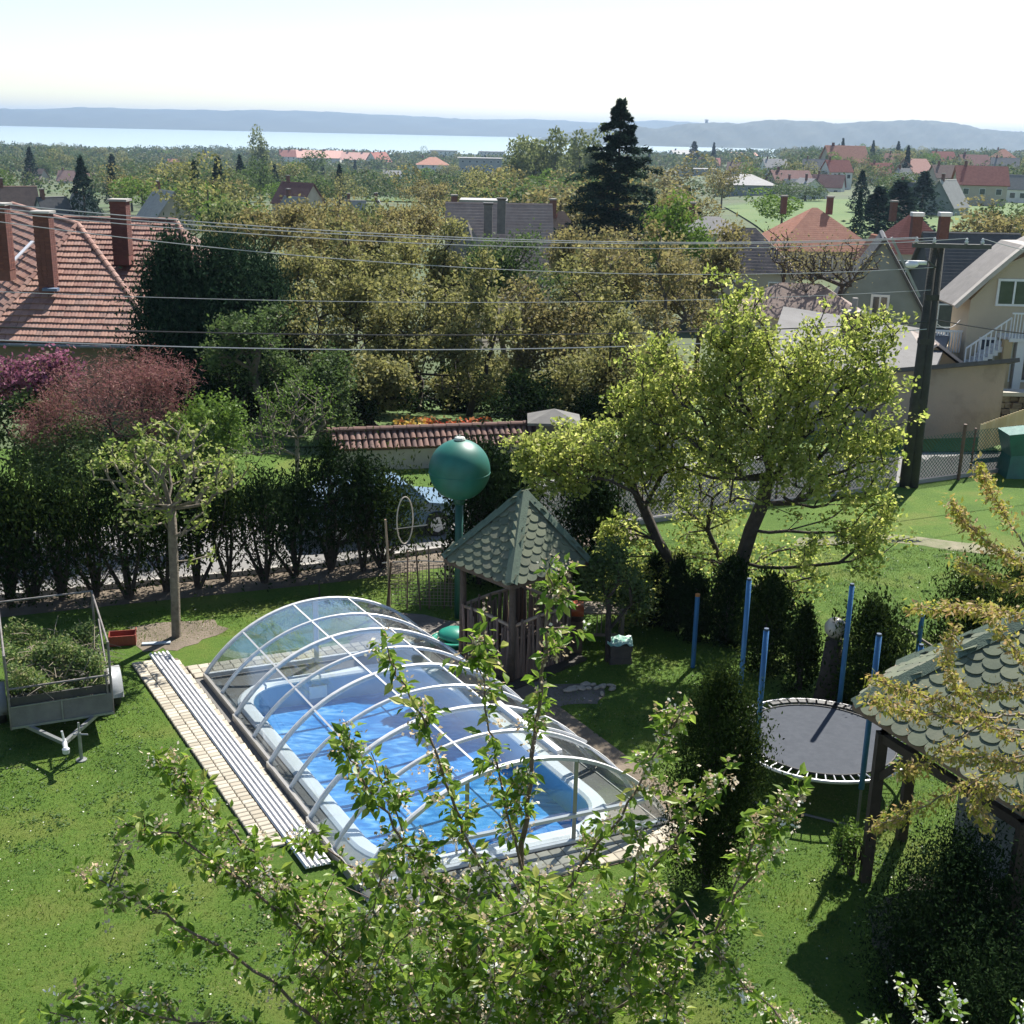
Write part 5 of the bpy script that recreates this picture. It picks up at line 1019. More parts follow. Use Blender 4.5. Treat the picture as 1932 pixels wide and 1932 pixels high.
for k in range(13): z = .12 + k * .075; mb.tube([Vector((b0.x + .05, Yt_, z + .01)), Vector((b0.x + .8, Yt_ - .02, z)), Vector((b0.x + 1.5, Yt_, z + random.gauss(0, .02)))], .005, 4, caps=False)
for k in range(20): x_ = b0.x + .05 + k * .076; mb.tube([Vector((x_, Yt_, .1)), Vector((x_ + random.gauss(0, .02), Yt_, 1.05))], .005, 4, caps=False)
mb.build('wire_mesh', mat('rust_wire', (.28, .22, .18), (.2, .15, .12)), tr, kind='stuff')
mb = MB(); mb.tube([Vector((b0.x - .15, Yt_, 1.05)), Vector((b0.x + .6, Yt_, 1.12)), Vector((b0.x + 1.4, Yt_, 1.1))], .014, 5); mb.tube([AY(745, 998, 25.2), AY(806, 990, 25.2)], .012, 5); mb.build('crossbar', HM, tr)
# ---- parked car behind the hedge
car = empty('parked_car', G(700, 1010), 'pale blue parked car half hidden behind the hedge shrubs', 'car')
cp = G(712, 1016); cp.y += .6; CP = mat('car_paint', (.16, .24, .32), (.13, .2, .27), 2, .25, spec=.7); rz = math.atan2((hl[2] - hl[1]).y, (hl[2] - hl[1]).x)
Mc = Matrix.Translation(cp) @ Matrix.Rotation(rz, 4, 'Z')
def prof_solid(mb, prof, hw_, inset=0.0):
    k = len(prof); V = [(x, -hw_ + inset * max(0, z - .75), z) for x, z in prof] + [(x, hw_ - inset * max(0, z - .75), z) for x, z in prof]; mb.add(V, [tuple(range(k)), tuple(range(2 * k - 1, k - 1, -1))] + [(i, k + i, k + (i + 1) % k, (i + 1) % k) for i in range(k)])
mb = MB(); mb.M = Mc; prof_solid(mb, [(-2.0, .3), (2.0, .3), (2.05, .6), (1.9, .78), (1.1, .9), (.55, 1.38), (-1.1, 1.42), (-1.85, .95), (-2.05, .8), (-2.08, .5)], .82, .32); mb.build('body', CP, car, smooth=False)
for s in (-1, 1):
    for x in (-1.25, 1.3):
        mb = MB(); mb.M = Mc @ Matrix.Translation((x, s * .74, .32)) @ Matrix.Rotation(math.pi / 2, 4, 'X'); mb.lathe([(.3, -.1), (.33, -.07), (.33, .07), (.3, .1)], (0, 0, 0), 18); w_ = mb.build('wheel', mat('tyre', (.02, .02, .02)), car)
        mb = MB(); mb.M = Mc @ Matrix.Translation((x, s * .76, .32)) @ Matrix.Rotation(math.pi / 2, 4, 'X'); mb.lathe([(.2, -.1), (.2, .1)], (0, 0, 0), 12); mb.build('rim', ALU, w_)
for nm, pts in (('windscreen', [(.62, 1.36), (1.06, .95)]), ('rear_window', [(-1.14, 1.4), (-1.8, 1.0)])):
    (x0, z0), (x1, z1) = pts; mb = MB(); mb.M = Mc; o_ = .03 if nm == 'windscreen' else -.03; mb.add([(x0 + o_, -.62, z0), (x1 + o_, -.74, z1), (x1 + o_, .74, z1), (x0 + o_, .62, z0)], [(0, 1, 2, 3)]); mb.build(nm, mat('car_glass', (.25, .33, .4), (.3, .4, .48), 3, .05, spec=1), car)
for s in (-1, 1):
    mb = MB(); mb.M = Mc; mb.add([(.95, s * .8, .95), (.5, s * .66, 1.34), (-.95, s * .66, 1.36), (-1.5, s * .8, .98)], [(0, 1, 2, 3)]); mb.build('side_window', mat('car_glass', (.2, .3, .4)), car)
# ---- trailer with garden waste
TD = Vector((1.46, .65, 0)).normalized(); TB = Vector((-.65, 1.46, 0)).normalized(); T0 = Vector((-8.11, 18.42, 0)); TW_ = 1.6; TL = 2.5
def T(a, b_, z): return T0 + TD * a + TB * b_ + Vector((0, 0, z))
trl = empty('trailer', T(.8, 1.2, 0), 'two-wheeled car trailer with a rack, loaded with cut branches', 'trailer')
BRD = mat('weathered_board_shaded', (.17, .165, .15), (.11, .108, .10), 3, .9, .3, 25); BLK = mat('black_paint', (.025, .025, .026), (.05, .045, .04), 4, .6); GAL = mat('galvanised', (.30, .31, .31), (.22, .23, .23), 6, .4, metal=.5)  # board grey darkened to carry the shade on the trailer
for nm, a, b_, c_, d_ in (('front_board', T(0, 0, .62), T(TW_, 0, .62), .035, .36), ('front_board', T(0, .03, .88), T(TW_, .03, .88), .03, .14), ('side_board', T(0, 0, .62), T(0, TL, .62), .03, .36), ('side_board', T(TW_, 0, .62), T(TW_, TL, .62), .03, .36), ('tail_board', T(0, TL, .62), T(TW_, TL, .62), .03, .36)):
    mb = MB(); mb.bar(a, b_, c_, d_); mb.build(nm, BLK if a.z > .8 else BRD, trl)
mb = MB(); mb.bar(T(.02, -.03, .81), T(TW_ - .1, -.03, .81), .02, .015); mb.bar(T(.0, -.025, .44), T(TW_, -.025, .44), .03, .04); mb.bar(T(.8, -.02, .45), T(.8, -.02, .8), .04, .02, upv=tuple(TD)); mb.build('trim', GAL, trl)
mb = MB(); mb.slab([T(0, 0, .44), T(TW_, 0, .44), T(TW_, TL, .44), T(0, TL, .44)], .03); mb.build('floor', BRD, trl)
PST = mat('rack_tube', (.20, .19, .18), (.12, .1, .09), 6, .6, metal=.3)
for a, b_ in ((0, 0), (TW_, 0), (0, TL), (TW_, TL)): mb = MB(); mb.tube([T(a, b_, .4), T(a, b_, 1.72)], .022, 8); mb.build('rack_post', PST, trl)
for p, q in ((T(0, 0, 1.7), T(0, TL, 1.72)), (T(TW_, 0, 1.7), T(TW_, TL, 1.72)), (T(-.02, TL, 1.72), T(TW_ + .02, TL, 1.72)), (T(0, 0, 1.12), T(TW_, 0, 1.12)), (T(TW_, .1, .5), T(TW_, 1.5, 1.55)), (T(TW_ - .05, 0, .5), T(TW_ - .08, 0, 1.2))):
    mb = MB(); mb.tube([p, q], .018, 7); mb.build('rack_rail', GAL if p.z == 1.12 else PST, trl)
for s, ax in ((1, TW_ + .15), (-1, -.15)):
    Mw = Matrix.Translation(T(ax, 1.25, .3)) @ Matrix.Rotation(math.atan2(TD.y, TD.x), 4, 'Z') @ Matrix.Rotation(math.pi / 2, 4, 'Y')
    mb = MB(); mb.M = Mw; mb.lathe([(.22, -.09), (.29, -.085), (.31, -.05), (.31, .05), (.29, .085), (.22, .09)], (0, 0, 0), 24); w_ = mb.build('wheel', mat('tyre', (.02, .02, .02)), trl, smooth=True)
    mb = MB(); mb.M = Mw; mb.lathe([(.18, -.06 * s - .03), (.2, -.06 * s), (.2, .08 * s), (.05, .09 * s)], (0, 0, 0), 18); mb.build('rim', GAL, w_)
    mb = MB(); V = []; n = 12; zx = TD * .12
    for i in range(n + 1):
        a_ = math.pi * i / n; c_ = T(ax, 1.25, .3) + TB * (math.cos(a_) * .42) + Vector((0, 0, math.sin(a_) * .40 - .0)); V += [c_ - zx, c_ + zx, c_ + zx * .98 - Vector((0, 0, .03))]
    mb.add(V, [(i * 3 + j, i * 3 + j + 1, i * 3 + 4 + j, i * 3 + 3 + j) for i in range(n) for j in range(2)]); mb.build('fender', mat('fender_grey', (.36, .37, .37), (.28, .29, .29), 4, .35), trl, smooth=True)
HT = T(TW_ / 2 - .05, -.82, .42)
for a in (.15, TW_ - .18): mb = MB(); mb.bar(T(a, .2, .40), HT + Vector((0, 0, 0)), .06, .06); mb.build('drawbar', GAL, trl)
mb = MB(); mb.tube([HT - TB * -.08, HT - TB * .22], [.045, .035], 10); mb.lathe([(.01, -.06), (.055, -.05), (.06, .02), (.03, .05)], HT - TB * .26, 12); mb.tube([HT + Vector((0, 0, .02)), HT + Vector((-.02, -.02, .22))], .018, 6); mb.build('coupling', ALU, trl)
mb = MB(); jp = HT + TD * .24 + TB * .12; mb.tube([Vector((jp.x, jp.y, .02)), Vector((jp.x, jp.y, .5))], .03, 8); mb.tube([Vector((jp.x, jp.y, .5)), Vector((jp.x, jp.y, .68))], .016, 6); mb.tube([jp + Vector((-.1, 0, .05)), jp + Vector((.14, 0, .05))], .014, 6); mb.lathe([(.09, 0), (.09, .02), (.02, .03)], (jp.x, jp.y, .0), 10); mb.build('jockey_leg', GAL, trl)
mb = MB(); mb.tube([T(.1, 1.25, .3), T(TW_ - .1, 1.25, .3)], .03, 8); mb.build('axle', BLK, trl)
n = 15000; pa = rng.uniform(.06, TW_ - .06, n); pb = rng.uniform(.06, TL - .06, n); hh = .92 + .22 * np.sin(pa * 4 + 1) * np.cos(pb * 2.6) + .16 * np.sin(pb * 5.1 + pa * 3); pz = .5 + (hh - .3) * rng.uniform(.35, 1, n) ** .5
P = np.array(T0)[None] + np.outer(pa, TD) + np.outer(pb, TB); P[:, 2] = pz + rng.normal(0, .03, n)
wm = leafmat('cut_branches', [(.05, .09, .03), (.10, .17, .045), (.17, .24, .06), (.26, .28, .10), (.32, .28, .18)], .45)
o = np_obj('garden_waste', leaves(P, .085, .5, .35), 4, wm, attr=np.clip(rng.normal(.42, .26, n) + .18 * np.sin(pa * 6) * np.cos(pb * 5), 0, 1), kind='stuff', loc=T(.8, 1.2, .5)); tag(o, 'heap of cut green branches and twigs filling the trailer', 'garden waste')
mb = MB()
for k in range(150):
    a = T(random.uniform(.1, 1.5), random.uniform(.1, 2.3), random.uniform(.9, 1.12)); d = Vector((random.gauss(0, 1), random.gauss(0, 1), random.gauss(0, .35))).normalized() * random.uniform(.2, .6); mb.tube([a, a + d * .5 + Vector((0, 0, .03)), a + d], [.008, .006, .003], 4, caps=False)
o = mb.build('twigs', mat('cut_twig', (.24, .2, .15), (.15, .12, .08)), kind='stuff'); tag(o, 'bare twigs sticking out of the branch heap')
# red crate / small red wooden cart behind the trailer
rc = empty('red_crate', G(232, 1218), 'low red plastic crate on the grass behind the trailer', 'crate'); p = G(232, 1214); RM = mat('red_plastic', (.26, .05, .03), (.18, .035, .025), 5, .5)
Mr_ = Matrix.Translation(p) @ Matrix.Rotation(.25, 4, 'Z')
for c_, s_ in (((0, -.15, .12), (.5, .02, .2)), ((0, .15, .12), (.5, .02, .2)), ((-.25, 0, .12), (.02, .3, .2)), ((.25, 0, .12), (.02, .3, .22)), ((0, 0, .02), (.5, .3, .02))):
    mb = MB(); mb.M = Mr_; mb.box(c_, s_); mb.build('side_panel', RM, rc)
mb = MB(); mb.M = Mr_
for i in range(5): mb.box((-.2 + i * .1, -.163, .12), (.02, .01, .2))
mb.tube([(.25, -.12, .22), (.27, -.05, .3), (.27, .05, .3), (.25, .12, .22)], .012, 6); mb.build('rib', RM, rc)
lv = empty('level_board', G(290, 1218), 'short grey board lying at the end of the slide rails', 'board'); mb = MB(); q = G(295, 1216); mb.M = Matrix.Translation(q + Vector((0, 0, .03))) @ Matrix.Rotation(.2, 4, 'Z'); mb.box((0, 0, 0), (.55, .09, .03)); mb.build('board', mat('bluish_board', (.4, .45, .5), (.3, .35, .4)), lv)
mb = MB(); p = G(603, 1128); sp3 = empty('garden_stake', p, 'short dark stake standing in the lawn behind the pool roof', 'stake'); mb.tube([p, p + Vector((0, 0, .42))], .02, 6); mb.build('stake', BLK, sp3)
# ---- trampoline
tc_ = Vector((5.02, 18.12, .72)); RT = 1.42
tp_ = empty('trampoline', (tc_.x, tc_.y, 0), 'round trampoline with black mat, white frame and blue padded poles', 'trampoline')
FR = mat('frame_tube', (.60, .60, .60), (.5, .5, .5), 5, .35, metal=.3)
mb = MB(); mb.tube([tc_ + Vector((math.cos(a) * RT, math.sin(a) * RT, 0)) for a in [2 * math.pi * k / 56 for k in range(57)]], .028, 8, caps=False); mb.build('frame', FR, tp_, smooth=True)
MATM = mat('jumping_mat', (.075, .082, .094), (.06, .066, .077), 9, .9, .15, 90, spec=.1)
mb = MB(); mb.add([tc_ + Vector((math.cos(2 * math.pi * k / 64) * 1.2, math.sin(2 * math.pi * k / 64) * 1.2, .0)) for k in range(64)], [tuple(range(64))]); mt = mb.build('mat', MATM, tp_)
mb = MB(); mb.tube([tc_ + Vector((math.cos(a) * 1.2, math.sin(a) * 1.2, .0)) for a in [2 * math.pi * k / 56 for k in range(57)]], .02, 6, caps=False); mb.build('hem', mat('black_hem', (.02, .02, .02)), mt)
mb = MB(); mb.tube([(0, 0, 0), (.19, 0, 0)], .011, 5); spm = mb.mesh('spring', mat('spring_steel', (.62, .62, .62), (.5, .5, .5), 5, .3, metal=.4))
for k in range(60): a = 2 * math.pi * (k + .5) / 60; piece('spring', spm, tp_, Matrix.Translation(tc_ + Vector((math.cos(a) * 1.21, math.sin(a) * 1.21, .003))) @ Matrix.Rotation(a, 4, 'Z'))
a0 = R_(-37); mb = MB()
for k in range(14):
    aa = R_(20 + k * 7); 
    mb.box(tc_ + Vector((math.cos(aa) * 1.31, math.sin(aa) * 1.31, .03)), (.14, .19, .02), rz=aa)
mb.build('padding', mat('black_padding', (.02, .02, .022), (.04, .04, .04), 5, .5), tp_)
BLU = mat('blue_foam', (.025, .13, .30), (.02, .10, .24), 3, .55, .3, 30); LEG = mat('leg_tube', (.18, .18, .17), (.12, .12, .12), 5, .5, metal=.4)
ends = [(G(1425, 1440, .7), 1190, 1437), (G(1400, 1312, .7), 1095, 1403), (G(1583, 1322, .7), 1105, 1592), (G(1626, 1490, .7), 1200, 1644)]
PP = []
for (bx_, by_, tx_, ty_) in ((1395, 1322, 1403, 1095), (1424, 1442, 1437, 1190), (1584, 1324, 1592, 1105), (1625, 1488, 1645, 1200), (None, 6.42, 18.0, 0)):
    if bx_ is None: p = Vector((by_, tx_, .72)); zq = 2.4
    else: p = G(bx_, by_, .7); zq = AY(tx_, ty_, p.y).z
    PP.append(p); mb = MB(); mb.tube([(p.x, p.y, .04), (p.x, p.y, .75)], .022, 8); mb.build('leg', LEG, tp_)
    mb = MB(); mb.tube([(p.x, p.y, .70), (p.x, p.y, zq)], .042, 10); pl_ = mb.build('pole', BLU, tp_, smooth=True)
    mb = MB(); mb.tube([(p.x, p.y, zq), (p.x, p.y, zq + .04)], .036, 10); mb.build('cap', mat('dark_blue_cap', (.02, .05, .1)), pl_)
for k in range(2):
    aa, ab = [(1, 3), (0, 2)][k]; pa_, pb_ = [Vector((PP[q].x, PP[q].y, .05)) for q in (aa, ab)]
    mb = MB(); mb.tube([pa_, pb_], .02, 7); mb.build('foot', LEG, tp_)
# ---- stump with frosted glass ball
st = empty('tree_stump', G(1558, 1330), 'tall black tree stump between the small cypresses', 'stump'); p = G(1558, 1330); t_ = AY(1565, 1205, p.y)
mb = MB(); mb.tube([p, p.lerp(Vector((p.x, p.y, t_.z)), .5) + Vector((.02, 0, 0)), Vector((p.x + .03, p.y, t_.z))], [.26, .19, .15], 12); mb.build('stump', BARKD, st, smooth=True)
gl_ = empty('garden_globe', (p.x + .03, p.y, t_.z), 'pale frosted glass ball sitting on the black stump', 'globe'); r_ = .195
mb = MB(); mb.lathe([(max(.001, r_ * math.cos(a)), r_ * math.sin(a)) for a in [-math.pi / 2 + math.pi * k / 18 for k in range(19)]], (p.x + .03, p.y, t_.z + r_ + .02), 24); mb.build('globe', mat('frosted_globe', (.44, .40, .32), (.40, .36, .29), 2, .25, spec=.7), gl_, smooth=True)
mb = MB(); mb.lathe([(.09, 0), (.1, .04)], (p.x + .03, p.y, t_.z), 12); mb.build('collar', BLK, gl_)
rl = empty('pole_rest', G(1700, 1290), 'thin diagonal rail on short posts behind the right shelter', 'rail'); a = AY(1697, 1180, 22.5); b_ = AY(1762, 1222, 21.5)
mb = MB(); mb.tube([a, b_], .03, 6); mb.build('rail', WD, rl)
for q in (a.lerp(b_, .25), a.lerp(b_, .9)): mb = MB(); mb.tube([(q.x, q.y, 0), tuple(q)], .025, 6); mb.build('post', WD, rl)
bp_ = empty('blue_pole', AY(1732, 1225, 21.5), 'lone blue pole standing behind the right shelter', 'pole'); q = AY(1732, 1225, 21.8); mb = MB(); mb.tube([(q.x, q.y, 0), (q.x + .0, q.y, AY(1733, 1160, 21.8).z)], .045, 10); mb.build('pole', BLU, bp_)
bp2 = empty('blue_pole', AY(1312, 1200, 22.2), 'lone blue pole left of the pear trunk with an orange tip', 'pole'); q = AY(1311, 1200, 22.4); zt_ = AY(1313, 1125, 22.4).z; mb = MB(); mb.tube([(q.x, q.y, 0), (q.x, q.y, zt_)], .045, 10); mb.build('pole', BLU, bp2); mb = MB(); mb.tube([(q.x, q.y, zt_), (q.x, q.y, zt_ + .05)], .046, 10); mb.build('cap', mat('orange_cap', (.4, .15, .03)), bp2)
# ---- right shelter
rs = empty('shelter', (7.6, 15.8, 0), 'larger garden shelter with green shingle roof on dark posts at the right edge', 'shelter')
z = 2.7; HX = [G(1611, 1327, z), G(1932, 1525, z), Vector((8.6, 12.8, z)), Vector((9.8, 14.5, z)), Vector((8.5, 17.3, z)), G(1696, 1255, z)]; AP = Vector((7.25, 15.0, 4.4))
mb = MB()
for i in range(6): mb.slab([HX[i], HX[(i + 1) % 6], AP], .04)
rr_ = mb.build('roof', mat('fascia_wood', (.22, .14, .10), (.16, .10, .07), 5, .8), rs)
shm2 = shingle_mesh(.30, .30, .032); ms = []
for i in (5, 0, 1, 4): ms += lay([HX[i], HX[(i + 1) % 6], AP], .175, .30)
put('shingle', shm2, rr_, ms, 298, SH, .003, key=lambda M: (M.translation - EYE).length)
for i in range(6): band(HX[i], AP, .15, par=rr_)
mb = MB()
for i in range(6): mb.bar(HX[i] - Vector((0, 0, .03)), HX[(i + 1) % 6] - Vector((0, 0, .03)), .03, .13)
mb.build('fascia', mat('fascia_wood', (.22, .14, .10)), rr_)
cen = Vector((7.25, 15.0, 0)); DP = mat('dark_post', (.04, .028, .02), (.06, .04, .03), 6, .85, .3)
for i in range(6):
    p = cen + (Vector((HX[i].x, HX[i].y, 0)) - cen) * .84; mb = MB(); mb.box((p.x, p.y, 1.15), (.14, .14, 2.3)); mb.build('post', DP, rs)
    q = cen + (Vector((HX[(i + 1) % 6].x, HX[(i + 1) % 6].y, 0)) - cen) * .84; d = (q - p).normalized(); mb = MB(); mb.bar(p + Vector((0, 0, 1.6)), p + d * .55 + Vector((0, 0, 2.2)), .07, .09); mb.bar(p + Vector((0, 0, 2.24)), q + Vector((0, 0, 2.24)), .1, .12); mb.build('brace', DP, rs)
p = Vector((5.25, 15.9)); 
gr = empty('barbecue_wall', (7.6, 15.4, 0), 'grey masonry hearth wall with a pale ledge inside the right shelter', 'hearth')
mb = MB(); mb.box((7.45, 15.6, .6), (2.0, .5, 1.2)); mb.build('wall', mat('grey_blocks', (.16, .17, .18), (.11, .115, .12), 1.5, .9, .4, 12), gr); mb = MB(); mb.box((7.45, 15.55, 1.22), (2.1, .6, .05)); mb.build('ledge', mat('pale_ledge', (.45, .38, .32)), gr)
br = empty('brick_block', G(1858, 1680), 'single pale brick block on the ground inside the right shelter', 'block'); mb = MB(); q = G(1858, 1690); mb.box(q + Vector((0, 0, .1)), (.22, .3, .2)); mb.build('block', mat('pale_brick', (.5, .36, .28), (.42, .3, .23)), br)
# ================================================================ TREES AND SHRUBS
def LV(*c): return list(c)
M_PEAR = leafmat('pear_leaves', [(.15, .21, .035), (.26, .32, .06), (.38, .41, .10), (.66, .64, .24)], .7)
M_YOUNG = leafmat('young_leaves', [(.10, .17, .025), (.20, .28, .05), (.34, .38, .10), (.50, .50, .28)], .5)
M_OLIVE = leafmat('olive_leaves', [(.08, .09, .035), (.16, .165, .055), (.26, .25, .085), (.36, .33, .13)], .5)
M_BROWN = leafmat('brown_blossom', [(.10, .09, .04), (.18, .16, .06), (.26, .22, .09), (.29, .30, .11)], .5)
M_GREEN = leafmat('green_leaves', [(.04, .07, .022), (.075, .12, .036), (.13, .18, .055)], .48)
M_SPRING = leafmat('spring_green', [(.07, .13, .02), (.12, .20, .03), (.18, .26, .05)], .4)
M_PALEW = leafmat('willow_green', [(.12, .15, .05), (.17, .20, .07), (.23, .25, .10)], .4)
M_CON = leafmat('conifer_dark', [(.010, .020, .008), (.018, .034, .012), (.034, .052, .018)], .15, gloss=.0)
M_THUJA = leafmat('thuja_green', [(.014, .026, .008), (.03, .05, .012), (.075, .095, .024)], .25, gloss=.0)
M_BLUE = leafmat('spruce_blue', [(.02, .038, .03), (.032, .056, .043), (.05, .08, .058)], .2, gloss=.0)
M_RED = leafmat('smoke_red', [(.12, .045, .045), (.20, .08, .08), (.27, .12, .11), (.22, .16, .09)], .35)
M_PINK = leafmat('lilac_pink', [(.24, .07, .13), (.34, .13, .21), (.15, .06, .07), (.10, .11, .03)], .4)
M_CHERRY = leafmat('cherry_leaves', [(.07, .14, .015), (.14, .24, .025), (.24, .35, .045), (.38, .40, .10)], .58, .4, .02)
M_BLOOM = leafmat('faded_blossom', [(.46, .33, .20), (.58, .46, .32), (.72, .68, .60), (.80, .78, .74)], .3)
M_BRONZE = leafmat('bronze_leaves', [(.20, .22, .03), (.30, .31, .045), (.42, .38, .09), (.38, .24, .11), (.5, .40, .25)], .5)
def Lb(x, y, Y, r, w=1, dy=None):
    c = AY(x, y, Y); s = Y / FU; rx = r[0] * s; rz_ = r[1] * s; return (tuple(c), (rx, dy or max(rx, rz_) * .8, rz_), w)
# ---- the bright green pear tree
pb = Vector((4.55, 24.1, 0)); trunk = [pb, AY(1388, 1130, 24.1), AY(1400, 1060, 24.1), AY(1418, 1000, 24.1), AY(1440, 950, 24.1), AY(1450, 900, 24.1)]
lobes = [Lb(1450, 740, 24, (130, 120), 2.2), Lb(1400, 620, 24, (70, 80), .8), Lb(1560, 700, 24, (120, 110), 1.6), Lb(1625, 780, 24, (80, 120), 1.1), Lb(1300, 800, 24, (120, 90), 1.4), Lb(1550, 870, 23.5, (140, 90), 1.5), Lb(1640, 1000, 23.5, (50, 90), .5), Lb(1420, 850, 23.5, (120, 80), 1.2), Lb(1245, 690, 24.2, (45, 70), .4), Lb(1640, 640, 24, (50, 50), .4), Lb(1350, 700, 24, (80, 80), .8), Lb(1560, 1030, 23.4, (90, 70), .5)]
broadleaf('pear_tree', 'big pear tree in bright yellow-green leaf right of the pavilion', 'tree', pb, trunk, lobes, 1150, 29000, .092, M_PEAR, BARKD, .16, .085, .66, step=.4, bend=.1, shell=.1, r_tip=.0035)
pb2 = G(1297, 1165); trunk = [pb2, AY(1297, 1110, 25), AY(1268, 1065, 24.8), AY(1240, 1020, 24.6), AY(1215, 960, 24.6), AY(1200, 930, 24.6)]
lobes = [Lb(1150, 850, 24.3, (130, 60), 1.6), Lb(1060, 880, 24, (80, 55), 1), Lb(1230, 780, 24.5, (90, 70), 1), Lb(1240, 900, 24.2, (70, 60), .6), Lb(1180, 1000, 24.8, (70, 40), .35), Lb(1200, 1080, 24.9, (70, 50), .4), Lb(1010, 850, 24, (40, 30), .2)]
broadleaf('pear_tree', 'bent second trunk with bright green leaves leaning left over the pavilion roof', 'tree', pb2, trunk, lobes, 560, 14000, .092, M_PEAR, BARKD, .12, .085, .66, step=.4, bend=.1, shell=.1, r_tip=.0035)
pb3 = G(1340, 1150); trunk = [pb3, AY(1370, 1080, 25.2), AY(1335, 1000, 25.2), AY(1345, 940, 25.2)]
broadleaf('pear_tree', 'thin forked stem with green leaves between the two pear trunks', 'tree', pb3, trunk, [Lb(1340, 930, 25.2, (70, 80), 1), Lb(1320, 1050, 25.2, (90, 60), .7), Lb(1460, 1080, 25.4, (100, 60), .6)], 120, 5000, .085, M_PEAR, BARKD, .08, .2, .62, step=.45, bend=.1)
# ---- young pruned tree by the trailer
yb = G(332, 1202); Yy = yb.y; trunk = [yb, AY(330, 1130, Yy), AY(327, 1060, Yy), AY(325, 1010, Yy), AY(323, 960, Yy), AY(305, 900, Yy)]
lobes = [Lb(320, 900, Yy, (130, 80), 2), Lb(240, 880, Yy, (60, 50), .8), Lb(400, 900, Yy, (70, 60), 1), Lb(320, 830, Yy, (70, 50), .6), Lb(310, 960, Yy, (110, 30), .5), Lb(390, 1010, Yy, (30, 30), .15)]
broadleaf('young_fruit_tree', 'pruned young fruit tree with pale trunk beside the slide rails', 'tree', yb, trunk, lobes, 170, 3000, .09, M_YOUNG, BARKP, .10, .06, .6, step=.35, bend=.25, shell=.1, r_tip=.009)
# ---- red smoke bush, lilac, greens on the left
def bush(name, label, cat, x, ybase, Y, lobes, n, leaf, m, bark=BARKD, tips=60, rb=.06, sp=.16, aspect=.5, group=None, dirs=None, upb=.3):
    b_ = AY(x, ybase, Y); b_.z = ZT(b_.x, b_.y); L_ = [Lb(*l) for l in lobes]; top = Vector(L_[0][0]); tk = [b_, b_.lerp(top, .35), b_.lerp(top, .6)]
    return broadleaf(name, label, cat, b_, tk, L_, tips, n, leaf, m, bark, rb, sp, aspect, group, upb, step=.5)
bush('smoke_bush', 'large feathery red-purple bush in front of the tiled house', 'bush', 220, 900, 30, [(220, 740, 30, (130, 60), 2), (310, 730, 30, (50, 60), .8), (130, 790, 29.6, (90, 50), .8), (250, 800, 29.6, (100, 45), .8)], 17000, .11, M_RED, tips=160, sp=.2, aspect=.14)
bush('lilac_bush', 'lilac with pink blossom at the left picture edge', 'bush', 60, 880, 31.5, [(70, 710, 31.5, (60, 30), 1), (15, 740, 31.5, (50, 35), .8), (120, 700, 31.5, (35, 25), .4)], 3200, .11, M_PINK, tips=60, sp=.16, aspect=.7)
bush('shrub', 'green leafy shrub below the pink lilac at the left edge', 'shrub', 40, 960, 30.5, [(40, 820, 30.5, (80, 70), 1.5), (100, 780, 31, (60, 50), 1)], 6500, .12, M_GREEN, tips=60, sp=.18)
bush('shrub', 'light green shrub at the right side of the red smoke bush', 'shrub', 400, 900, 29.8, [(395, 800, 29.8, (55, 60), 1), (350, 850, 29.6, (60, 50), .5)], 4500, .10, M_SPRING, tips=50, sp=.16)
bush('shrub', 'dark ivy-green shrub under the red smoke bush', 'shrub', 180, 960, 29.2, [(180, 870, 29.2, (120, 60), 1.5)], 8500, .11, M_GREEN, tips=60, sp=.2)
bush('bare_shrub', 'grey twiggy shrub behind the left end of the tile-capped wall', 'shrub', 560, 880, 35, [(560, 770, 35, (80, 60), 1.5), (480, 830, 34, (60, 50), .7)], 1700, .09, M_SPRING, bark=BARKP, tips=260, rb=.07, sp=.12)
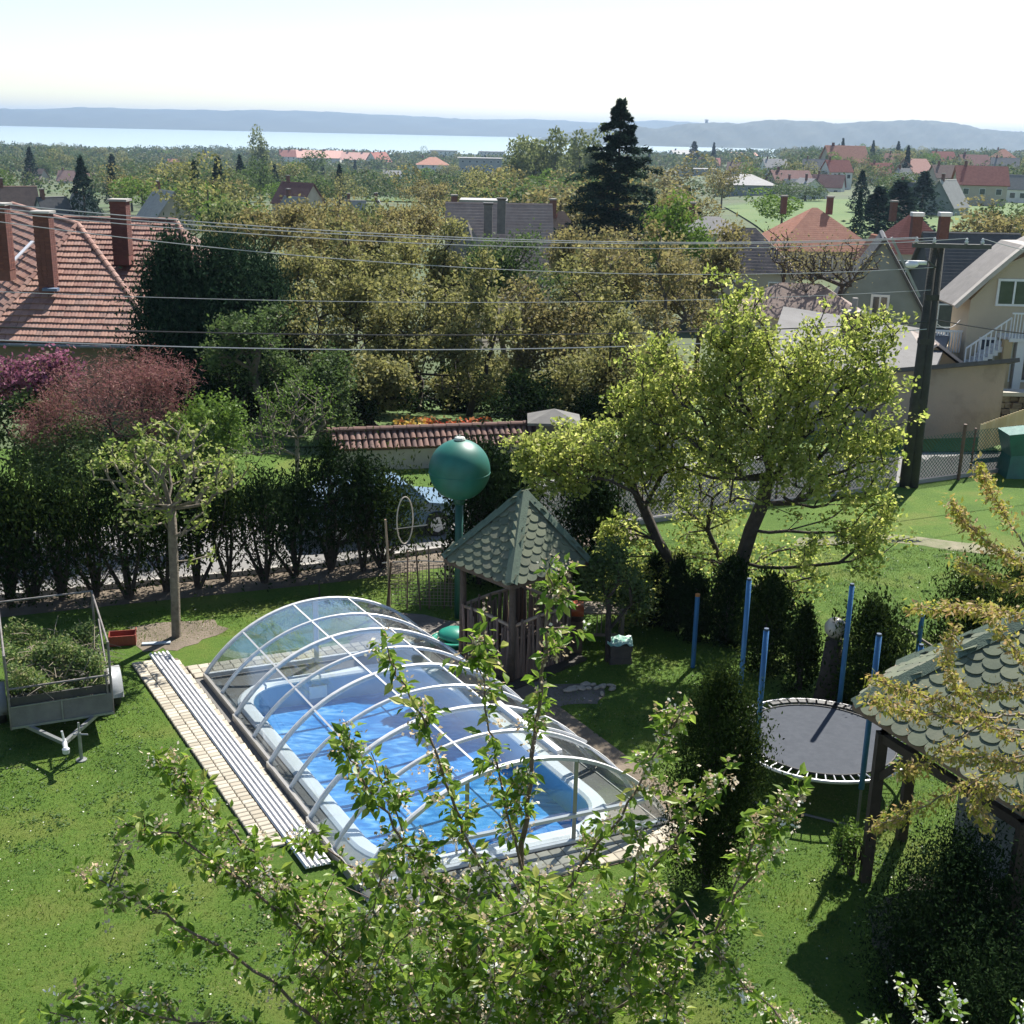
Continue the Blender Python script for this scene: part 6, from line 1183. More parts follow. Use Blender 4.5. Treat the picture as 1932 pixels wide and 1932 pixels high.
# ---- conifers
def conifer(name, label, cat, base, H, W, m, n, card=.22, layers=None, droop=.25, gap=.0, group=None, col=1.0, pw=1.0, zb=.06, lump=.18, bark=BARKD, trunk_r=None, lw=.16, br=1.0):
    base = Vector(base); root = empty(name, base, label, cat, group); mb = MB(); tr_ = trunk_r or H * .016 + .02; mb.tube([base - Vector((0, 0, .2)), base + Vector((.02, 0, H * .5)), base + Vector((0, 0, H * .97))], [tr_, tr_ * .7, .01], 7)
    L_ = layers or int(H / .45); P = []; D = []
    for i in range(L_):
        s = (i + .5) / L_; z = H * min(.985, zb + (1 - zb) * s); r = W / 2 * (1 - s) ** pw * random.uniform(1 - lump, 1 + lump) + .05; nb = max(4, int((9 * (1 - s) + 5) * br))
        for k in range(nb):
            a = random.random() * 6.283; rr = r * random.uniform(.6, 1.15); d = Vector((math.cos(a), math.sin(a), 0)); z = H * min(.985, max(zb, zb + (1 - zb) * s + random.gauss(0, .012))); e_ = base + Vector((0, 0, z)) + d * rr + Vector((0, 0, -droop * rr + .06 * rr)); s0 = base + Vector((0, 0, z))
            if rr > .35: mb.tube([s0, s0.lerp(e_, .5) + Vector((0, 0, .05 * rr)), e_], [.02 + rr * .008, .012, .004], 3, caps=False)
            q = max(2, int(n / (L_ * nb)))
            t = np.sqrt(rng.uniform(.04, 1, q)); lat = rng.normal(0, 1, q) * rr * lw * (1 - .5 * t) + 0; pts = np.array(s0)[None] + np.outer(t, np.array(e_ - s0)) + np.outer(lat, [-d.y, d.x, 0]); pts[:, 2] += .05 * rr * 4 * t * (1 - t) - np.abs(lat) * .3 + rng.normal(0, card * .2, q) - rng.uniform(0, card * .5, q)
            P.append(pts); D.append(np.tile([d.x, d.y, -droop - .1], (q, 1)))
    mb.build('trunk', bark, root); P = np.concatenate(P); D = np.concatenate(D)
    np_obj('crown', leaves(P, card, .8, .42, .7, dirs=D), 4, m, root, np.clip(rng.normal(.45, .25, len(P)), 0, 1)); return root
def thuja(name, label, cat, base, H, W, m, n, card=.12, zb=.05, shape='cone', group=None, stem=True, lump=.15, bark=BARKD, open_=.25, top=.85, stems=3):
    base = Vector(base); root = empty(name, base, label, cat, group); mb = MB(); P = []
    for s_ in range(stems if stem else 1):
        o_ = Vector((random.gauss(0, W * (.05 if stems == 3 else .16)), random.gauss(0, W * .07), 0)); mb.tube([base - Vector((0, 0, .1)), base + o_ + Vector((0, 0, H * .4)), base + o_ * 1.4 + Vector((0, 0, H * .9))], [.035 + H * .008, .03, .008], 6)
    k = int(30 + H * 16)
    for i in range(k):                                            # upright sprays
        s = random.random() ** top; z0 = H * (zb + (1 - zb) * s); prof = (1 - s) ** .75 if shape == 'cone' else (1 - s) ** .45 if shape == 'cone2' else math.sin(math.pi * min(1, (s * .92 + .1))) ** .6
        a = random.random() * 6.283; r = W / 2 * prof * random.uniform(.55, 1 + lump); c = base + Vector((math.cos(a) * r, math.sin(a) * r, z0)); q = int(n / k); rad = W * .13 * (.6 + prof * .6)
        pts = rng.normal(size=(q, 3)) * [rad, rad, rad * 2.0] + np.array(c); pts[:, 2] = np.maximum(pts[:, 2], base.z + H * zb * .5); P.append(pts)
        if random.random() < .6: mb.tube([base + Vector((0, 0, max(.1, z0 - r * 1.4))), base.lerp(c, .5) + Vector((0, 0, z0 * .1)), c], [.014, .01, .004], 3, caps=False)
    mb.build('trunk', bark, root); P = np.concatenate(P); D = np.tile([0, 0, 1.0], (len(P), 1)); v = rng.normal(.4, .22, len(P))
    np_obj('crown', leaves(P, card, .0, .4, .55, dirs=D), 4, m, root, np.clip(v, 0, 1)); return root
sb_ = AY(1160, 470, 90); conifer('spruce', 'tall dark spruce rising above the horizon right of centre', 'spruce', (sb_.x, 90, ZT(sb_.x, 90)), AY(1165, 186, 90).z - ZT(sb_.x, 90), 12.0, M_BLUE, 46000, .28, layers=44, droop=.10, zb=.08, lump=.30, pw=.85, lw=.11, br=.75)
M_YEW = leafmat('yew_dark', [(.014, .03, .018), (.026, .05, .028), (.05, .085, .04)], .2, gloss=.0)
thuja('fir_tree', 'broad dark fir standing right of the tiled house', 'fir', (AY(425, 740, 44).x, 44, -.2), 5.5, 3.9, M_YEW, 36000, .17, .02, 'cone2', lump=.2)
thuja('fir_tree', 'second dark fir crown touching the right corner of the tiled house', 'fir', (AY(360, 700, 45.5).x, 43.6, -.2), 5.6, 2.8, M_YEW, 22000, .17, .02, 'cone2', lump=.2)
thuja('fir_tree', 'dark fir top between the tiled house fir and the orchard', 'fir', (AY(500, 700, 45.5).x, 45.2, -.3), 4.9, 3.0, M_YEW, 20000, .17, .02, 'cone2', lump=.2)
thuja('thuja', 'big dark thuja between the pool roof and the trampoline', 'thuja', (2.8, 15.0, 0), 3.1, 1.0, M_THUJA, 42000, .055, .12, 'oval')
thuja('thuja', 'broad dark evergreen in front of the right shelter', 'thuja', (5.35, 12.9, 0), 1.75, 1.5, M_CON, 34000, .05, .02, 'oval')  # darker leaf colours stand for the shelter's shade and the backlight
thuja('thuja', 'dark evergreen shrub at the bottom right corner', 'thuja', (5.75, 11.4, 0), 1.3, 1.9, M_CON, 32000, .05, .02, 'oval')  # same darkened leaves, for shade beside the shelter
thuja('thuja', 'slim dark cypress left of the black stump', 'cypress', G(1508, 1300), 1.55, .62, M_THUJA, 7000, .08, .03)
thuja('thuja', 'wide dark cypress right of the globe stump', 'cypress', G(1627, 1345), 1.9, 1.15, M_THUJA, 11000, .09, .02, 'oval')
thuja('thuja', 'rounded thuja with yellowish tips left of the slim cypress', 'cypress', G(1440, 1268), 1.75, .9, M_THUJA, 9000, .09, .02, 'oval')
thuja('thuja', 'dark column thuja behind the pear trunk', 'cypress', G(1372, 1215), 1.7, .7, M_CON, 7000, .09, .02, 'oval')
thuja('thuja', 'leftmost dark column under the pear tree', 'cypress', G(1232, 1175), 1.35, .6, M_CON, 5000, .09, .02, 'oval')
thuja('thuja', 'second dark column under the pear tree', 'cypress', G(1275, 1190), 1.45, .55, M_CON, 5000, .09, .02, 'oval')
thuja('thuja', 'third dark column beside the bent pear trunk', 'cypress', G(1310, 1205), 1.3, .5, M_CON, 4500, .09, .02, 'oval')
thuja('thuja', 'low dark shrub on the lawn above the right shelter roof', 'shrub', G(1835, 1215), 1.1, 1.6, M_THUJA, 7000, .10, .02, 'oval')
thuja('thuja', 'dark shrub at the right edge above the shelter', 'shrub', G(1945, 1180), 1.4, 1.0, M_THUJA, 6000, .10, .02, 'oval')
bush('shrub', 'light green leafy shrub right of the trampoline leg', 'shrub', 1605, 1660, 15.4, [(1605, 1600, 15.4, (35, 40), 1)], 1200, .06, M_SPRING, tips=30, sp=.08)
# ---- dark hedge trees along the street
hx = [(-70, 2.7), (10, 2.9), (62, 2.6), (120, 2.9), (180, 2.7), (248, 3.0), (305, 2.6), (365, 2.7), (440, 2.5), (500, 2.7), (560, 2.5), (632, 2.9), (680, 2.5), (730, 2.6)]
labs = ['leftmost hedge thuja, cut by the left picture edge', 'hedge thuja directly behind the left end of the trailer rack', 'hedge thuja behind the middle of the trailer rack', 'hedge thuja behind the right end of the trailer rack', 'hedge thuja just right of the trailer rack corner', 'hedge thuja left of the young fruit tree', 'hedge thuja right behind the young fruit tree', 'hedge thuja right of the young fruit tree trunk', 'thin hedge thuja left of the bright gap to the street', 'hedge thuja with forked bare stems in front of the street', 'hedge thuja left of the gap with the pale road corner', 'bushy hedge thuja left of the parked car', 'hedge thuja in front of the parked car', 'hedge thuja behind the leaning trellis pole']
for (x, h), lb in zip(hx, labs):
    b_ = G(x + random.uniform(-9, 9), np.interp(x, [-70, 0, 620, 800], [1160, 1153, 1080, 1065]) + random.uniform(-7, 7)); thuja('thuja', lb, 'hedge tree', b_, h * random.uniform(.68, 1.0), random.uniform(1.1, 2.0), M_CON if random.random() < .6 else M_THUJA, random.randint(3400, 5400), .11, random.uniform(.14, .34), 'oval', top=random.uniform(.35, .5), stems=5, group='dark thujas of the street hedge', lump=.3)
for i, (x, Y, h) in enumerate(((905, 26.8, 3.0), (960, 27.5, 2.6), (1120, 26.8, 2.2))):
    b_ = AY(x, 1000, Y); thuja('thuja', ['dark evergreen directly behind the green ball', 'dark evergreen between the green ball and the pavilion roof', 'dark evergreen behind the right side of the pavilion'][i], 'hedge tree', (b_.x, Y, 0), h, 1.4, M_CON, 9000, .12, .1, 'oval', lump=.3)
bush('shrub', 'green shrub leaning on the right corner of the pavilion roof', 'shrub', 1150, 1180, 22.6, [(1150, 1080, 22.6, (50, 55), 1), (1180, 1120, 22.8, (40, 40), .6)], 4200, .085, M_GREEN, tips=60, sp=.12)
bush('shrub', 'bright leafy shrub under the left pear trunk', 'shrub', 1200, 1190, 24.5, [(1190, 1120, 24.5, (60, 50), 1)], 3000, .09, M_PEAR, tips=40, sp=.14)
# tall grass and flower bed beyond the wall
n = 9000; gx_ = rng.uniform(-13, 8, n); gy_ = rng.uniform(39.5, 45, n); P = np.stack([gx_, gy_, zt(gx_, gy_) + .05], 1)
draped('grass_plot', [(-14, 38.6), (9, 39.6), (22, 41), (22, 50), (-14, 52)], MEADOW, 'green grass plot behind the tile-capped wall', .05)
for nm, lab, x0, x1, m in (('tulips', 'bed of red and orange tulips behind the tiled wall', 800, 930, leafmat('tulip_red', [(.38, .05, .03), (.5, .12, .04), (.5, .25, .08)], .3)), ('tulips', 'yellow and orange flowers behind the left part of the tiled wall', 745, 815, leafmat('tulip_yellow', [(.42, .12, .05), (.5, .36, .06), (.5, .4, .12)], .3))):
    n = 330; xx = rng.uniform(x0, x1, n); P = np.array([tuple(AY(a, 795 + (i % 7), 40.5)) for i, a in enumerate(xx)]); P[:, 1] += rng.uniform(-.6, .6, n); P[:, 2] = zt(P[:, 0], P[:, 1]) + rng.uniform(.25, .65, n)
    o = np_obj(nm, leaves(P, .14, .5, .9), 4, m, attr=rng.uniform(0, 1, n), kind='stuff'); tag(o, lab)
# ---- orchard and garden trees beyond the wall, one by one: x, crown centre y, Y, rx, ry, kind, label
OT = [
 (640, 640, 45, 90, 95, 'olive', 'olive-leaved tree right of the dark firs'), (770, 620, 46, 110, 110, 'olive', 'large olive-green fruit tree with low forked trunk behind the ball'), (880, 660, 45, 90, 95, 'olive', 'olive fruit tree with leaning trunk above the tulips'),
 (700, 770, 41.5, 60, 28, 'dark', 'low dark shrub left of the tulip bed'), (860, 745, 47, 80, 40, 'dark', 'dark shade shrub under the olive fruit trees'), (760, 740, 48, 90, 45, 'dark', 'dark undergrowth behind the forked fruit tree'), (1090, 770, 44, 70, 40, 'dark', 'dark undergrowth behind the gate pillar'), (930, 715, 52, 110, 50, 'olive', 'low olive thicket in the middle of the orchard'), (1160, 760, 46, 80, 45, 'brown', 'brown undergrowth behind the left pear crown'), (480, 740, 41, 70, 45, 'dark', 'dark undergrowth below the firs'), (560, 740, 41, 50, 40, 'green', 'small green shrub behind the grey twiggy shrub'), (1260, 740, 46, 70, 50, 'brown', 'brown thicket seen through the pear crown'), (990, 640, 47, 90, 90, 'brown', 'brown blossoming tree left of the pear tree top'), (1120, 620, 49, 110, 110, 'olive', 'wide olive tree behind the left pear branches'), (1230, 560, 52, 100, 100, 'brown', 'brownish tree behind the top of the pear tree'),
 (560, 560, 52, 90, 90, 'olive', 'olive twiggy tree above the dark firs'), (700, 540, 55, 90, 80, 'olive', 'olive tree behind the big forked fruit tree'), (620, 470, 62, 90, 70, 'brown', 'brown tree below the maroon-roofed house'), (500, 460, 68, 80, 50, 'brown', 'brown-green tree right of the beige gable house'),
 (740, 470, 70, 70, 48, 'brown', 'reddish brown tree left of the central house'), (440, 428, 80, 42, 24, 'pale', 'pale green tree right of the beige gable'), (840, 520, 58, 70, 60, 'olive', 'olive tree in front of the slate cross roof'),
 (945, 515, 56, 85, 48, 'green', 'round fresh green tree in front of the central house'), (1260, 450, 75, 55, 50, 'spring', 'fresh green tree right of the tall spruce'), (1100, 500, 64, 80, 70, 'brown', 'brown tree below the tall spruce'), (1330, 520, 60, 70, 60, 'brown', 'brown tree left of the hipped mottled roof'),
 (1180, 700, 46, 90, 90, 'olive', 'olive tree behind the left pear crown'), (1050, 740, 44, 80, 60, 'olive', 'olive tree above the gate pillar'), (1480, 500, 62, 70, 70, 'twig', 'bare dark walnut in front of the orange hipped house'), (1580, 500, 60, 70, 60, 'twig', 'bare twiggy tree left of the grey gable house'),
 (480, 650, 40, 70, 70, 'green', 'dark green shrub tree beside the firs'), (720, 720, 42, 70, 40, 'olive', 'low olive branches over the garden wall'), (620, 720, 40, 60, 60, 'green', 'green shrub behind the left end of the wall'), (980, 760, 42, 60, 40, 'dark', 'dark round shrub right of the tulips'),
 (560, 425, 90, 90, 30, 'brown', 'brown tree row under the maroon roof'), (660, 430, 90, 70, 30, 'pale', 'pale green tree left of the blue-grey gable'), (775, 425, 90, 50, 30, 'brown', 'brown tree left of the central roof ridge'), (1255, 410, 105, 50, 30, 'brown', 'brown tree behind the fresh green one'),
]
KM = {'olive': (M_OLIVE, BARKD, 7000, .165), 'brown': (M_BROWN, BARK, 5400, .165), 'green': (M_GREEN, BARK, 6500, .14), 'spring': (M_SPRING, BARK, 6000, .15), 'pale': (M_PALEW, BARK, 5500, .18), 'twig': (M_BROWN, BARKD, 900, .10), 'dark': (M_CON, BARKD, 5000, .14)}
for x, y, Y, rx, ry, kd, lb in OT:
    m_, bk_, n_, lf = KM[kd]; c = AY(x, y, Y); gz_ = ZT(c.x, Y); b_ = Vector((c.x + random.gauss(0, .3), Y, gz_)); s = Y / FU; rxm, rzm = rx * s, ry * s
    rzm = min(rzm, max(.8, (c.z - gz_) * .95)); top = Vector((c.x, Y, c.z + rzm * .3)); h0 = b_.lerp(top, .3) + Vector((random.gauss(0, .25), random.gauss(0, .2), 0))
    lo = [((c.x + random.gauss(0, .48) * rxm, Y + random.gauss(0, .4) * rxm, c.z + random.gauss(0, .42) * rzm), (rxm * random.uniform(.28, .5), rxm * .45, rzm * random.uniform(.28, .5)), 1) for _ in range(11)]
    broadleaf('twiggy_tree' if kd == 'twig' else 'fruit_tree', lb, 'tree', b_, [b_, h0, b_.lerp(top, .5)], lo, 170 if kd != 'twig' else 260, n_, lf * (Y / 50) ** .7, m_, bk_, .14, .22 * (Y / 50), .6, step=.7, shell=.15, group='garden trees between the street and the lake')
# ---- distant trees: prototypes and copies
def proto(name, kind, mseed, m, n=1700):
    g = np.random.default_rng(mseed); k = g.integers(4, 8); P = []
    if kind == 'round':
        for _ in range(k):
            c = np.array([g.normal(0, .22), g.normal(0, .22), .58 + g.normal(0, .13)]); r = g.uniform(.18, .3); q = n // k; d = g.normal(size=(q, 3)); d /= np.linalg.norm(d, axis=1)[:, None]; P.append(c + d * r * g.uniform(.75, 1.05, q)[:, None] * [1, 1, .95])
    elif kind == 'tall':
        for _ in range(k):
            c = np.array([g.normal(0, .10), g.normal(0, .10), g.uniform(.25, .8)]); r = g.uniform(.12, .2); q = n // k; d = g.normal(size=(q, 3)); d /= np.linalg.norm(d, axis=1)[:, None]; P.append(c + d * r * g.uniform(.7, 1.05, q)[:, None] * [1, 1, 1.6])
    else:
        z = g.uniform(.08, 1, n) ** 1.0; r = (1 - z) * .3 * g.uniform(.6, 1.1, n) * (1 + .25 * np.sin(z * 40)) + .01; a = g.uniform(0, 6.28, n); P.append(np.stack([np.cos(a) * r, np.sin(a) * r, z], 1))
    P = np.concatenate(P); P = P[P[:, 2] > .05]; V = leaves(P, .048 if kind != 'cone' else .05, .4, .7); nl = len(P)
    mb = MB(); mb.tube([(0, 0, -.08), (.01, 0, .3), (0, .01, .7)], [.028, .02, .008], 5); tv_ = np.array([v for f in mb.F if len(f) == 4 for v in [mb.V[i] for i in f]])
    V = np.concatenate([V, tv_]); idx = np.concatenate([np.zeros(nl, int), np.ones(len(tv_) // 4, int)])
    o = np_obj(name, V, 4, [m, BARK], attr=np.concatenate([np.clip(g.normal(.45, .25, nl), 0, 1), np.zeros(len(tv_) // 4)]), idx=idx, loc=(0, 0, 0)); me = o.data; bpy.data.objects.remove(o); return me
PR = {'green': [proto('broadleaf_tree', 'round', s, M_GREEN) for s in (1, 2, 3)], 'spring': [proto('broadleaf_tree', 'round', s, M_SPRING) for s in (4, 5)], 'pale': [proto('broadleaf_tree', 'tall', s, M_PALEW) for s in (6, 7, 8)],
      'brown': [proto('broadleaf_tree', 'round', s, M_BROWN) for s in (9, 10, 11)], 'olive': [proto('broadleaf_tree', 'round', s, M_OLIVE) for s in (12, 13)], 'fir': [proto('fir_tree', 'cone', s, M_BLUE, 1500) for s in (14, 15, 16)]}
LK = {'green': 'mid green round tree', 'spring': 'fresh light green round tree', 'pale': 'pale tall willow-like tree', 'brown': 'brownish budding tree', 'olive': 'olive tinted tree', 'fir': 'dark pointed fir'}
def region(x, Y):
    side = 'at the far left' if x < 380 else 'left of the middle' if x < 760 else 'in the middle' if x < 1100 else 'right of the tall spruce' if x < 1500 else 'on the right slope'
    dep = 'in the near gardens' if Y < 190 else 'among the village houses' if Y < 450 else 'in the distant woods' if Y < 1000 else 'close to the lake shore'
    return dep + ' ' + side
SHORT = ['brown-roofed edge house', 'left dark grey roof', 'second dark grey roof', 'beige gable house', 'left pink roof', 'right pink roof', 'maroon roof', 'pale roof before the maroon one', 'blue-grey gable', 'small pale orchard house', 'lakeside terrace', 'end of the lakeside terrace', 'dark red lakeside house', 'red lakeside gable', 'small orange hipped roof', 'left white lake block', 'right white lake block', 'grey block by the willows', 'blue-grey shed roof', 'small red roof', 'small pale hipped roof', 'grey hipped villa', 'white gabled house', 'white wing', 'dark red roof behind the white house', 'second dark red roof', 'bright orange gable', 'orange roof near the lake', 'flats by the tall spruce', 'grey flats by the villa', 'red roof on the right slope', 'large pale sloping roof', 'brown-red roof', 'low red skyline roof', 'pinkish roof', 'pale gable on the slope', 'maroon skyline roof', 'grey skyline gable', 'tiny white field house', 'small red roof under the orange gable', 'grey cottage by the orange gable', 'orange cottage by the firs', 'half-hidden red skyline gable', 'long brown slope roof', 'white edge cottage', 'small orange edge roof', 'pale roof by the villa', 'brown roof above the villa', 'red roof above the flats', 'dark slate slope roof', 'orange far left cottage', 'brown far left roof', 'pale lakeside roof']
USED = {}
def far_label(kind, x, Y, z, h):
    vx, vy = pxv(((x - 966) / FU * Y * 1.02, Y, z + h * .5)); best = sorted(range(len(HL)), key=lambda i: ((HL[i][1] - vx) ** 2 + (2 * (HL[i][2] - vy)) ** 2))
    size = 'small ' if h * FU / Y < 26 else 'large ' if h * FU / Y > 60 else ''
    for i in best[:6]:
        H0 = HL[i]; dx, dy = vx - H0[1], vy - H0[2]; dist = 'just ' if math.hypot(dx, dy) < 45 else 'well ' if math.hypot(dx, dy) < 110 else 'far '
        vert = 'above and ' if dy < -12 else 'below and ' if dy > 25 else ''
        lab = size + LK[kind].replace(' willow-like', '') + ' ' + dist + vert + ('left of' if dx < 0 else 'right of') + ' the ' + SHORT[i]
        if len(lab.split()) > 16: lab = lab.replace('above and ', '').replace('below and ', '').replace('just ', '').replace('well ', '').replace('far left', 'left').replace('far right', 'right')
        if len(lab.split()) <= 16 and lab not in USED: USED[lab] = 1; return lab
        lab = LK[kind] + ' near the ' + SHORT[i]
    return lab
def far_tree(kind, x, Y, h, w=None, label=None, y=None):
    X = (x - 966) / FU * Y * 1.02; z = ZT(X, Y); me = random.choice(PR[kind]); o = bpy.data.objects.new('fir_tree' if kind == 'fir' else 'broadleaf_tree', me); COL.objects.link(o)
    o.location = (X, Y, z); w = w or h; o.scale = (w, w, h); o.rotation_euler = (0, 0, random.random() * 6.28); o['category'] = 'tree'; o['label'] = label or far_label(kind, x, Y, z, h); o['group'] = 'distant trees between the houses'; return o
# named distant trees
for k_, x, Y, h, w, lb in (('pale', 506, 620, 26, 22, 'tall rounded poplar standing out against the lake left of the centre'), ('fir', 92, 420, 13, 12, 'dark fir left of the pink-roofed pair'), ('fir', 182, 190, 9.5, 9, 'dark spruce between the dark roof and the beige gable house'), ('fir', 238, 400, 12, 12, 'dark fir right of the pink-roofed pair'), ('fir', 467, 330, 11, 9, 'slim dark fir left of the maroon roof'),
    ('green', 600, 560, 15, 22, 'round green tree right of the tall poplar'), ('green', 786, 1300, 17, 14, 'dark rounded tree clump on the lake edge left of the white blocks'), ('fir', 1655, 480, 15, 9, 'tall pointed fir right of the orange gable house'), ('fir', 1612, 172, 7.0, 15, 'dark fir beside the end of the green meadow'), ('fir', 1648, 180, 7.6, 17, 'second dark fir beside the meadow end'), ('fir', 1578, 250, 8, 9, 'small dark fir in front of the right conifer group'),
    ('fir', 1690, 235, 8, 15, 'dark fir behind the brown-red roof'), ('fir', 1275, 900, 18, 24, 'wide dark fir on the lake edge right of the tall spruce'), ('fir', 1310, 880, 17, 12, 'narrow dark fir on the lake edge'), ('fir', 1538, 700, 15, 10, 'dark fir left of the orange gable house'), ('fir', 1592, 690, 14, 9, 'dark fir peeping over the orange gable house'),
    ('fir', 1291, 150, 6, 3, 'small dark pointed cypress at the foot of the meadow'), ('fir', 1578, 160, 7, 4, 'slim dark tree before the right edge of the meadow'), ('spring', 1440, 180, 6, 9, 'small pale tree in the lower meadow'), ('brown', 1230, 300, 12, 15, 'pinkish tree left of the meadow'), ('brown', 1330, 290, 11, 9, 'bare tree at the left end of the meadow'), ('green', 1480, 330, 5, 14, 'dark bush below the white gabled house'), ('green', 1450, 340, 5, 12, 'green bush left below the white gabled house')):
    far_tree(k_, x, Y, h, w, lb)
for i, x in enumerate(range(955, 1115, 20)): far_tree('pale', x + random.uniform(-6, 6), 350 + random.uniform(-30, 40), 20 + random.uniform(-2, 2), 17, ['first', 'second', 'third', 'fourth', 'fifth', 'sixth', 'seventh', 'eighth'][i] + ' from the left of the pale tall willows left of the spruce')
SEEN = [(h[1] - h[3] * .42, h[1] + h[3] * .42, h[2], h[2] + h[3] * (.42 if h[4] < 500 else .22), h[4]) for h in HL] + [(1460, 1670, 395, 470, 125), (1680, 1810, 405, 450, 112), (1300, 1420, 410, 440, 108), (1340, 1500, 430, 500, 82), (860, 1060, 388, 450, 78), (1600, 1760, 445, 560, 66)]
def hides(x, Y, w, h, z):
    yt = pxv(((x - 966) / FU * Y * 1.02, Y, z + h))[1]; hw2 = w * FU / Y * .42
    for x0, x1, y0, y1, hY in SEEN:
        if Y < hY * 1.03 and x + hw2 > x0 and x - hw2 < x1 and yt < y1 - 4: return True
        if abs(Y - hY) < 9 and x0 - 8 < x < x1 + 8: return True
    return False
cnt = 0; tries = 0
while cnt < 262 and tries < 30000:
    tries += 1; x = random.uniform(-60, 1990); Y = math.exp(random.uniform(math.log(120), math.log(1500))); h = random.uniform(6, 10) * (1 if Y < 300 else 1.2 if Y < 700 else 1.4)
    if 1285 < x < 1595 and 108 < Y < 348: continue
    w = h * random.uniform(.95, 1.35)
    if hides(x, Y, w, h, ZT((x - 966) / FU * Y, Y)): continue
    u = random.random(); kd = ('fir' if u < .12 else 'brown' if u < .30 else 'olive' if u < .45 else 'pale' if u < .55 else 'spring' if u < .70 else 'green')
    far_tree(kd, x, Y, h, w * (.75 if kd == 'fir' else 1)); cnt += 1
print('far trees', cnt, tries)
# far woods as one mass near the shore
P = []; A = []
for _ in range(9000):
    Yc = math.exp(random.uniform(math.log(330), math.log(2150))); xc = random.uniform(-40, 1975); Xc = (xc - 966) / FU * Yc * 1.02; zc_ = ZT(Xc, Yc)
    if zc_ < -35.6: continue
    h = random.uniform(5, 9) * (1.3 if Yc > 900 else 1); 
    if 1285 < xc < 1595 and Yc < 352: continue
    if hides(xc, Yc, h, h, zc_): continue
    q = 34; d = rng.normal(size=(q, 3)); d /= np.linalg.norm(d, axis=1)[:, None]; P.append(np.array([Xc, Yc, zc_ + h * .55]) + d * [h * .5, h * .5, h * .45] * rng.uniform(.7, 1.05, (q, 1))); A.append(np.clip(random.random() + rng.normal(0, .1, q), 0, 1))
P = np.concatenate(P); A = np.concatenate(A)
mw = leafmat('far_woods', [(.035, .06, .02), (.055, .09, .028), (.08, .12, .035), (.10, .095, .045), (.15, .17, .06)], .35)
sz = np.clip(P[:, 1] / 520, .8, 2.4)[:, None]; V = leaves(P, sz, .5, .8); o = np_obj('woods', V, 4, mw, attr=A, kind='stuff'); tag(o, 'far green woods merging into one mass before the lake')
# ================================================================ FOREGROUND CHERRY TREE
LEAFM = M_CHERRY
ctr = Vector((.12, 6.6, 0)); cher = empty('cherry_tree', ctr, 'flowering cherry tree in the foreground, its crown filling the bottom', 'tree')
crotch = [AY(965, 1800, 6.6), AY(985, 1650, 6.6)]
limbs = []                                                        # (polyline in the view, depth at start and end, radius)
def limb(pts, Y0, Y1, r0_, r1_=.003, dens=1.0):
    r0_ *= .75; limbs.append(([AY(x, y, Y0 + (Y1 - Y0) * i / (len(pts) - 1)) for i, (x, y) in enumerate(pts)], r0_, r1_, dens))
limb([(960, 2050), (970, 1800), (985, 1600), (1005, 1450), (1020, 1300), (1035, 1150), (1042, 1062)], 6.6, 6.3, .035)
limb([(975, 1750), (900, 1620), (850, 1500), (810, 1380), (760, 1290), (722, 1208)], 6.5, 6.0, .018)
limb([(960, 1830), (840, 1700), (740, 1560), (680, 1460), (640, 1392)], 6.5, 5.9, .018)
limb([(900, 2000), (700, 1880), (560, 1740), (430, 1640), (330, 1580), (235, 1555)], 6.4, 5.6, .02)
limb([(620, 1800), (500, 1640), (400, 1530), (340, 1470), (290, 1420)], 6.2, 5.8, .012)
limb([(880, 2060), (640, 1960), (480, 1830), (330, 1740), (240, 1690), (150, 1648)], 6.3, 5.4, .018)
limb([(800, 2080), (520, 1990), (380, 1940), (260, 1900), (175, 1868)], 6.0, 5.2, .015)
limb([(640, 2080), (420, 2010), (230, 1960), (70, 1905)], 5.8, 5.0, .012)
limb([(985, 1640), (950, 1500), (925, 1380), (905, 1260), (918, 1170)], 6.4, 6.2, .012)
limb([(970, 1800), (1080, 1660), (1170, 1540), (1240, 1420), (1290, 1335)], 6.6, 6.4, .018)
limb([(980, 1900), (1130, 1760), (1250, 1620), (1320, 1520), (1375, 1440)], 6.6, 6.3, .018)
limb([(1000, 2000), (1200, 1880), (1350, 1760), (1420, 1640), (1460, 1570), (1515, 1500)], 6.6, 6.2, .018)
limb([(1340, 1770), (1400, 1640), (1440, 1560), (1500, 1500)], 6.4, 6.3, .01)
limb([(1000, 1980), (1150, 1850), (1290, 1700), (1370, 1820), (1480, 1930), (1600, 2040)], 6.4, 5.6, .012)
limb([(960, 1900), (800, 1760), (690, 1650), (600, 1600), (560, 1580)], 6.5, 6.2, .014)
limb([(960, 1850), (880, 1740), (790, 1640), (740, 1520), (700, 1420)], 6.5, 6.2, .012)
limb([(1040, 1950), (1150, 1800), (1200, 1650), (1210, 1560)], 6.4, 6.2, .012)
limb([(900, 2050), (780, 1900), (650, 1790), (540, 1700), (480, 1600)], 6.2, 5.9, .012)
for k in range(32):
    x0 = random.uniform(560, 1330); limb([(x0 + random.gauss(0, 60), 2060), (x0, 1920), (x0 + random.gauss(0, 70), 1790 + random.uniform(-30, 60)), (x0 + random.gauss(0, 120), random.uniform(1610, 1760))], 6.3 + random.gauss(0, .3), 6.0 + random.gauss(0, .4), .009)
mb = MB(); mb.tube([ctr - Vector((0, 0, .2)), ctr + Vector((.05, 0, 2.5)), AY(960, 2050, 6.6)], [.14, .1, .05], 10)
tw = []
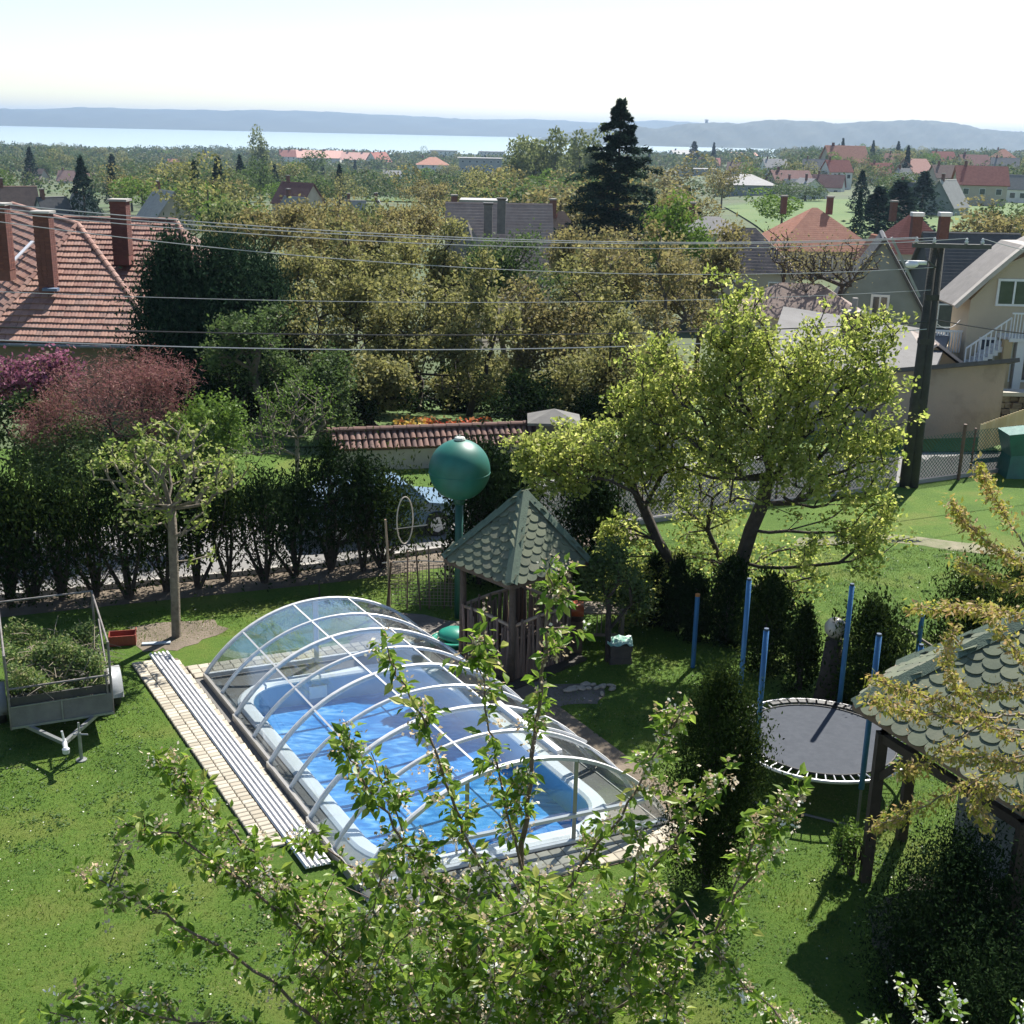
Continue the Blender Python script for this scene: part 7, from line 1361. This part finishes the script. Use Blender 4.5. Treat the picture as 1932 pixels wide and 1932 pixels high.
for P_, ra, rb2, dens in limbs:
    pts = []
    for i in range(len(P_) - 1):
        for s in range(5): pts.append(P_[i].lerp(P_[i + 1], s / 5) + Vector((random.gauss(0, .008), random.gauss(0, .02), random.gauss(0, .008))))
    pts.append(P_[-1]); rr = [ra + (rb2 - ra) * i / (len(pts) - 1) for i in range(len(pts))]; mb.tube(pts, rr, 5, caps=False)
    mb.tube([AY(960, 2050, 6.6) if pts[0].z < 5.2 else pts[0], pts[0]], [ra, ra], 4, caps=False)
    for i in range(3, len(pts)):
        s = i / len(pts); tw.append((pts[i], (pts[i] - pts[i - 1]).normalized(), s))
        if random.random() < .5 and s < .9:                      # side twig
            d = Vector((random.gauss(0, 1), random.gauss(0, .7), random.gauss(.3, .6))).normalized(); l_ = random.uniform(.05, .18); q = pts[i] + d * l_; mb.tube([pts[i], pts[i] + d * l_ * .5 + Vector((0, 0, .01)), q], [.005, .004, .002], 4, caps=False)
            for t in (.4, .7, 1.0): tw.append((pts[i] + d * l_ * t, d, s))
mb.build('trunk', mat('cherry_bark', (.10, .065, .05), (.16, .12, .10), 14, .7, .5, 40), cher, smooth=True)
# leaves drooping in whorls round the spurs
def cherry_leaf_mesh(m, L_=.07):
    me = bpy.data.meshes.new('leaf'); w = L_ * .24; V = [(0, 0, 0), (w * .8, L_ * .3, .006), (w, L_ * .55, .004), (0, L_, -.014), (-w, L_ * .55, .004), (-w * .8, L_ * .3, .006), (0, L_ * .3, -.004), (0, L_ * .58, -.006)]
    F = [(0, 1, 6), (0, 6, 5), (1, 2, 7, 6), (6, 7, 4, 5), (2, 3, 7), (7, 3, 4)]; me.from_pydata(V, [], F); at = me.attributes.new('v', 'FLOAT', 'FACE'); me.materials.append(m); return me
lms = []
for q in range(5):
    me = cherry_leaf_mesh(LEAFM, .082); me.attributes['v'].data.foreach_set('value', [q / 4] * 6); lms.append(me)
mats_l = []
LFV = [Vector(v.co) for v in lms[0].vertices]; LFF = [tuple(p.vertices) for p in lms[0].polygons]
for c, d, s in tw:
    for k in range(random.choice((4, 5, 6, 7, 8))):
        a = Vector((random.gauss(0, 1), random.gauss(0, 1), random.gauss(-.25, .7))).normalized(); a = (a + d * .3).normalized(); nrm = Vector((random.gauss(0, .6), random.gauss(-.2, .6), 1)).normalized(); x = a.cross(nrm).normalized(); zz = x.cross(a)
        o_ = c + a * random.uniform(.01, .035) + Vector((random.gauss(0, .012), random.gauss(0, .03), random.gauss(0, .012))); sc_ = random.uniform(.55, 1.15) * (1.0 if s < .93 else .8)
        mats_l.append(Matrix(((x.x * sc_, a.x * sc_, zz.x * sc_, o_.x), (x.y * sc_, a.y * sc_, zz.y * sc_, o_.y), (x.z * sc_, a.z * sc_, zz.z * sc_, o_.z), (0, 0, 0, 1))))
mats_l.sort(key=lambda M: (M.translation - EYE).length / max(.2, M.col[1].length))
vis = [M for M in mats_l if 0 < pxv(M.translation)[0] < 1932 and pxv(M.translation)[1] < 1932]; vid = set(id(M) for M in vis[:298]); first = vis[:298]
for i, M in enumerate(first): piece('leaf', random.choice(lms), cher, M)
rest = [M for M in mats_l if id(M) not in vid]
def joined(name, Ms, tv_, tf_, m, parent, vals):
    co = []; fa = []; at = []; tvn = np.array([list(v) + [1] for v in tv_]); b = 0; allv = np.concatenate([(tvn @ np.array(M).T)[:, :3] for M in Ms]); k = len(tv_)
    F = [tuple(i * k + q for q in f) for i in range(len(Ms)) for f in tf_]; me = bpy.data.meshes.new(name); off_ = np.array(ORG[parent]); me.from_pydata((allv - off_).tolist(), [], F); me.materials.append(m); a_ = me.attributes.new('v', 'FLOAT', 'FACE'); a_.data.foreach_set('value', np.repeat(vals, len(tf_)).astype(np.float32))
    o = bpy.data.objects.new(name, me); COL.objects.link(o); o.parent = parent; ORG[o] = ORG[parent]; o['kind'] = 'stuff'; return o
joined('leaf', rest, LFV, LFF, LEAFM, cher, np.clip(rng.normal(.45, .25, len(rest)), 0, 1))
# faded blossom clusters: small drooping petals and brown stalks
inner = [t for t in tw if .1 < t[2] < .97]; P = []; A = []
for _ in range(2300):
    c, d, s = random.choice(inner); kind_ = random.random()
    c0 = np.array(c) + rng.normal(0, .035, 3); q = random.randint(5, 12); pts = c0 + rng.normal(0, .02, (q, 3)); P.append(pts); v0 = .1 + .35 * rng.random() if kind_ < .86 else .8 + .2 * rng.random(); A.append(np.clip(v0 + rng.normal(0, .12, q), 0, 1))
P = np.concatenate(P); A = np.concatenate(A); np_obj('blossom', leaves(P, .023, .2, .75), 4, M_BLOOM, cher, A, kind='stuff')
# ---- bronze-leaved branches at the right edge (tree mostly outside the view)
bt = empty('bronze_tree', (4.2, 5.6, 0), 'young bronze-leaved tree reaching in from the right edge', 'tree'); limbs = []
limb([(2150, 1440), (1990, 1400), (1900, 1385), (1830, 1350), (1770, 1320), (1700, 1300), (1650, 1282)], 5.6, 5.2, .012)
limb([(1870, 1370), (1835, 1320), (1800, 1290), (1785, 1240), (1800, 1185)], 5.5, 5.3, .007)
limb([(2150, 1335), (1932, 1347), (1830, 1356), (1740, 1350), (1690, 1335), (1645, 1318)], 5.2, 5.0, .010)
limb([(1880, 1350), (1800, 1400), (1730, 1450), (1700, 1460)], 5.2, 5.1, .007)
limb([(2150, 1480), (1990, 1440), (1900, 1440), (1850, 1430), (1790, 1425)], 5.0, 4.9, .008)
limb([(2150, 1420), (1980, 1400), (1880, 1450), (1790, 1500), (1700, 1540), (1650, 1560)], 5.3, 5.0, .009)
limb([(2150, 1180), (1990, 1085), (1925, 1060), (1870, 1030), (1820, 985), (1795, 950)], 5.5, 5.3, .009)
limb([(1960, 1070), (1900, 980), (1870, 930), (1850, 880)], 5.5, 5.4, .006)
limb([(2100, 1160), (1932, 1108), (1860, 1090), (1810, 1060)], 5.4, 5.3, .007)
limb([(2150, 1190), (1980, 1165), (1900, 1155), (1850, 1148), (1800, 1145), (1720, 1150)], 5.5, 5.4, .007)
limb([(2100, 1340), (1960, 1270), (1900, 1210), (1860, 1150)], 5.2, 5.1, .007)
limb([(2150, 1560), (1960, 1520), (1870, 1480), (1840, 1520), (1860, 1560)], 5.0, 4.9, .007)
limb([(2100, 1300), (2000, 1290), (1920, 1300), (1850, 1310)], 5.2, 5.0, .007)
mb = MB(); mb.tube([Vector((4.2, 5.6, -.2)), Vector((4.25, 5.5, 4.5)), Vector((4.2, 5.5, 9.2))], [.12, .08, .03], 9); tw2 = []
for P_, ra, rb2, dens in limbs:
    pts = []
    for i in range(len(P_) - 1):
        for s in range(8): pts.append(P_[i].lerp(P_[i + 1], s / 8) + Vector((random.gauss(0, .003), random.gauss(0, .01), random.gauss(0, .003))))
    pts.append(P_[-1]); mb.tube(pts, [ra + (rb2 - ra) * i / (len(pts) - 1) for i in range(len(pts))], 5, caps=False)
    if pts[0].x > 2.2: mb.tube([Vector((4.2, 5.5, pts[0].z - .2)), pts[0]], [ra * 1.4, ra], 5, caps=False)
    tw2 += [(pts[i], (pts[i] - pts[i - 1]).normalized(), i / len(pts)) for i in range(6, len(pts))]
mb.build('trunk', mat('pale_twig', (.22, .17, .13), (.15, .12, .09), 14, .7, .4, 40), bt, smooth=True)
P = []; D = []
for c, d, s in tw2:
    q = 9 if s > .3 else 4
    q *= 3; P.append(np.array(c) + rng.normal(0, 1, (q, 3)) * [.02, .028, .016]); D.append(np.tile([d.x * .6, d.y, d.z * .6 - .7], (q, 1)))
P = np.concatenate(P); D = np.concatenate(D); n_ = len(P); V = leaves(P, .028, .1, .42, .6, dirs=D); np_obj('crown', V, 4, M_BRONZE, bt, np.clip(rng.normal(.5, .28, n_), 0, 1), kind='stuff')
# ---- blossoming twig at the bottom right
bb = empty('blossom_shrub', (3.0, 6.4, 0), 'white blossoming twigs at the bottom right corner', 'shrub'); limbs = []
for pl_ in ([(1900, 2080), (1790, 1990), (1740, 1920), (1700, 1850)], [(1900, 2080), (1830, 1970), (1800, 1900), (1790, 1875)], [(1850, 2100), (1740, 2000), (1680, 1950), (1640, 1930)], [(1990, 2080), (1960, 1980), (1925, 1900)], [(1990, 2080), (1900, 2010), (1850, 1960)]): limb(pl_, 6.3, 6.0, .008)
mb = MB(); mb.tube([Vector((3.0, 6.4, 0)), AY(1900, 2080, 6.35)], [.05, .01], 7); P = []; D = []; Pb = []
for P_, ra, rb2, dens in limbs:
    pts = [P_[i].lerp(P_[i + 1], s / 6) for i in range(len(P_) - 1) for s in range(6)] + [P_[-1]]; mb.tube(pts, [ra + (rb2 - ra) * i / (len(pts) - 1) for i in range(len(pts))], 5, caps=False)
    if (pts[0] - AY(1900, 2080, 6.35)).length > .1: mb.tube([AY(1900, 2080, 6.35), pts[0]], .006, 4, caps=False)
    for p in pts[4:]: P.append(np.array(p) + rng.normal(0, .03, (5, 3))); Pb.append(np.array(p) + rng.normal(0, .03, (6, 3)))
mb.build('stem', mat('cherry_bark', (.1, .07, .05)), bb, smooth=True); P = np.concatenate(P); np_obj('leaf', leaves(P, .055, .2, .5), 4, M_CHERRY, bb, np.clip(rng.normal(.4, .2, len(P)), 0, 1), kind='stuff'); P = np.concatenate(Pb); np_obj('blossom', leaves(P, .026, .2, .9), 4, leafmat('white_blossom', [(.7, .68, .6), (.8, .79, .75)], .3), bb, rng.uniform(0, 1, len(P)), kind='stuff')
